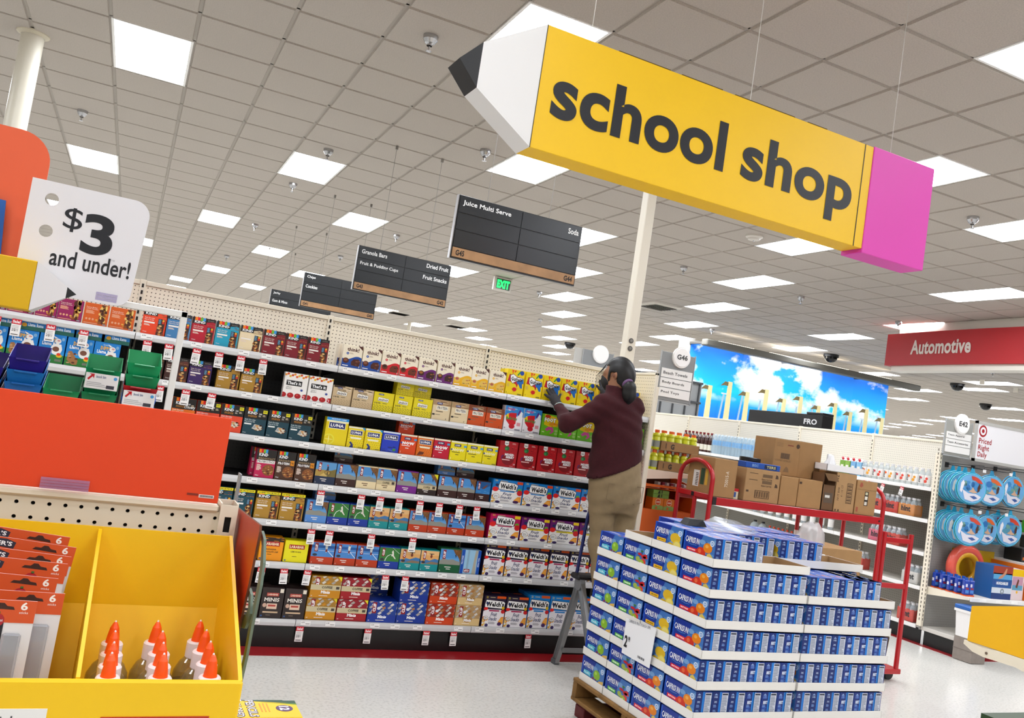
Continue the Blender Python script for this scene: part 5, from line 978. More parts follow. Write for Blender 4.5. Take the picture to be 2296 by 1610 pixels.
# coloured pencil cartons on the low ledge beside the display
b = MB(); b.box(.2655, 1.72, .862, .50, 2.07, .884, FP, c=.003); b.build('side_ledge', fx)
for k, (x, y, z) in enumerate([(.30, 1.965, .885), (.314, 1.905, .905)]):
    t = thing('pencil_carton', ['flat yellow coloured pencil carton, the rear one at bottom edge', 'flat yellow coloured pencil carton, the front one at bottom edge'][k], 'box', (x, y, z), 0, 'yellow pencil cartons')
    b = MB(); b.box(0, 0, 0, .197, .098, .019, M('#f2c81a', .4), c=.0015); b.build('carton', t)
    b = MB(); b.prism([(.08, .098), (.197, .098), (.197, .078), (.15, .087)], (0, 0, .0192), (1, 0, 0), (0, 1, 0), (0, 0, -.0003), M('#1d4a34', .4)); b.prism([(.12, .087), (.197, .078), (.197, .072), (.15, .083)], (0, 0, .0194), (1, 0, 0), (0, 1, 0), (0, 0, -.0003), M('#6a9a3a', .4))
    for a, s_ in ((.052, 'COLORED'), (.082, 'PENCILS')):
        b.text(s_, (a, .10, .0195), (0, -.1, 0), (.022, 0, 0), M('#3a2a5a', .4), .07, 2); b.text(s_, (a+.002, .0985, .0198), (0, -.097, 0), (.018, 0, 0), M('#f4f0f4', .4), .01, 2)
    b.cyl((.165, .05, .0192), (.165, .05, .0196), .019, .019, 18, M('#5a3a6a', .4)); b.text('12', (.154, .062, .0199), (0, -.024, 0), (.022, 0, 0), M('#ffffff', .4), .04, 2)
    for q in range(3): b.box(.112+q*.008, .03, .0192, .115+q*.008, .08, .0195, M('#f0962a', .4))
    b.build('printing', t)
# second low fixture behind it with sign frame, signs and plastic bins
f2 = thing('bin_display', 'low cream display behind the orange header holding plastic bins', 'shelving', (0, 0, 0))
b = MB(); b.box(-1.3, 2.765, 0, .158, 3.15, 1.44, FP, c=.004); b.build('carcass', f2); b = MB(); b.box(-1.3, 2.76, 1.44, .16, 3.15, 1.456, FP, c=.003); b.build('top_deck', f2)
FRW = M('#eceae4', .4)
b = MB(); b.box(.167, 2.742, 0, .186, 2.76, 1.812, FRW, c=.002); b.box(-1.3, 2.742, 1.793, .186, 2.76, 1.812, FRW, c=.002); b.box(-1.3, 2.742, 0, -1.28, 2.76, 1.812, FRW); b.build('sign_frame', f2)
b = MB()
for q in range(3): b.box(-.068, 2.732-.0004*q, 1.8+q*.008, -.012, 2.738, 1.807+q*.008, M('#b4a6d4', .12, alpha=.55, coat=1))
b.build('clear_clip', f2)
t = thing('price_board', 'white board reading $3 and under with two punched holes', 'sign', (0, 2.7325, 0)); WB = M('#eceaec', .4); b = MB(); dpt = (0, .003, 0)
hx, hr, hs = -.222, .0175, .03
def rect(x0, z0, x1, z1): b.prism([(x0, z0), (x0, z1), (x1, z1), (x1, z0)][::-1], (0, 0, 0), (1, 0, 0), (0, 0, 1), dpt, WB)
for cz in (2.057, 1.966):
    n = 16; ring = [(hx+hr*math.cos(2*PI*k/n), cz+hr*math.sin(2*PI*k/n)) for k in range(n)]; sq = []
    for k in range(n):
        a = 2*PI*k/n; m_ = max(abs(math.cos(a)), abs(math.sin(a))); sq.append((hx+hs*math.cos(a)/m_, cz+hs*math.sin(a)/m_))
    for k in range(n): b.prism([sq[k], ring[k], ring[(k+1) % n], sq[(k+1) % n]][::-1], (0, 0, 0), (1, 0, 0), (0, 0, 1), dpt, WB)
L, Rr, Bz, Tz, rad = -.278, .034, 1.792, 2.107, .045
rect(L, Bz, hx-hs, Tz); rect(hx-hs, Bz, hx+hs, 1.966-hs); rect(hx-hs, 1.966+hs, hx+hs, 2.057-hs); rect(hx-hs, 2.057+hs, hx+hs, Tz)
pl = [(hx+hs, Bz)]+[(Rr-.012-.04+.04*math.cos(a), Bz+.04+.04*math.sin(a)) for a in [-PI/2+k*PI/12 for k in range(7)]]+[(Rr-rad+rad*math.cos(a), Tz-rad+rad*math.sin(a)) for a in [k*PI/16 for k in range(9)]]+[(hx+hs, Tz)]
b.prism(pl, (0, 0, 0), (1, 0, 0), (0, 0, 1), dpt, WB); b.build('board', t)
for s_, q, bo in (('$', (-.184, 1.977, -.136, 2.046), .0), ('3', (-.132, 1.925, -.05, 2.042), .03), ('and under!', (-.2, 1.874, .008, 1.924), .015), ('reg', (-.046, 1.917, -.036, 1.922), 0)):
    b = MB(); word_at(b, s_, *q, INK if s_ != 'reg' else M('#c0bec2', .5), bo, 8, -.0008); b.build('lettering', t)
def rr_poly(x0, z0, x1, z1, r): return [(x0, z0), (x1, z0)]+[(x1-r+r*math.cos(a), z1-r+r*math.sin(a)) for a in [k*PI/16 for k in range(9)]]+[(x0, z1)]
b = MB(); b.prism(rr_poly(-1.2, 1.77, -.254, 2.256, .085), (0, 2.85, 0), (1, 0, 0), (0, 0, 1), (0, .006, 0), M('#f0653a', .45)); tag(b.build('orange_board'), 'tall orange rounded board at the left edge', 'sign')
b = MB(); b.prism([(-1.0, 1.7), (-.315, 1.7), (-.342, 2.04), (-1.0, 2.06)], (0, 2.83, 0), (1, 0, 0), (0, 0, 1), (0, .006, 0), M('#1f5fb4', .45)); tag(b.build('blue_board'), 'blue cut-out board behind the white price board', 'sign')
t = thing('pencil_topper', 'small yellow cardboard pencil in front of the white board', 'decoration', (0, 2.60, 0))
b = MB(); b.box(-.9, 0, 1.733, -.2155, .12, 1.866, M('#e8b800', .5), c=.002); b.build('pencil_body', t)
b = MB(); b.add([(-.2155, 0, 1.733), (-.2155, 0, 1.866), (-.2155, .12, 1.733), (-.2155, .12, 1.866), (-.138, .045, 1.785), (-.138, .045, 1.815), (-.138, .075, 1.785), (-.138, .075, 1.815)], [(0, 4, 5, 1), (2, 3, 7, 6), (1, 5, 7, 3), (0, 2, 6, 4)], M('#e6e4e4', .5)); b.build('pencil_wood', t)
b = MB(); b.add([(-.138, .045, 1.785), (-.138, .045, 1.815), (-.138, .075, 1.785), (-.138, .075, 1.815), (-.114, .06, 1.8)], [(0, 4, 1), (1, 4, 3), (3, 4, 2), (2, 4, 0)], M('#141416', .5)); b.build('pencil_lead', t)
b = MB(); b.box(-.6, .115, 1.74, -.55, .1415, 1.86, FRW); b.build('clip_bracket', t)
def bin_mesh(c, lab=False):
    b = MB(); m = M(c, .3); w0, w1, y0, y1 = .041, .049, 0, .14
    A = [(-w0, .012, 0), (w0, .012, 0), (w0, .13, 0), (-w0, .13, 0)]; Bf = [(-w1, 0, .04), (w1, 0, .04), (w1, .14, .082), (-w1, .14, .082)]
    vs = A+Bf+[(x*.95, .014+(y-.014)*.97+.001, z+.002) for x, y, z in A]+[(x*.955, (y-.07)*.97+.07, z) for x, y, z in Bf]
    b.add(vs, [(0, 3, 2, 1), (0, 1, 5, 4), (1, 2, 6, 5), (2, 3, 7, 6), (3, 0, 4, 7), (8, 9, 10, 11), (8, 12, 13, 9), (9, 13, 14, 10), (10, 14, 15, 11), (11, 15, 12, 8), (4, 5, 13, 12), (5, 6, 14, 13), (6, 7, 15, 14), (7, 4, 12, 15)], m)
    b.box(-.03, -.007, .034, .03, .001, .039, m, c=.0015)
    if lab:
        b.box(-.045, -.0075, -.02, .045, -.0067, .026, M('#eeecea', .45)); b.prism([(-.04, .008), (-.03, .02), (-.036, .023), (-.022, .024), (-.022, .01), (-.026, .016), (-.036, .004)], (0, -.008, 0), (1, 0, 0), (0, 0, 1), (0, .0004, 0), M('#c4161f', .4)); b.text('book bin', (-.016, -.008, .013), (.026, 0, 0), (0, 0, .008), M('#3a5a8a', .5), .01, 2)
        b.cyl((.036, -.0075, .016), (.036, -.0081, .016), .005, .005, 12, M('#4aa0dc', .4)); b.box(.014, -.008, -.016, .036, -.0074, -.006, M('#3a3a44', .5))
        for q in range(3): b.box(-.04, -.0079, -.003-q*.005, .0+q*.01, -.0074, -.001-q*.005, M('#b0b0b4', .5))
    return b
BINS = [(-.213, 1.4565, '#0f5fae', 'blue', 0), (-.213, 1.4915, '#1166b4', 'blue', 0), (-.213, 1.527, '#1870bc', 'blue', 0), (-.213, 1.562, '#2a1f8a', 'purple', 0), (-.318, 1.4565, '#0f5fae', 'blue', 0), (-.318, 1.4915, '#0f5fae', 'blue', 0), (-.318, 1.527, '#2a1f8a', 'purple', 0),
        (-.113, 1.4565, '#0c7a4a', 'green', 0), (-.113, 1.4865, '#0c8a52', 'green', 0), (-.012, 1.4565, '#0c7a4a', 'green', 0), (-.012, 1.4915, '#0c7a4a', 'green', 0), (-.012, 1.527, '#0c8a52', 'green', 0), (-.012, 1.564, '#0f8f56', 'green', 1),
        (.097, 1.4565, '#1560b0', 'blue', 0), (.097, 1.4915, '#2a6ac8', 'blue', 0), (.097, 1.527, '#b01a20', 'red', 1), (.097, 1.562, '#0c8a52', 'green', 0), (.097, 1.597, '#109a5c', 'green', 0)]
bcount = {}
for x, z, c, cn, lab in BINS:
    st = {-.213: 'second stack from left', -.318: 'leftmost stack', -.113: 'short middle stack', -.012: 'fourth stack from left', .097: 'rightmost stack'}[x]; k = bcount[st] = bcount.get(st, 0)+1
    o = bin_mesh(c, lab).build('plastic_bin', loc=(x, 2.84, z)); tag(o, f'{cn} plastic bin, {ORD[k]} from the bottom of the {st}', 'bin', 'nested plastic bins')
# yellow bin on the right edge
f3 = thing('right_display', 'low cream display with yellow bin cut by the right edge', 'shelving', (0, 0, 0))
b = MB(); b.box(2.5, 1.0, 0, 3.3, 1.06, 1.4, FP, c=.004); b.build('back_panel', f3); b = MB(); b.box(2.5, 1.06, 0, 3.3, 1.6, .15, FP, c=.004); b.build('base_deck', f3)
b = MB(); b.prism([(1.06, 1.19), (1.66, 1.189), (1.71, 1.183), (1.765, 1.19), (1.766, 1.178), (1.735, 1.163), (1.70, 1.158), (1.6, 1.16), (1.06, 1.05)], (2.452, 0, 0), (0, 1, 0), (0, 0, 1), (.006, 0, 0), FP); b.cyl((2.452, 1.69, 1.172), (2.45, 1.69, 1.172), .004, .004, 10, M('#6a5a48', .5)); b.build('shelf_bracket', f3)
b = MB(); b.box(2.458, 1.06, 1.175, 3.3, 1.75, 1.189, FP); b.build('shelf', f3)
b = thing('yellow_bin', 'plain yellow cardboard bin at the right edge', 'bin', (0, 0, 0)); y2 = b
b = MB(); b.prism([(1.07, 1.19), (1.757, 1.19), (1.755, 1.294), (1.60, 1.333), (1.07, 1.47)], (2.455, 0, 0), (0, 1, 0), (0, 0, 1), (.005, 0, 0), M('#f0b400', .5, noise=.02, scale=7), side=M('#6a4a10', .7)); b.build('side_wall', y2)
b = MB(); b.box(2.46, 1.75, 1.19, 3.28, 1.756, 1.294, YB); b.build('front_lip', y2); b = MB(); b.box(2.46, 1.07, 1.19, 3.28, 1.075, 1.46, YB); b.build('back_wall', y2); b = MB(); b.box(2.46, 1.075, 1.19, 3.28, 1.75, 1.195, YB); b.build('bin_floor', y2)
b = MB(); b.box(3.62, 2.2, 0, 3.95, 2.5, .62, M('#d8d2c4', .6), c=.01); tag(b.build('low_stand'), 'low pale stand under the yellow green carton at bottom right', 'stand')
t = thing('pencil_carton', 'yellow and dark green carton cut by the bottom right corner', 'box', (3.60, 2.26, .6205)); b = MB(); b.box(0, 0, 0, .3, .215, .08, M('#b8901a', .4), c=.002); b.build('carton', t)
b = MB(); b.box(-.0004, .0, .05, .3, .215, .0804, M('#27421f', .4)); b.box(-.0008, .01, .02, 0, .2, .03, M('#d8b83a', .4)); b.build('green_band', t)
# ------------------------------------------------------------------ red stock cart with cartons
REDP = M('#b5101c', .3, coat=.3)
cart = thing('stock_cart', 'red steel stock cart loaded with brown cartons behind the juice', 'cart', (0, 0, 0))
def hoop(x, y0, y1, zt, r=.017):
    rc = (y1-y0)/2; p = [(x, y0, .12)]+[(x, (y0+y1)/2-rc*math.cos(a), zt-.13+.13*math.sin(a)) for a in [PI*k/16 for k in range(17)]]+[(x, y1, .12)]
    b = MB(); b.tube(p, r, 12, REDP); b.build('hoop', cart)
hoop(4.05, 5.005, 5.39, 1.556); hoop(5.80, 5.005, 5.39, 1.556)
b = MB(); b.box(4.04, 5.02, 1.285, 4.065, 5.38, 1.322, REDP, c=.003); b.box(4.037, 5.185, 1.288, 4.068, 5.215, 1.318, M('#151517', .5)); b.build('cross_bar', cart)
b = MB(); b.box(4.04, 5.165, .3, 4.06, 5.195, 1.285, REDP, c=.003); b.build('centre_post', cart)
b = MB(); b.box(4.065, 4.995, 1.252, 5.79, 5.015, 1.309, REDP, c=.003); b.box(4.065, 4.993, 1.252, 4.10, 4.996, 1.309, M('#1a1416', .5)); b.cyl((5.76, 4.995, 1.28), (5.76, 4.991, 1.28), .008, .008, 8, M('#1a1416', .5)); b.build('front_rail', cart)
b = MB(); b.box(4.065, 5.385, 1.252, 5.79, 5.40, 1.309, REDP, c=.003); b.build('rear_rail', cart); b = MB(); b.box(4.066, 5.015, 1.292, 5.79, 5.385, 1.309, M('#8c8a88', .4, .5)); b.build('upper_shelf', cart)
b = MB(); b.box(4.0, 4.98, .22, 5.85, 5.42, .26, REDP, c=.004); b.build('lower_deck', cart)
for x in (4.1, 5.75):
    for y in (5.05, 5.35):
        b = MB(); b.cyl((x, y-.02, .09), (x, y+.02, .09), .09, .09, 18, M('#2a2a2c', .6)); b.box(x-.03, y-.028, .08, x+.03, y+.028, .22, STEEL); b.build('wheel', cart)
for x, y in ((5.28, 5.385), (5.52, 5.37)):
    b = MB(); b.cyl((x, y, .26), (x, y, 1.29), .017, .017, 10, REDP); b.cyl((x, y, 1.05), (x, y, 1.1), .0175, .0175, 10, M('#e8e4e0', .4)); b.build('support_post', cart)
fc = thing('hand_truck', 'shorter red frame cart at the right of the stock cart', 'cart', (0, 0, 0))
for x in (5.87, 6.18):
    b = MB(); b.cyl((x, 5.02, .08), (x, 5.02, 1.20), .02, .02, 12, REDP); b.build('post', fc)
for z in (1.14, .77):
    b = MB(); b.box(5.87, 5.008, z-.02, 6.18, 5.032, z+.02, REDP, c=.003); b.build('cross_bar', fc)
b = MB(); b.box(5.87, 5.0, .06, 6.22, 5.45, .1, REDP, c=.004); b.build('deck', fc)
for x in (5.92, 6.15):
    b = MB(); b.cyl((x, 5.05, .045), (x, 5.09, .045), .045, .045, 14, M('#2a2a2c', .6)); b.build('wheel', fc)
KR = lambda v=0: M(['#a57e50', '#9a7448', '#ab865a', '#8e6a42'][v], .75, noise=.05, scale=12)
PRN = M('#4a3422', .7)
def carton(x0, y0, z0, x1, y1, z1, label, v=0, fn=None):
    t = thing('cardboard_carton', label, 'carton', (x0, y0, z0), 0, 'brown cartons on the stock cart'); w, d, h = x1-x0, y1-y0, z1-z0
    b = MB(); b.box(0, 0, 0, w, d, h, KR(v), c=.003); b.box(w*.03, d/2-.025, h-.0005, w*.97, d/2+.025, h+.0004, M('#b89868', .4)); b.build('carton_body', t)
    for s in (0, 1):
        b = MB(); b.box(.002, .002 if s == 0 else d/2+.0005, h, w-.002, d/2-.0005 if s == 0 else d-.002, h+.0025, KR(v)); b.build('top_flap', t)
    if fn: b = MB(); fn(b, w, d, h); b.build('printing', t)
    return t
def code(b, x0, z0, x1, z1, vert=False, y=-.001):
    b.box(x0, y, z0, x1, -.0002, z0+.004, PRN); b.box(x0, y, z1-.004, x1, -.0002, z1, PRN); b.box(x0, y, z0, x0+.004, -.0002, z1, PRN); b.box(x1-.004, y, z0, x1, -.0002, z1, PRN)
    n = 11
    for k in range(n):
        a, c = (k+.5)/n, (k+.5+.3+.3*(k % 2))/n
        if vert: b.box(x0+.008, y, z0+(z1-z0)*a*.95, x1-.008, -.0002, z0+(z1-z0)*c*.95, PRN)
        else: b.box(x0+(x1-x0)*a*.95, y, z0+.008, x0+(x1-x0)*c*.95, -.0002, z1-.008, PRN)
def pA(b, w, d, h):
    b.text('750015-A', (w*.66, -.0008, h*.28), (0, 0, h*.42), (-.03, 0, 0), M('#e2d4c0', .6), .01, 2)
    pA.t = [d, h]
def pA2(b):
    b.box(-.001, .16, .05, -.0002, .23, .17, M('#e8e4de', .5)); b.box(-.0012, .155, .05, -.0002, .16, .175, M('#d8702a', .5)); b.box(-.001, .1, .07, -.0002, .145, .19, M('#2f4a34', .5)); b.box(-.001, .06, .07, -.0002, .09, .19, M('#d8a83a', .5))
    for k in range(8): b.box(-.0015, .17, .06+k*.012, -.0005, .2, .066+k*.012, PRN)
def pB(b, w, d, h):
    for z in (.8, .6): b.text('PEANUT BUTTER', (w*.46, -.0008, h*z-.028), (w*.3, 0, 0), (0, 0, .012), PRN, .01, 1); b.box(w*.48, -.0008, h*z-.006, w*.76, -.0004, h*z+.018, M('#6e5438', .7)); b.box(w*.1, -.0008, h*(z+.06), w*.34, -.0004, h*(z+.06)+.004, PRN)
    for z in (.78, .5): b.prism([(0, 0), (.03, 0), (.024, .022), (.006, .03)], (w*.85, -.0006, h*z), (1, 0, 0), (0, 0, 1), (0, .0004, 0), PRN)
    code(b, w*.3, h*.12, w*.72, h*.36); b.box(w*.05, -.0008, h*.28, w*.12, -.0004, h*.34, PRN)
def pD(b, w, d, h): b.box(w*.02, -.0008, h*.82, w*.12, -.0004, h*.9, PRN)
def pE(b, w, d, h):
    b.box(w*.27, -.0008, h*.46, w*.62, -.0004, h*.62, M('#6e5438', .7))
    for k in range(9): b.box(w*(.28+.037*k), -.0012, h*.47, w*(.295+.037*k), -.0007, h*.61, PRN)
    b.cyl((w*.9, 0, h*.86), (w*.9, -.0008, h*.86), .018, .018, 14, PRN); b.box(w*.5, -.0008, h*.84, w*.72, -.0004, h*.87, M('#7a3a2a', .7)); b.prism([(0, 0), (.06, 0), (.05, .03), (.03, .045), (.01, .02)], (w*.42, -.0006, h*.1), (1, 0, 0), (0, 0, 1), (0, .0004, 0), M('#7c6040', .7))
    for k in range(3): b.box(w*.08, -.0008, h*(.8+.04*k), w*.32, -.0004, h*(.81+.04*k), M('#7c6040', .7))
    b.text('COUNT 12 PACK', (w*.08, -.0008, h*.38), (w*.6, 0, 0), (0, 0, .016), M('#7c6040', .7), .01, 1)
def pG(b, w, d, h):
    code(b, w*.56, h*.24, w*.84, h*.76, True); b.text('NUT BAR', (w*.2, -.0008, h*.3), (0, 0, h*.34), (-.02, 0, 0), PRN, .0, 1); b.text('6 - 12 CT', (w*.36, -.0008, h*.4), (0, 0, h*.3), (-.02, 0, 0), PRN, 0, 1); b.box(w*.05, -.0008, h*.02, w*.12, -.0004, h*.07, PRN); b.box(w*.2, -.0008, h*.02, w*.27, -.0004, h*.07, PRN); b.text('12', (w*.1, -.0008, h*.84), (0, 0, h*.1), (-.04, 0, 0), PRN, .03, 1)
t = carton(4.073, 5.03, 1.3105, 4.285, 5.33, 1.588, 'tall brown carton with long code number and side labels, leftmost on the cart', 0, pA)
b = MB(); pA2(b); b.build('side_labels', t)
carton(4.365, 5.02, 1.3105, 4.70, 5.30, 1.552, 'light brown carton with boxed barcode and two word blocks on the cart', 2, pB)
carton(4.708, 5.02, 1.3105, 4.884, 5.38, 1.528, 'plain brown carton right of the boxed barcode carton', 0)
carton(4.89, 5.02, 1.3105, 5.134, 5.38, 1.528, 'plain brown carton with small black mark in its upper corner', 0, pD)
carton(4.722, 5.15, 1.5315, 4.985, 5.38, 1.81, 'large printed brown carton on the second tier of the cart', 1, pE)
carton(4.99, 5.16, 1.5315, 5.225, 5.38, 1.815, 'large plain brown carton on the second tier of the cart', 1)
t = carton(5.50, 5.02, 1.3105, 5.725, 5.33, 1.58, 'brown carton with a tall cut window, rightmost on the cart', 0, lambda b, w, d, h: (b.box(w*.42, -.0008, h*.28, w*.6, -.0003, h*.7, M('#2a1c12', .8)), b.box(w*.44, -.001, h*.3, w*.56, -.0006, h*.4, M('#d8d0c4', .5)), b.box(w*.44, -.001, h*.46, w*.57, -.0006, h*.56, M('#e2dccc', .5)), b.box(w*.45, -.001, h*.6, w*.56, -.0006, h*.68, M('#c8c4a4', .5)), b.box(w*.02, -.0015, h*.75, w*.98, -.0002, h*.753, PRN), b.prism([(0, 0), (.02, -.01), (.04, .005), (.03, .03), (.01, .03)], (w*.12, -.0006, h*.84), (1, 0, 0), (0, 0, 1), (0, .0004, 0), M('#a0523a', .7)), b.box(w*.06, -.0008, h*.08, w*.16, -.0004, h*.22, M('#a0523a', .7))))
carton(5.275, 5.02, 1.3105, 5.488, 5.33, 1.618, 'tall brown carton with upright barcode on the cart', 2, pG)
t = thing('open_carton', 'open dark brown carton with raised flap on the cart', 'carton', (5.139, 5.02, 1.3105)); KD = M('#6a4c30', .8)
b = MB()
for q in ((0, 0, 0, .128, .004, .2), (0, .121, 0, .128, .125, .29), (0, 0, 0, .004, .125, .29), (.124, 0, 0, .128, .125, .29), (0, 0, 0, .128, .125, .004)): b.box(*q, KD)
b.box(.02, -.001, .06, .11, 0, .14, M('#5a4a3a', .6)); b.box(.03, -.0015, .1, .08, -.0005, .12, M('#d8d4cc', .5)); b.build('carton_body', t)
b = MB(); b.add([(.0, 0, .29), (.128, -.0, .29), (.12, -.04, .235), (.008, -.04, .235)], [(0, 1, 2, 3), (0, 3, 2, 1)], KR(3)); b.build('flap', t)
b = MB(); WT = M('#eceaea', .5)
for q in ((0, 0, 0, .4, .13, .003), (0, 0, 0, .4, .003, .052), (0, .127, 0, .4, .13, .052), (0, 0, 0, .003, .13, .052), (.397, 0, 0, .4, .13, .052)): b.box(*q, WT)
tag(b.build('carton_tray', loc=(5.155, 5.02, 1.6225)), 'white open carton tray on top of the tall cart cartons', 'tray')
b = MB(); rb = random.Random(8); N = 11; vs = [(.07*math.cos(2*PI*a/N)*(1.05-.25*k)+rb.uniform(-.012, .012), .048*math.sin(2*PI*a/N)*(1.05-.25*k)+rb.uniform(-.006, .006), .04*k+rb.uniform(-.008, .008)*(k > 0)) for k in range(4) for a in range(N)]
b.add(vs, [(k*N+a, k*N+(a+1) % N, (k+1)*N+(a+1) % N, (k+1)*N+a) for k in range(3) for a in range(N)]+[tuple(range(3*N, 4*N))], M('#eeeef0', .25, alpha=.8), True); tag(b.build('plastic_bag', loc=(5.25, 5.085, 1.627)), 'crumpled white plastic bag in the tray on the cart', 'bag')
b = MB(); b.box(0, 0, 0, .335, .09, .044, M('#1c4ea8', .4), c=.002); b.box(.18, -.0006, .008, .30, 0, .036, M('#12244a', .4)); b.text('TERS', (.2, -.0012, .012), (.09, 0, 0), (0, 0, .02), M('#c8c08a', .4), .03, 2); b.text('BISC', (.06, -.0012, .012), (.06, 0, 0), (0, 0, .02), M('#8ab0e0', .4), .02, 2)
tag(b.build('blue_tray', loc=(4.372, 5.045, 1.5555)), 'long blue carton lying on top of the boxed barcode carton', 'box')
b = MB(); b.box(0, 0, 0, .05, .06, .075, M('#e6d8b8', .4)); b.box(-.001, -.001, .055, .051, .061, .076, M('#c4202a', .4)); b.box(.004, -.0006, .012, .03, 0, .05, M('#3a5aa0', .4)); tag(b.build('small_box', loc=(4.297, 5.06, 1.3105)), 'small cream and red box tucked between the first two cart cartons', 'box')
for k, (x, y, z) in enumerate([(4.45, 5.225, 1.5555), (4.618, 5.225, 1.5555), (4.56, 5.225, 1.594)]):
    b = MB(); b.lathe(0, 0, [(.001, 0), (.078, 0), (.082, .012), (.082, .034), (.076, .038), (.07, .034), (.06, .03), (.001, .03)], 22, M('#131315', .35), mats=[M('#131315', .35)]*5+[M('#9aa0a6', .3, .6)]*2); tag(b.build('foil_pan', loc=(x, y, z)), ['left black rimmed foil pan on the cart cartons', 'right black rimmed foil pan on the cart cartons', 'topmost black rimmed foil pan on the cart cartons'][k], 'pan', 'black rimmed pans on the cart')
carton(4.45, 4.48, 0, 5.05, 4.85, .54, 'brown carton on the floor behind the juice pallet', 3); carton(4.45, 4.48, .544, 5.04, 4.85, 1.085, 'brown carton stacked behind the top juice trays', 0)
# ------------------------------------------------------------------ rack on the right end of the snack gondola
er = thing('end_rack', 'cream end rack with sports drink cases on the snack shelving end', 'shelving', (0, 0, 0))
b = MB(); b.prism([(3.80, 1.345), (3.80, 1.425), (4.34, 1.425), (4.34, 1.405)][::-1], (0, 5.52, 0), (1, 0, 0), (0, 0, 1), (0, .006, 0), M('#efd9c4', .45)); b.cyl((3.83, 5.52, 1.375), (3.83, 5.518, 1.375), .006, .006, 8, DARK); b.build('shelf_bracket', er)
b = MB(); b.box(3.80, 5.526, 1.41, 4.34, 5.98, 1.425, CREAM); b.build('shelf', er); b = MB(); b.box(3.80, 5.50, 0, 3.825, 5.53, 2.06, CREAM, c=.002); b.build('post', er)
BT = {}
def bottle(name, key, prof, bands, cap, n=10):   # bands: (z0, z1, colour)
    if key not in BT:
        b = MB(); b.lathe(0, 0, prof[0], n, prof[1]); zc = prof[0][-1]
        for z0, z1, c in bands:
            r = max(p[0] for p in prof[0])*1.02; b.lathe(0, 0, [(r*.99, z0), (r, z0+.001), (r, z1-.001), (r*.99, z1)], n, M(c, .4))
        b.lathe(0, 0, [(zc[0]*1.15, zc[1]-.004), (zc[0]*1.15, zc[1]+cap[0]), (.001, zc[1]+cap[0])], n, M(cap[1], .4)); o = b.build(name); BT[key] = o.data; bpy.data.objects.remove(o)
    return BT[key]
def put(name, me, loc, label, cat, group=None, rz=0):
    o = bpy.data.objects.new(name, me); COL.objects.link(o); o.location = loc; o.rotation_euler = (0, 0, rz); return tag(o, label, cat, group)
G1 = bottle('drink_bottle', 'g', ([(.001, 0), (.03, 0), (.033, .01), (.033, .075), (.028, .1), (.031, .112), (.026, .126), (.016, .134)], M('#c9cc28', .12, coat=.5)), [(.02, .07, '#8a8e86')], (.018, '#e2601e'))
for lv, z in ((0, 1.4255), (1, 1.583)):
    o = thing('drink_case', f'brown cardboard drink case with large G, {"lower" if lv == 0 else "upper"} one on the end rack', 'case', (3.962, 5.57, z))
    b = MB(); w, d, h = .372, .28, .072
    for q in ((0, 0, 0, w, d, .003), (0, 0, 0, w, .004, h), (0, d-.004, 0, w, d, h), (0, 0, 0, .004, d, h), (w-.004, 0, 0, w, d, h)): b.box(*q, KR(1 if lv else 3))
    b.box(.0, -.0004, 0, .06, 0, h, KR(3)); b.text('G', (.095, -.001, .015), (.034, 0, 0), (0, 0, .042), M('#2c2620', .6), .05, 4); b.box(.045, -.0008, .018, .052, -.0003, .058, PRN); b.build('case_body', o)
    for k in range(10):
        r_, c_ = divmod(k, 5); put('drink_bottle', G1, (4.0+c_*.074, 5.61+r_*.09, z+.0035), f'yellow sports drink bottle with orange cap, {ORD[c_+1]} from left, {"front" if r_ == 0 else "back"} row, {"lower" if lv == 0 else "upper"} case', 'bottle', 'yellow sports drink bottles')
    for k in range(2): put('drink_bottle', G1, (3.865+k*.066, 5.60, 1.4255 if lv == 0 else 1.582), f'yellow sports drink bottle outside the case, {"left" if k == 0 else "right"} one of the {"lower" if lv == 0 else "upper"} pair', 'bottle', 'yellow sports drink bottles')
od = thing('orange_display', 'orange cardboard floor display with insect repellent boxes', 'display', (0, 0, 0)); OD = M('#d8621a', .55)
b = MB(); b.prism([(5.54, 0), (5.9, 0), (5.9, 1.38), (5.54, 1.32)], (3.85, 0, 0), (0, 1, 0), (0, 0, 1), (.006, 0, 0), OD); b.build('side_panel', od)
b = MB(); b.prism([(5.54, 0), (5.9, 0), (5.9, 1.38), (5.54, 1.32)], (4.33, 0, 0), (0, 1, 0), (0, 0, 1), (.006, 0, 0), OD); b.build('side_panel', od)
for nm, q in (('front_rim', (3.856, 5.54, 1.294, 4.33, 5.548, 1.314)), ('front_panel', (3.856, 5.545, 0, 4.33, 5.552, 1.12)), ('shelf', (3.856, 5.552, 1.105, 4.33, 5.89, 1.12)), ('shelf', (3.856, 5.60, 1.275, 4.33, 5.89, 1.282)), ('back_panel', (3.856, 5.89, 0, 4.33, 5.9, 1.38))):
    b = MB(); b.box(*q, OD if nm != 'back_panel' else M('#5a3014', .7)); b.build(nm, od)
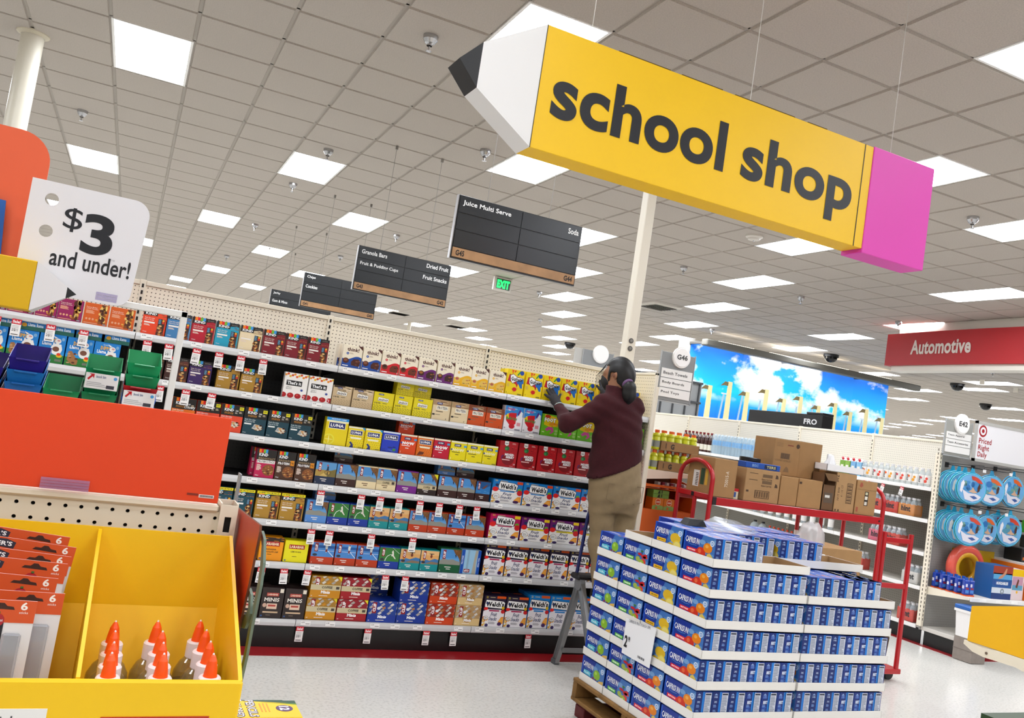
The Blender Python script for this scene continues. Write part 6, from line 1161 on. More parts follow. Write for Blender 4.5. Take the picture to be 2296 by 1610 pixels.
for k in range(2):
    b = MB(); b.box(0, 0, 0, .104, .1, .09, M('#df7a1e', .45), c=.002); b.cyl((.05, 0, .06), (.05, -.001, .06), .026, .026, 18, M('#f0d8b0', .4)); b.cyl((.05, -.001, .06), (.05, -.0014, .06), .022, .022, 18, M('#d84a1e', .4)); b.text('OFF!', (.033, -.0018, .053), (.034, 0, 0), (0, 0, .013), M('#f8f0e0', .4), .05, 2)
    b.prism([(0, 0), (.104, 0), (.104, .03), (.07, .036), (.03, .036), (0, .026)], (0, -.0005, 0), (1, 0, 0), (0, 0, 1), (0, .0003, 0), M('#8fae5a', .4)); b.cyl((.04, 0, .015), (.04, -.0012, .015), .01, .01, 8, M('#d86a2a', .4)); tag(b.build('repellent_box', loc=(3.945+k*.107, 5.553, 1.1205)), f'orange and green repellent box, {"left" if k == 0 else "right"} one in the orange display', 'box', 'repellent boxes')
for k in range(2):
    b = MB(); b.box(0, 0, 0, .15, .09, .03, M('#79a548', .45), c=.002); b.prism([(.04, 0), (.065, 0), (.06, .026), (.05, .02)], (0, -.0006, .004), (1, 0, 0), (0, 0, 1), (0, .0004, 0), M('#23301a', .4)); b.box(.075, -.0006, .006, .085, 0, .03, M('#3a4a2a', .4)); tag(b.build('green_box', loc=(3.945, 5.557, 1.211+k*.0305)), f'flat green box, {"lower" if k == 0 else "upper"} of two in the orange display', 'box')
for k in range(7):
    b = MB(); b.box(0, 0, 0, .024, .05, .05, M(['#e6e4ea', '#9a2a4a'][k % 2], .4), c=.001); b.box(.003, -.0005, .01, .021, 0, .03, M('#4a7ab8' if k % 2 == 0 else '#e8d8dc', .4)); tag(b.build('small_pack', loc=(4.02+k*.042, 5.62, 1.2825)), f'small {"white" if k % 2 == 0 else "dark red"} pack, {ORD[k+1]} from left on top of the orange display', 'pack', 'small packs on the orange display')
# ------------------------------------------------------------------ drink gondola along the far aisle
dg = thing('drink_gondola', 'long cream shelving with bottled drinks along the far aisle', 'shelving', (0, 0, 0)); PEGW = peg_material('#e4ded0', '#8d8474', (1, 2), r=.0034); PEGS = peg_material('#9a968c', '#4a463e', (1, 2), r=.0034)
DS = [1.60, 1.268, .927, .578, .19]; UY = [6.2, 7.42, 8.62, 9.82, 11.02, 12.22, 13.42]
for k in range(6):
    a, c = UY[k]+.016, UY[k+1]-.016
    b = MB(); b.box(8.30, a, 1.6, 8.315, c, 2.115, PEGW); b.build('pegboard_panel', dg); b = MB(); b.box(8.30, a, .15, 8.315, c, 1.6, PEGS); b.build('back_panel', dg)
    b = MB(); b.box(8.29, a, 2.105, 8.33, c, 2.13, CREAM, c=.003); b.build('top_rail', dg)
    for z in DS:
        b = MB(); b.box(7.86, a-.014, z-.02, 8.30, c+.014, z, M('#dedad2', .5)); sh = b.build('shelf', dg); b = MB(); b.box(7.845, a-.014, z-.036, 7.86, c+.014, z+.002, M('#efeeec', .4), c=.002); b.build('price_rail', sh)
    b = MB(); b.box(7.935, a-.016, 0, 7.945, c+.016, .154, M('#0f0f10', .4)); b.build('kick_plate', dg)
for y in UY:
    b = MB(); b.box(8.285, y-.016, 0, 8.33, y+.016, 2.135, CREAM, c=.002)
    for q in range(46): b.box(8.284, y-.005, .12+q*.0425, 8.286, y+.005, .144+q*.0425, M('#2a241c', .7))
    b.build('upright', dg)
b = MB(); b.box(7.83, 5.63, 0, 7.93, 13.4, .004, REDT); tag(b.build('trim_2'), 'dark red floor border along the far aisle shelves', kind='structure')
b = MB(); b.box(7.93, 5.63, 0, 9.6, 5.73, .004, REDT); tag(b.build('trim_3'), 'dark red floor border at the end display', kind='structure')
CLR = M('#c9d6dc', .08, alpha=.45, coat=1); TEA = M('#3a1410', .12, coat=.6)
PB = [(.001, 0), (.032, 0), (.034, .01), (.034, .13), (.03, .16), (.014, .19), (.013, .2)]
B_tea = bottle('tea_bottle', 'tea', ([(.001, 0), (.036, 0), (.038, .01), (.038, .17), (.034, .21), (.017, .25), (.016, .26)], TEA), [(.03, .11, '#e6e2d2')], (.022, '#7a1218'))
B_h = bottle('water_bottle', 'hint', ([(.001, 0), (.032, 0), (.034, .01), (.034, .12), (.031, .145), (.018, .17), (.017, .176)], CLR), [(.03, .12, '#f0eeea')], (.016, '#dcdcde'))
B_w = bottle('water_bottle', 'wat', ([(.001, 0), (.031, 0), (.033, .01), (.033, .16), (.03, .2), (.013, .25), (.012, .26)], M('#bcd9ea', .08, alpha=.5, coat=1)), [(.12, .19, '#2f9fe0')], (.018, '#e6eef4'))
B_s = bottle('soda_bottle', 'soda', (PB, M('#c0c8ca', .08, alpha=.5, coat=1)), [], (.018, '#d0401e'))
for k in range(8):
    put('tea_bottle', B_tea, (7.925, 9.94+k*.088, 1.6015), f'dark red tea bottle, {ORD[8-k]} from left on the top drink shelf', 'bottle', 'tea bottles on the drink shelf')
for k in range(12):
    put('drink_bottle', G1, (7.93, 10.68+k*.07, 1.6015), f'yellow drink bottle, {ORD[12-k]} from left on the far end of the top drink shelf', 'bottle', 'far yellow drink bottles')
def wpack(x, y, z, n, m, mesh, pit, wrap, label, group, hh, lab=None):
    t = thing('water_pack', label, 'bottle pack', (x, y, z), 0, group)
    for i in range(n):
        for j in range(m):
            o = bpy.data.objects.new('bottle', mesh); COL.objects.link(o); o.location = (i*pit+pit/2, j*pit+pit/2, .001); o.parent = t
    if wrap:
        b = MB(); b.box(-.003, -.003, 0, n*pit+.003, m*pit+.003, hh, wrap, c=.008)
        if lab: b.text(lab, (-.0045, m*pit*.8, hh*.35), (0, -m*pit*.6, 0), (0, 0, hh*.5), M('#20242a', .4), .04, 2)
        b.build('wrapper', t)
for k, y in enumerate((9.68, 9.47, 9.26)): wpack(7.89, y, 1.6015, 2, 3, B_w, .067, M('#cfe6f4', .1, alpha=.3, coat=1), f'blue labelled water pack, {ORD[k+1]} from left of the left three', 'water packs on the drink shelf', .27)
for k, y in enumerate((9.04, 8.83, 8.62)): wpack(7.89, y, 1.6015, 2, 3, B_w, .067, M('#cfe6f4', .1, alpha=.3, coat=1), f'blue labelled water pack, {ORD[k+1]} from left of the right three', 'water packs on the drink shelf', .27)
for k, (y, c) in enumerate([(7.46, '#7aa83a'), (7.385, '#8ab44a'), (7.30, '#7ab0dc'), (7.215, '#8ac0e4')]):
    b = MB(); b.box(-.04, -.036, 0, .04, .036, .16, M(c, .4), c=.002); b.frus(-.04, -.036, .04, .036, .16, -.01, -.036, .01, .036, .195, M('#e8ecee', .4)); b.cyl((-.025, 0, .17), (-.045, 0, .195), .014, .014, 10, M('#cc1f2a', .4)); b.box(-.041, -.02, .04, -.0395, .02, .11, M('#e8e4d8', .4))
    tag(b.build('drink_carton', loc=(7.93, y, 1.6015)), f'{"green" if k < 2 else "pale blue"} drink carton with red cap, {ORD[k % 2+1]} of its pair', 'carton', 'drink cartons on the top drink shelf')
HT = []
for k in range(12):
    key = f'h{k % 4}'
    if key not in BT:
        b = MB(); o = bpy.data.objects.new('q', B_h); b2 = o.data; c = ['#e2662a', '#e8a02a', '#c8404a', '#d8402a'][k % 4]
        b.v = [tuple(v.co) for v in b2.vertices]; b.f = [tuple(p.vertices) for p in b2.polygons]; b.mats = list(b2.materials); b.m = [p.material_index for p in b2.polygons]; b.s = [True]*len(b.f); bpy.data.objects.remove(o)
        if k % 2 == 0: b.text('hint', (-.0352, .012, .04), (0, -.001, .07), (0, -.024, 0), M('#20242a', .4), .03, 2); b.cyl((-.03, -.014, .09), (-.0352, -.014, .09), .012, .012, 10, M(c, .4))
        else: b.cyl((-.03, .005, .055), (-.0352, .005, .055), .017, .017, 10, M(c, .4)); b.cyl((-.03, -.008, .085), (-.0356, -.008, .085), .014, .014, 10, M(c, .4))
        o = b.build('water_bottle'); BT[key] = o.data; bpy.data.objects.remove(o)
    put('water_bottle', BT[key], (7.91, 7.14-k*.076, 1.6015), f'small flavoured water bottle with fruit label, {ORD[k+1]} from left on the top drink shelf', 'bottle', 'flavoured water bottles')
REDW = M('#cf3a2a', .2, alpha=.75, coat=.6)
for y, z, w, lb in ((6.83, 1.268, REDW, 'red wrapped bottle pack at the left of the second drink shelf'), (6.62, 1.268, REDW, 'red wrapped bottle pack in the middle of the second drink shelf'), (6.408, 1.268, M('#d88a3a', .2, alpha=.7, coat=.6), 'amber wrapped bottle pack at the right of the second drink shelf'), (6.76, .927, M('#d8607a', .2, alpha=.7, coat=.6), 'pink wrapped bottle pack on the third drink shelf'), (6.548, .927, REDW, 'red wrapped bottle pack on the third drink shelf'), (6.27, .578, M('#dcdad4', .2, alpha=.6, coat=.6), 'white wrapped bottle pack on the fourth drink shelf'), (6.27, .19, REDW, 'red wrapped bottle pack on the bottom drink shelf'), (7.0, .578, REDW, 'red wrapped bottle pack behind the red cart posts')):
    wpack(7.88, y, z+.0015, 2, 3, B_h, .066, w, lb, 'wrapped flavoured water packs', .125, 'hint')
for k in range(10): put('clear_bottle', B_h, (7.93, 8.86-k*.145, .9285), f'clear bottle, {ORD[k+1]} from left on the third drink shelf under the cart rail', 'bottle', 'clear bottles under the cart rail')
for k in range(9): put('soda_bottle', B_s, (7.94, 8.56-k*.078, .5795), f'clear soda bottle with red cap, {ORD[k+1]} from left on the fourth drink shelf', 'bottle', 'red capped soda bottles')
for k in range(2): b = MB(); b.lathe(0, 0, [(.001, 0), (.06, 0), (.064, .02), (.064, .16), (.05, .2), (.02, .225)], 14, CLR); b.lathe(0, 0, [(.022, .222), (.022, .245), (.001, .245)], 12, M('#1a1a1e', .4)); tag(b.build('water_jug', loc=(7.95, 8.85-k*.15, .5795)), f'large clear water jug, {"left" if k == 0 else "right"} one beside the red capped bottles', 'jug', 'clear water jugs')
for k, y in enumerate((7.05, 6.98, 6.8, 6.55)):
    o = bpy.data.objects.new('sale_tag', TG); COL.objects.link(o); o.location = (7.843, y, 1.563); o.rotation_euler = (0, .25, -PI/2); tag(o, f'white price tag hanging under the top drink shelf, {ORD[k+1]} from left', 'price tag', 'price tags on the drink shelf')
t = thing('black_cabinet', 'tall black cabinet rising behind the drink shelves with white letters', 'cabinet', (8.64, 8.6, 0)); b = MB(); b.box(0, 0, 0, .2, 1.46, 2.33, M('#0b0b0d', .35), c=.006); b.box(.0, -.0, 2.33, .2, .3, 2.36, M('#0b0b0d', .35), c=.004); b.build('cabinet_body', t)
b = MB(); b.text('FRO', (-.002, .33, 2.19), (0, -.24, 0), (0, 0, .075), M('#e8e8ea', .4), .03, 3); b.build('lettering', t)
# ------------------------------------------------------------------ end display E42
ec = thing('end_display', 'grey backed end display with pool toys at right', 'shelving', (0, 0, 0)); PEGG = peg_material('#9c9a96', '#6c6a66', (0, 2), r=.003)
b = MB(); b.box(7.87, 6.165, .15, 9.5, 6.18, 1.96, PEGG); b.build('pegboard_panel', ec)
b = MB(); b.box(7.83, 6.13, 0.19, 7.868, 6.185, 1.97, CREAM, c=.003)
for q in range(42): b.box(7.844, 6.1285, .25+q*.0425, 7.852, 6.131, .274+q*.0425, M('#4a4234', .7)); b.box(7.8285, 6.15, .25+q*.0425, 7.831, 6.158, .274+q*.0425, M('#4a4234', .7))
b.build('upright', ec)
b = MB(); b.box(7.94, 5.745, 0, 9.5, 6.165, .15, M('#101011', .4)); b.build('kick_plate', ec); b = MB(); b.box(7.88, 5.735, .15, 9.5, 6.165, .19, M('#d8d4cc', .5), c=.003); b.build('base_deck', ec)
b = MB(); b.prism([(6.13, .52), (6.13, .60), (5.66, .60), (5.66, .575)], (7.872, 0, 0), (0, 1, 0), (0, 0, 1), (.006, 0, 0), CREAM); b.build('shelf_bracket', ec)
b = MB(); b.box(7.88, 5.66, .587, 9.3, 6.16, .60, M('#dedad2', .5)); sh = b.build('shelf', ec); b = MB(); b.box(7.878, 5.645, .565, 9.3, 5.66, .604, M('#efeeec', .4), c=.002); b.build('price_rail', sh)
for q in range(5): b = MB(); b.box(8.0+q*.24, 5.643, .572, 8.1+q*.24, 5.645, .598, M('#fbfaf8', .4)); b.build('price_label', sh)
HK = M('#2a2a2c', .35, .6)
def hook(x, z, tagl=True):
    b = MB(); b.box(x-.025, 6.155, z-.02, x+.025, 6.166, z+.03, M('#1a1a1c', .5)); b.tube([(x, 6.16, z+.01), (x, 5.76, z+.0), (x, 5.735, z+.012)], .0035, 6, HK); b.tube([(x, 6.16, z+.02), (x, 5.74, z+.035)], .003, 6, HK)
    if tagl: b.box(x-.022, 5.731, z-.03, x+.022, 5.734, z, M('#eceaea', .4))
    b.build('peg_hook', ec)
flag_sign(7.78, 6.06, 1.965, .40, .36, 'E42', ['Team Apparel', 'Team Accessories', ''], 'grey flag sign with round E42 disc at right', '#9a9a94')
t = thing('priced_sign', 'white header sign with red bullseye, priced right daily', 'sign', (8.235, 6.04, 1.975)); b = MB(); b.box(0, 0, 0, 1.3, .02, .365, M('#eceaec', .45)); b.build('board', t)
b = MB()
for q in ((-.02, -.004, -.03, 1.32, .024, 0), (-.02, -.004, .365, 1.32, .024, .395), (-.02, -.004, -.03, 0, .024, .395)): b.box(*q, M('#b8b6b0', .4))
b.build('frame', t)
BR = M('#a5141f', .45); b = MB(); b.cyl((.085, 0, .295), (.085, -.001, .295), .062, .062, 32, BR); b.cyl((.085, -.001, .295), (.085, -.0016, .295), .043, .043, 28, M('#eceaec', .45)); b.cyl((.085, -.0016, .295), (.085, -.0022, .295), .021, .021, 22, BR); b.build('bullseye', t)
for k, s_ in enumerate(('Priced', 'Right', 'Daily')): b = MB(); b.text(s_, (.035, -.0015, .165-k*.072-(.014 if s_ != 'Priced' else 0)), (.2-.03*k*.9, 0, 0), (0, 0, .056 if k == 0 else .07), BR, .012, 3); b.build('lettering', t)
for x in (8.3, 9.4): b = MB(); b.box(x-.01, 6.06, 1.9, x+.01, 6.165, 2.0, CREAM); b.build('support_arm', t)
def ring_pack(x, y, z, label, v=0, r=.158, rz=-.38):
    t = thing('swim_toy_pack', label, 'toy', (x, y, z), rz, 'round swim toy packs on hooks'); TQ = [M('#2a9cc4', .2, coat=.5), M('#2a86b0', .2, coat=.5)][v % 2]
    b = MB(); b.cyl((0, .006, 0), (0, .04, 0), r*.96, r*.9, 26, [M('#4aa878', .3), M('#c8642a', .3), M('#1d4f7a', .3)][v % 3]); b.build('folded_float', t)
    b = MB(); b.torus((0, .018, 0), (0, 1, 0), r, .0075, 30, 8, TQ); b.torus((0, .004, 0), (0, 1, 0), r*.93, .005, 28, 6, M('#5cc0e0', .15, coat=.6)); b.prism([(-.03, r*.9), (.03, r*.9), (.012, r+.05), (-.012, r+.05)], (0, .01, 0), (1, 0, 0), (0, 0, 1), (0, .006, 0), TQ); b.build('mesh_bag', t)
    p = MB(); rd = random.Random(v*7+int(x*10)); p.cyl((0, .006, 0), (0, .0, 0), r*.9, r*.9, 26, M('#6aa8d8', .25, coat=.6))
    def blob(cx, cz, rx, rz_, c, k, n=12): p.add([(cx*r+rx*r*math.cos(2*PI*i/n), -.0006-.0003*k, cz*r+rz_*r*math.sin(2*PI*i/n)) for i in range(n)], [tuple(range(n))], M(c, .25, coat=.5))
    for q in range(16): blob(rd.uniform(-.45, .5), rd.uniform(-.2, .45), rd.uniform(.1, .3), rd.uniform(.08, .22), rd.choice(['#3f86c0', '#5a9ad0', '#4f8fa8', '#6a9a90', '#2f6fb0']), 1+q % 5, 7)
    p.add([(r*x_, -.0025, r*z_) for x_, z_ in ((-.62, -.1), (-.2, -.32), (.3, -.3), (.66, -.45), (.5, -.66), (.1, -.82), (-.4, -.72))], [(0, 1, 2, 3, 4, 5, 6)], M('#d8d6e0', .25, coat=.5))
    p.add([(r*x_, -.003, r*z_) for x_, z_ in ((-.1, -.5), (.2, -.44), (.44, -.56), (.2, -.66))], [(0, 1, 2, 3)], M('#3a5a9a', .25, coat=.5))
    p.add([(r*x_, -.003, r*z_) for x_, z_ in ((-.2, -.2), (.0, -.05), (.05, .12), (.2, -.08), (.4, -.22), (.15, -.27))], [(0, 1, 2, 3, 4, 5)], M('#c8a488', .25, coat=.5))
    p.add([(r*x_, -.003, r*z_) for x_, z_ in ((.38, -.2), (.52, -.1), (.56, .25), (.46, .36), (.36, .1))], [(0, 1, 2, 3, 4)], M('#4a2a24', .25, coat=.5))
    p.add([(r*.8*math.cos(a_), -.003, r*.8*math.sin(a_)) for a_ in (.5, .8, 1.1, 1.4, 1.7)]+[(r*.56*math.cos(a_), -.003, r*.56*math.sin(a_)) for a_ in (1.6, 1.2, .8)], [tuple(range(8))], M(['#c8402a', '#d8622a', '#b83a3a'][v % 3], .25, coat=.5))
    p.add([(r*x_, -.003, r*z_) for x_, z_ in ((-.78, -.2), (-.66, -.34), (-.5, .3), (-.6, .5), (-.74, .3))], [(0, 1, 2, 3, 4)], M('#e4e4ea', .25, coat=.5))
    p.build('printed_card', t)
for k, (x, y) in enumerate([(7.99, 6.08), (7.99, 6.01), (7.99, 5.94), (7.985, 5.85)]): ring_pack(x, y, 1.655-.0*k, f'round teal swim toy pack, {ORD[k+1]} from the back on the upper left hook', 0)
ring_pack(8.39, 5.93, 1.665, 'round teal swim toy pack on the upper middle hook', 1); ring_pack(8.76, 5.94, 1.69, 'oval looking swim toy pack with orange edge on the upper right hook', 1, .165, -.1)
for k, (x, y) in enumerate([(7.99, 6.08), (7.99, 6.01), (7.99, 5.93), (7.985, 5.82)]): ring_pack(x, y, 1.243, f'round teal swim toy pack, {ORD[k+1]} from the back on the lower left hook', 0)
ring_pack(8.39, 5.93, 1.255, 'swim toy pack with swimmer picture on the lower middle hook', 1, .155, -.1); ring_pack(8.70, 6.03, 1.27, 'dark blue swim toy pack behind the lower right one', 2); ring_pack(8.74, 5.92, 1.28, 'swim toy pack with pink picture on the lower right hook', 0, .165, -.2)
for x, z in ((7.985, 1.86), (8.39, 1.87), (8.75, 1.90), (7.985, 1.45), (8.39, 1.46), (8.72, 1.49)): hook(x, z)
PBL = MB(); PBL.box(-.032, -.024, 0, .032, .024, .012, M('#e0581e', .4)); PBL.box(-.03, -.022, .012, .03, .022, .155, M('#1c3fa4', .3, coat=.3), c=.007); PBL.cyl((0, 0, .155), (0, 0, .18), .017, .017, 14, M('#1a55b4', .35)); PBL.box(-.0306, -.012, .07, -.0299, .014, .1, M('#d8d8ea', .4)); PBL.box(-.022, -.0226, .09, .0, -.0219, .12, M('#d8d8ea', .4)); PBL.box(-.02, -.0226, .03, .02, -.0219, .06, M('#4a86d0', .4)); PBL.box(-.016, -.0226, .065, .018, -.0219, .083, M('#a02a3a', .4))
PBL = PBL.build('pool_bottle'); PBD = PBL.data; bpy.data.objects.remove(PBL)
for k in range(10):
    r_, c_ = divmod(k, 2); put('pool_bottle', PBD, (7.925+c_*.07, 6.09-r_*.085, .6005), f'blue pool chemical bottle, {ORD[r_+1]} pair from the back, {"left" if c_ == 0 else "right"} one', 'bottle', 'blue pool chemical bottles', -.2)
t = thing('swim_ring', 'large coral and yellow swim ring standing on the end display shelf', 'swim ring', (8.25, 6.02, .842), -.12); b = MB(); b.torus((0, 0, 0), (0, 1, 0), .185, .056, 40, 14, M('#f0614e', .3, coat=.3), .8); b.build('outer_tube', t); b = MB(); b.torus((0, -.014, 0), (0, 1, 0), .137, .034, 36, 12, M('#e6ac2a', .3, coat=.3), .9); b.build('inner_tube', t)
t = thing('float_box', 'blue and white pool float box with sunbather picture', 'box', (8.24, 5.70, .6005)); b = MB(); b.box(0, 0, 0, .30, .2, .33, M('#1f5a9c', .4), c=.002)
for q in ((.0, .25, .30, .33, '#a03a24'), (.01, .20, .29, .26, '#5aa6d6'), (0, 0, .30, .06, '#1d3a78')): b.box(q[0], -.0006, q[1], q[2], 0, q[3], M(q[4], .4))
b.prism([(.0, .15), (.05, .13), (.15, .115), (.25, .13), (.30, .15), (.30, .2), (.2, .175), (.1, .175), (.0, .2)], (0, -.001, 0), (1, 0, 0), (0, 0, 1), (0, .0003, 0), M('#1f4f96', .4)); b.text('HUGGABLES', (.06, -.0016, .145), (.18, 0, 0), (0, 0, .03), M('#f2f4f8', .4), .05, 2); b.box(0, -.0008, .06, .30, -.0003, .115, M('#d4dce6', .4)); b.cyl((.16, 0, .08), (.16, -.0016, .08), .028, .028, 16, M('#8a929a', .4)); b.cyl((.16, -.0016, .08), (.16, -.002, .08), .012, .012, 12, M('#d4dce6', .4))
b.prism([(.08, .2), (.14, .21), (.2, .26), (.21, .31), (.19, .31), (.16, .26), (.1, .225)], (0, -.0012, 0), (1, 0, 0), (0, 0, 1), (0, .0003, 0), M('#c98a6a', .4)); b.build('carton', t)
t = thing('toy_box', 'pale pink and yellow toy box beside the pool float box', 'box', (8.56, 5.72, .6005)); b = MB(); b.box(0, 0, 0, .2, .16, .31, M('#e8d6d8', .4), c=.002); b.box(0, -.0006, .24, .2, 0, .31, M('#f0c400', .4)); b.box(-.0006, 0, 0, 0, .16, .31, M('#d86a1e', .4)); b.box(.02, -.0006, .1, .18, 0, .235, M('#c89ab0', .4)); b.box(.02, -.0009, .1, .18, -.0005, .15, M('#5aa0c0', .4)); b.prism([(.07, .13), (.1, .12), (.12, .2), (.1, .215)], (0, -.0012, 0), (1, 0, 0), (0, 0, 1), (0, .0002, 0), M('#6a3a2a', .4)); b.cyl((.1, 0, .08), (.1, -.001, .08), .016, .016, 5, M('#f0b81e', .4)); b.build('carton', t)
b = MB(); b.box(8.17, 6.12, .601, 8.83, 6.13, 1.02, M('#b89400', .5)); b.box(8.79, 5.68, .601, 8.8, 6.12, .95, M('#e0741a', .5)); tag(b.build('yellow_tray'), 'yellow and orange display tray behind the toy boxes', 'tray')
t = thing('pool_bucket', 'white pool chemical bucket with blue lid on a grey brown box', 'bucket', (7.89, 5.63, .2255)); b = MB(); b.frus(-.085, -.085, .085, .085, 0, -.1, -.1, .1, .1, .26, M('#f0eeec', .4)); b.frus(-.11, -.11, .11, .11, .235, -.11, -.11, .11, .11, .26, M('#f0eeec', .4)); b.build('tub', t)
b = MB(); b.box(-.112, -.112, .26, .112, .112, .30, M('#1f5fae', .4), c=.008); b.build('lid', t)
b = MB(); b.prism([(-.055, .03), (.055, .03), (.062, .21), (-.062, .21)], (0, -.0965, .0), (1, 0, 0), (0, -.06, 1), (0, .004, 0), M('#1f4f96', .4)); b.box(-.04, -.106, .155, .04, -.103, .185, M('#8a1f3a', .4)); b.text('POOL', (-.035, -.1035, .12), (.07, 0, 0), (0, 0, .025), M('#f0f0f4', .4), .05, 2); b.box(-.04, -.1, .08, .04, -.0985, .1, M('#5a9ad8', .4)); b.build('label', t)
b = MB(); b.frus(-.1, -.1, .1, .1, 0, -.1, -.1, .1, .1, .2205, M('#8a8078', .6, noise=.08, scale=20)); b.box(-.102, -.102, .1, .102, .102, .108, M('#7a7068', .6)); tag(b.build('grey_box', loc=(7.91, 5.63, .0045)), 'grey brown plastic box under the pool bucket', 'box')
t = thing('dark_toy_box', 'black boxed set on the right shelf of the end display', 'box', (8.95, 5.9, .97)); b = MB(); b.box(0, 0, 0, .4, .2, .14, M('#141416', .4), c=.003); b.text('BATTERIES', (.03, -.001, .09), (.25, 0, 0), (0, 0, .03), M('#5a5a60', .5), .02, 2); b.box(.02, -.0008, .02, .2, 0, .05, M('#c8641a', .5)); b.build('carton', t)
b = MB(); b.box(8.84, 5.75, .945, 9.4, 6.16, .968, M('#e6e4e0', .5)); b.build('upper_shelf', ec)
for k, z in enumerate((1.28, 1.125)): b = MB(); b.box(8.98, 5.9, z, 9.4, 5.96, z+.13, M('#3f9a2a' if k == 0 else '#2a2a24', .4), c=.006); b.box(9.0, 5.897, z+.03, 9.1, 5.901, z+.06, M('#d8c82a', .4)); b.box(9.1, 5.96, z+.1, 9.12, 6.163, z+.12, HK); tag(b.build('hanging_pack'), ['bright green hanging pack at the right edge', 'dark hanging pack under the green one at the right edge'][k], 'pack')
# ------------------------------------------------------------------ the woman on the step ladder
def surface(fn, lo, hi, h):
    ax = [np.arange(lo[i], hi[i]+h, h) for i in range(3)]; X, Y, Z = np.meshgrid(*ax, indexing='ij'); V = fn(X, Y, Z); I = V < 0
    n = np.array(V.shape)-1; mix = np.zeros(tuple(n), int)
    C = [(a, c, d) for a in (0, 1) for c in (0, 1) for d in (0, 1)]
    sl = lambda o: tuple(slice(o[i], n[i]+o[i]) for i in range(3))
    for o in C: mix += I[sl(o)]
    act = np.argwhere((mix > 0) & (mix < 8)); idx = -np.ones(tuple(n), int); idx[tuple(act.T)] = np.arange(len(act))
    P = np.zeros((len(act), 3)); cnt_ = np.zeros(len(act))
    for o in C:
        for d in range(3):
            if o[d]: continue
            o2 = list(o); o2[d] = 1; v0 = V[tuple((act+np.array(o)).T)]; v1 = V[tuple((act+np.array(o2)).T)]; x = (v0 < 0) != (v1 < 0)
            t_ = np.where(x, v0/np.where(x, v0-v1, 1), 0); q = act+np.array(o, float); q[:, d] += t_; P += q*x[:, None]; cnt_ += x
    P = np.array(lo)+h*P/cnt_[:, None]; F = []
    for d in range(3):
        e1, e2 = [(1, 2), (2, 0), (0, 1)][d]; s0 = [slice(1, n[i]) for i in range(3)]; s0[d] = slice(0, n[d]); s1 = list(s0); s1[d] = slice(1, n[d]+1)
        a, c = I[tuple(s0)], I[tuple(s1)]; w = np.argwhere(a != c); off = np.ones(3, int); off[d] = 0; g0 = w+off
        def cell(da, db): q = g0.copy(); q[:, e1] -= da; q[:, e2] -= db; return idx[tuple(q.T)]
        Q = np.stack([cell(1, 1), cell(0, 1), cell(0, 0), cell(1, 0)], 1); flip = ~a[tuple(w.T)]; Q[flip] = Q[flip][:, ::-1]; F.append(Q)
    return P, np.concatenate(F)
def cap(a, c, ra, rb):
    a, c = np.array(a, float), np.array(c, float)
    def f(X, Y, Z):
        d = c-a; t_ = np.clip(((X-a[0])*d[0]+(Y-a[1])*d[1]+(Z-a[2])*d[2])/(d@d), 0, 1)
        return np.sqrt((X-a[0]-t_*d[0])**2+(Y-a[1]-t_*d[1])**2+(Z-a[2]-t_*d[2])**2)-(ra+(rb-ra)*t_)
    return f
def ell(c, r, yaw=0.0):
    cs, sn = math.cos(yaw), math.sin(yaw)
    def f(X, Y, Z):
        dx, dy = X-c[0], Y-c[1]; u, v = (dx*cs+dy*sn)/r[0], (-dx*sn+dy*cs)/r[1]; w = (Z-c[2])/r[2]
        return (np.sqrt(u*u+v*v+w*w)-1)*min(r)
    return f
def tor(rings, cy=0.0):
    rings = sorted(rings); z = [q[0] for q in rings]
    def f(X, Y, Z):
        cx, cy_, a, c = (np.interp(Z, z, [q[k] for q in rings]) for k in (1, 2, 3, 4))
        return np.maximum((np.sqrt(((X-cx)/a)**2+((Y-cy_)/c)**2)-1)*np.minimum(a, c), np.maximum(z[0]-Z, Z-z[-1]))
    return f
def smn(k, *fs):
    def f(X, Y, Z):
        v = fs[0](X, Y, Z)
        for g_ in fs[1:]:
            w = g_(X, Y, Z); hh = np.clip(.5+.5*(w-v)/k, 0, 1); v = w*(1-hh)+v*hh-k*hh*(1-hh)
        return v
    return f
def grow(fn, lo, hi, h, m, name, parent):
    P, F = surface(fn, lo, hi, h); b = MB(); b.add(P.tolist(), F.tolist(), m, True); return b.build(name, parent)
wm = thing('person', 'woman in maroon sweater and khaki trousers stocking the top shelf from a ladder', 'person', (0, 0, 0))
SKIN = M('#9a6a4c', .55, noise=.04, scale=20); HD = (3.175, 5.075, 2.055); FY = .62     # the face turns to the left of the shelf
fd = (-math.sin(FY), math.cos(FY))
def hp(f_, s_, z): return (HD[0]+fd[0]*f_+fd[1]*s_, HD[1]+fd[1]*f_-fd[0]*s_, HD[2]+z)   # forward, right, up of the head
Ls, Le, Lw = (3.065, 5.02, 1.835), (2.85, 5.1, 1.673), (2.912, 5.375, 1.778)
Rs, Re, Rw = (3.315, 5.05, 1.855), (3.42, 5.24, 1.69), (3.318, 5.385, 1.905)
head = smn(.03, ell(HD, (.078, .098, .115), FY), ell(hp(.035, 0, -.06), (.055, .062, .065), FY), cap(hp(.1, 0, .0), hp(.112, 0, -.022), .010, .014), ell(hp(.075, .03, .012), (.018, .016, .012), FY), ell(hp(.075, -.03, .012), (.018, .016, .012), FY))
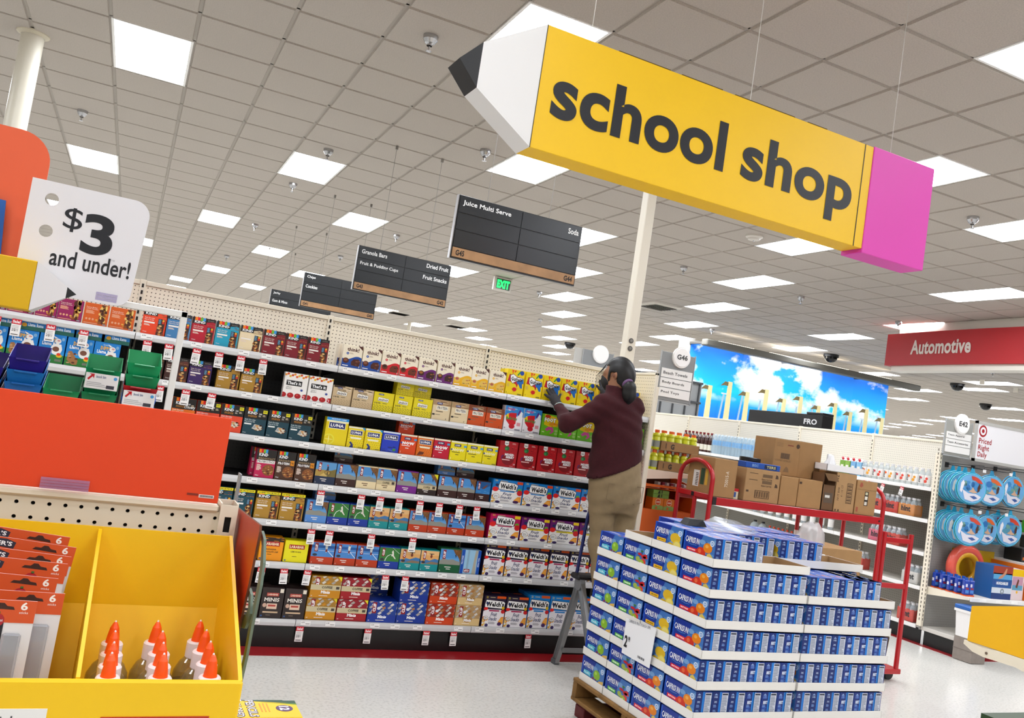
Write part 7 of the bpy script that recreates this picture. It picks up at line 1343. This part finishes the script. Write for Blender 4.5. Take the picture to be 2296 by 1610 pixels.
body = smn(.03, head, cap((3.165, 5.055, 1.985), (3.15, 5.04, 1.88), .048, .06), tor([(1.15, 3.245, 5.04, .15, .11), (1.33, 3.24, 5.04, .155, .11), (1.55, 3.225, 5.03, .14, .095), (1.75, 3.2, 5.03, .15, .095), (1.86, 3.18, 5.03, .13, .08), (1.9, 3.16, 5.035, .07, .06)]), cap(Ls, Rs, .05, .05), cap(Ls, Le, .046, .04), cap(Le, Lw, .038, .028), cap(Rs, Re, .046, .04), cap(Re, Rw, .038, .028), cap((3.19, 5.03, 1.2), (3.195, 5.04, .86), .075, .055), cap((3.195, 5.04, .86), (3.225, 4.96, .5), .05, .036), cap((3.335, 5.03, 1.2), (3.365, 5.04, .86), .075, .055), cap((3.365, 5.04, .86), (3.385, 4.96, .5), .05, .036), cap((3.225, 4.96, .49), (3.22, 5.03, .475), .034, .028), cap((3.385, 4.96, .49), (3.39, 5.03, .475), .034, .028), cap(Lw, (2.916, 5.44, 1.82), .027, .026), cap(Rw, (3.31, 5.44, 1.945), .027, .026))
grow(body, (2.75, 4.85, .42), (3.55, 5.55, 2.22), .0125, SKIN, 'body', wm)
for sd in (-1, 1):
    b = MB(); c = hp(-.012, sd*.078, -.005); b.ball(c, .026, 12, SKIN, (.45, .7, 1.15)); b.ball(hp(-.004, sd*.088, -.008), .012, 8, M('#7a4c36', .6), (.5, .8, 1.3)); b.build('ear', wm)
    b = MB(); e_ = hp(.086, sd*.031, .012); b.ball(e_, .0115, 12, M('#efe9e2', .3)); b.ball(hp(.0945, sd*.031, .012), .0055, 10, M('#2a1a12', .3)); b.build('eye', wm)
b = MB(); b.ball(hp(.092, 0, -.062), .014, 10, M('#8a4a40', .5), (1.3, .8, .5)); b.build('mouth', wm)
HAIR = M('#080707', .55, noise=.3, scale=60)
def hairf(X, Y, Z):
    v = smn(.025, ell((HD[0]-fd[0]*.008, HD[1]-fd[1]*.008, HD[2]+.012), (.090, .11, .122), FY), ell(hp(-.06, 0, -.02), (.07, .055, .075), FY))(X, Y, Z)
    fwd_ = (X-HD[0])*fd[0]+(Y-HD[1])*fd[1]; cut = np.minimum(fwd_-.048, .06-(Z-HD[2])); cut2 = -.095-(Z-HD[2])     # open at the face and at the nape
    sdv = np.abs((X-HD[0])*fd[1]-(Y-HD[1])*fd[0]); ear = np.minimum(np.minimum(np.minimum(fwd_+.022, .014-(Z-HD[2])), sdv-.06), .03-fwd_)
    return np.maximum(np.maximum(np.maximum(v, cut), cut2), ear)+.0016*np.sin(90*(X+Y)+40*Z)
grow(hairf, (3.0, 4.9, 1.92), (3.34, 5.24, 2.22), .0075, HAIR, 'hair', wm)
TIE = (3.19, 4.965, 2.0)
pf = smn(.02, cap((3.186, 4.985, 2.01), (3.196, 4.955, 1.985), .03, .034), cap((3.2, 4.952, 1.975), (3.208, 4.955, 1.925), .046, .046), cap((3.208, 4.955, 1.925), (3.20, 4.965, 1.872), .046, .022))
grow(lambda X, Y, Z: pf(X, Y, Z)+.0018*np.sin(130*X+60*Y)*1.0, (3.1, 4.86, 1.83), (3.3, 5.05, 2.07), .007, HAIR, 'ponytail', wm)
b = MB(); b.torus(TIE, (.12, -.75, -.5), .03, .0125, 18, 8, M('#6a4a72', .7, noise=.2, scale=80)); b.build('hair_tie', wm)
b = MB(); rs_ = random.Random(5)
for k in range(9):
    p0 = hp(.07+.006*k, -.06+.004*k, .075-.006*k); b.tube([p0, (p0[0]-.015-.002*k, p0[1]+.01, p0[2]-.05), (p0[0]-.018-.003*(k % 4), p0[1]+.012, p0[2]-.11-.006*k)], .0011, 4, HAIR)
tag(b.build('loose_strands', wm), kind='stuff')
mf = lambda X, Y, Z: np.maximum(np.maximum(smn(.03, ell(hp(.04, 0, -.055), (.066, .075, .068), FY), cap(hp(.1, 0, -.02), hp(.1, 0, -.04), .02, .02))(X, Y, Z), .0-((X-HD[0])*fd[0]+(Y-HD[1])*fd[1])+.012), (Z-HD[2])+.012)
grow(mf, (3.0, 5.02, 1.9), (3.25, 5.28, 2.07), .0075, M('#131214', .7), 'face_mask', wm)
b = MB()
for sd in (-1, 1): b.tube([hp(.03, sd*.072, -.03), hp(.0, sd*.083, .008), hp(-.03, sd*.084, .012), hp(-.034, sd*.08, -.02), hp(.02, sd*.07, -.06)], .001, 5, M('#5a5450', .6))
b.build('mask_loop', wm)
SWT = M('#390b12', 1.0, noise=.1, scale=50, bump=.35)
swr = tor([(1.24, 3.235, 5.03, .21, .157), (1.40, 3.23, 5.03, .2, .148), (1.5, 3.225, 5.03, .192, .14), (1.65, 3.213, 5.03, .183, .13), (1.76, 3.195, 5.03, .183, .12), (1.85, 3.18, 5.035, .155, .1), (1.905, 3.158, 5.045, .085, .075), (1.945, 3.152, 5.05, .064, .066), (1.975, 3.152, 5.055, .063, .066)])
arms = [cap(Ls, Rs, .066, .066), cap(Ls, Le, .068, .06), cap(Le, Lw, .057, .038), cap(Rs, Re, .068, .06), cap(Re, Rw, .056, .038)]
swb = smn(.05, swr, *arms)
def swf(X, Y, Z):
    v = swb(X, Y, Z)+.0035*np.sin(26*X+18*Z+9*np.sin(7*Z))+.003*np.sin(40*Z-22*X+5*Y)*(np.abs(X-2.95) < .13)
    hem = 1.42+.5*(X-3.225)-Z; hem = np.where(X < 2.98, -1, hem)
    neck = np.maximum(.045-np.sqrt((X-3.155)**2+(Y-5.055)**2), 1.93-Z)
    return np.maximum(np.maximum(v, hem), -np.maximum(np.sqrt((X-3.155)**2+(Y-5.055)**2)-.054, 1.935-Z))
grow(swf, (2.74, 4.84, 1.26), (3.56, 5.46, 2.0), .011, SWT, 'sweater', wm)
KH = M('#8b7757', .85, noise=.06, scale=30, bump=.2)
trf0 = smn(.035, tor([(1.12, 3.255, 5.035, .16, .12), (1.2, 3.25, 5.03, .185, .145), (1.32, 3.245, 5.03, .192, .155), (1.42, 3.24, 5.03, .18, .14), (1.52, 3.235, 5.03, .165, .12)]), cap((3.172, 5.035, 1.22), (3.195, 5.04, .88), .098, .07), cap((3.195, 5.04, .88), (3.225, 4.965, .53), .068, .055), cap((3.345, 5.03, 1.22), (3.365, 5.04, .88), .098, .072), cap((3.365, 5.04, .88), (3.385, 4.965, .53), .07, .056))
def trf(X, Y, Z): return trf0(X, Y, Z)+.0035*np.sin(34*Z+14*X)*np.clip((1.2-Z)*4, .2, 1)+.002*np.sin(60*Z-30*X)
grow(trf, (3.0, 4.83, .45), (3.5, 5.24, 1.5), .0115, KH, 'trousers', wm)
b = MB(); PKT = M('#7d6a4c', .85)
for x, y in ((3.16, 4.888), (3.335, 4.885)): b.tube([(x-.05, y+.008, 1.32), (x+.05, y+.006, 1.32), (x+.052, y+.012, 1.215), (x, y+.012, 1.195), (x-.052, y+.012, 1.215), (x-.05, y+.008, 1.32)], .0022, 5, PKT)
b.build('pocket_seam', wm)
def glove(wr, palm, tips, bases, nm):
    f = [cap(wr, palm, .031, .034), cap(bases[0], bases[3], .016, .017), cap(palm, bases[1], .03, .018), cap(palm, bases[2], .03, .018)]
    pr = smn(.012, *f)
    for a, c in zip(bases, tips):
        k = [(a[i]+c[i])/2 for i in range(3)]; k[1] += .005; g_ = smn(.004, cap(a, k, .0115, .0105), cap(k, c, .0105, .0085)); pr = smn(.005, pr, g_)
    lo = [min(p[i] for p in [wr, palm]+tips)-.05 for i in range(3)]; hi = [max(p[i] for p in [wr, palm]+tips)+.05 for i in range(3)]
    grow(pr, lo, hi, .0036, M('#26252b', .75, noise=.12, scale=90, bump=.2), nm, wm)
glove((2.914, 5.385, 1.786), (2.914, 5.45, 1.822), [(2.85, 5.503, 1.857), (2.862, 5.505, 1.892), (2.880, 5.506, 1.908), (2.906, 5.506, 1.906), (2.968, 5.49, 1.876)], [(2.888, 5.468, 1.834), (2.898, 5.472, 1.846), (2.914, 5.474, 1.852), (2.931, 5.472, 1.85), (2.938, 5.452, 1.822)], 'left_glove')
glove((3.317, 5.392, 1.912), (3.312, 5.45, 1.95), [(3.35, 5.502, 2.012), (3.336, 5.504, 2.032), (3.316, 5.505, 2.04), (3.292, 5.505, 2.028), (3.262, 5.49, 1.985)], [(3.338, 5.468, 1.966), (3.324, 5.472, 1.974), (3.31, 5.474, 1.978), (3.296, 5.472, 1.974), (3.292, 5.452, 1.95)], 'right_glove')
b = MB(); d_ = (Vector((2.916, 5.44, 1.82))-Vector(Lw)).normalized(); b.torus(Vector(Lw)+d_*.004, d_, .034, .007, 20, 8, M('#a9c4c2', .6)); b.build('cuff_band', wm)
for sd, x in ((-1, 3.225), (1, 3.387)):
    b = MB(); b.frus(x-.042, 4.905, x+.042, 5.08, .4425, x-.044, 4.903, x+.044, 5.082, .462, M('#e0ddd8', .6)); b.ball((x, 4.955, .49), .048, 14, M('#17171a', .6), (.85, 1.0, .85)); b.ball((x, 5.03, .475), .04, 14, M('#17171a', .6), (1.0, 1.55, .7)); b.build('shoe', wm)
# step ladder
ALU = M('#9fa1a2', .35, .75); ld = thing('step_ladder', 'grey aluminium step ladder with blue rails under the woman', 'ladder', (0, 0, 0)); AP = (5.12, .63)
def leg(x, y0, nm):
    b = MB(); d = Vector((0, AP[0]-y0, AP[1])).normalized(); n_ = Vector((0, -d.z, d.y))
    for o_, w_ in ((-.022, .005), (.022, .005)): p0 = Vector((x, y0, .0))+n_*o_; p1 = Vector((x, AP[0], AP[1]))+n_*o_; b.prism([(-.016, -.004), (.016, -.004), (.016, .004), (-.016, .004)], p0, (1, 0, 0), n_, p1-p0, ALU)
    p0, p1 = Vector((x, y0, 0)), Vector((x, AP[0], AP[1])); b.prism([(-.003, -.022), (.003, -.022), (.003, .022), (-.003, .022)], p0, (1, 0, 0), n_, p1-p0, ALU)
    b.box(x-.02, y0-.03, 0, x+.02, y0+.03, .035, M('#55585a', .6), c=.004); b.build(nm, ld)
for x in (3.135, 3.505): leg(x, 4.74, 'front_leg'); leg(x, 5.30, 'rear_leg')
for z in (.22, .43):
    y = 4.74+(AP[0]-4.74)*z/AP[1]; b = MB(); b.box(3.14, y-.05, z-.02, 3.5, y+.05, z+.01, ALU, c=.003)
    for q in range(5): b.box(3.145, y-.042+q*.02, z+.01, 3.495, y-.034+q*.02, z+.0115, ALU)
    b.build('step', ld)
b = MB(); b.box(3.09, 5.085, .628, 3.55, 5.20, .665, M('#17171a', .5), c=.014); b.build('platform', ld)
for x in (3.135, 3.505): b = MB(); b.cyl((x-.018, AP[0], .6), (x+.018, AP[0], .6), .045, .045, 18, M('#7c7e80', .45)); b.build('hinge', ld)
b = MB(); b.tube([(3.135, 5.18, .66), (3.17, 5.2, 1.05), (3.18, 5.2, 1.1), (3.21, 5.2, 1.13), (3.44, 5.2, 1.13), (3.47, 5.2, 1.1), (3.505, 5.18, .66)], .012, 10, M('#16225e', .4)); b.build('blue_rail', ld)
b = MB(); b.box(3.14, 5.22, .1, 3.5, 5.235, .13, ALU); b.build('rear_brace', ld)
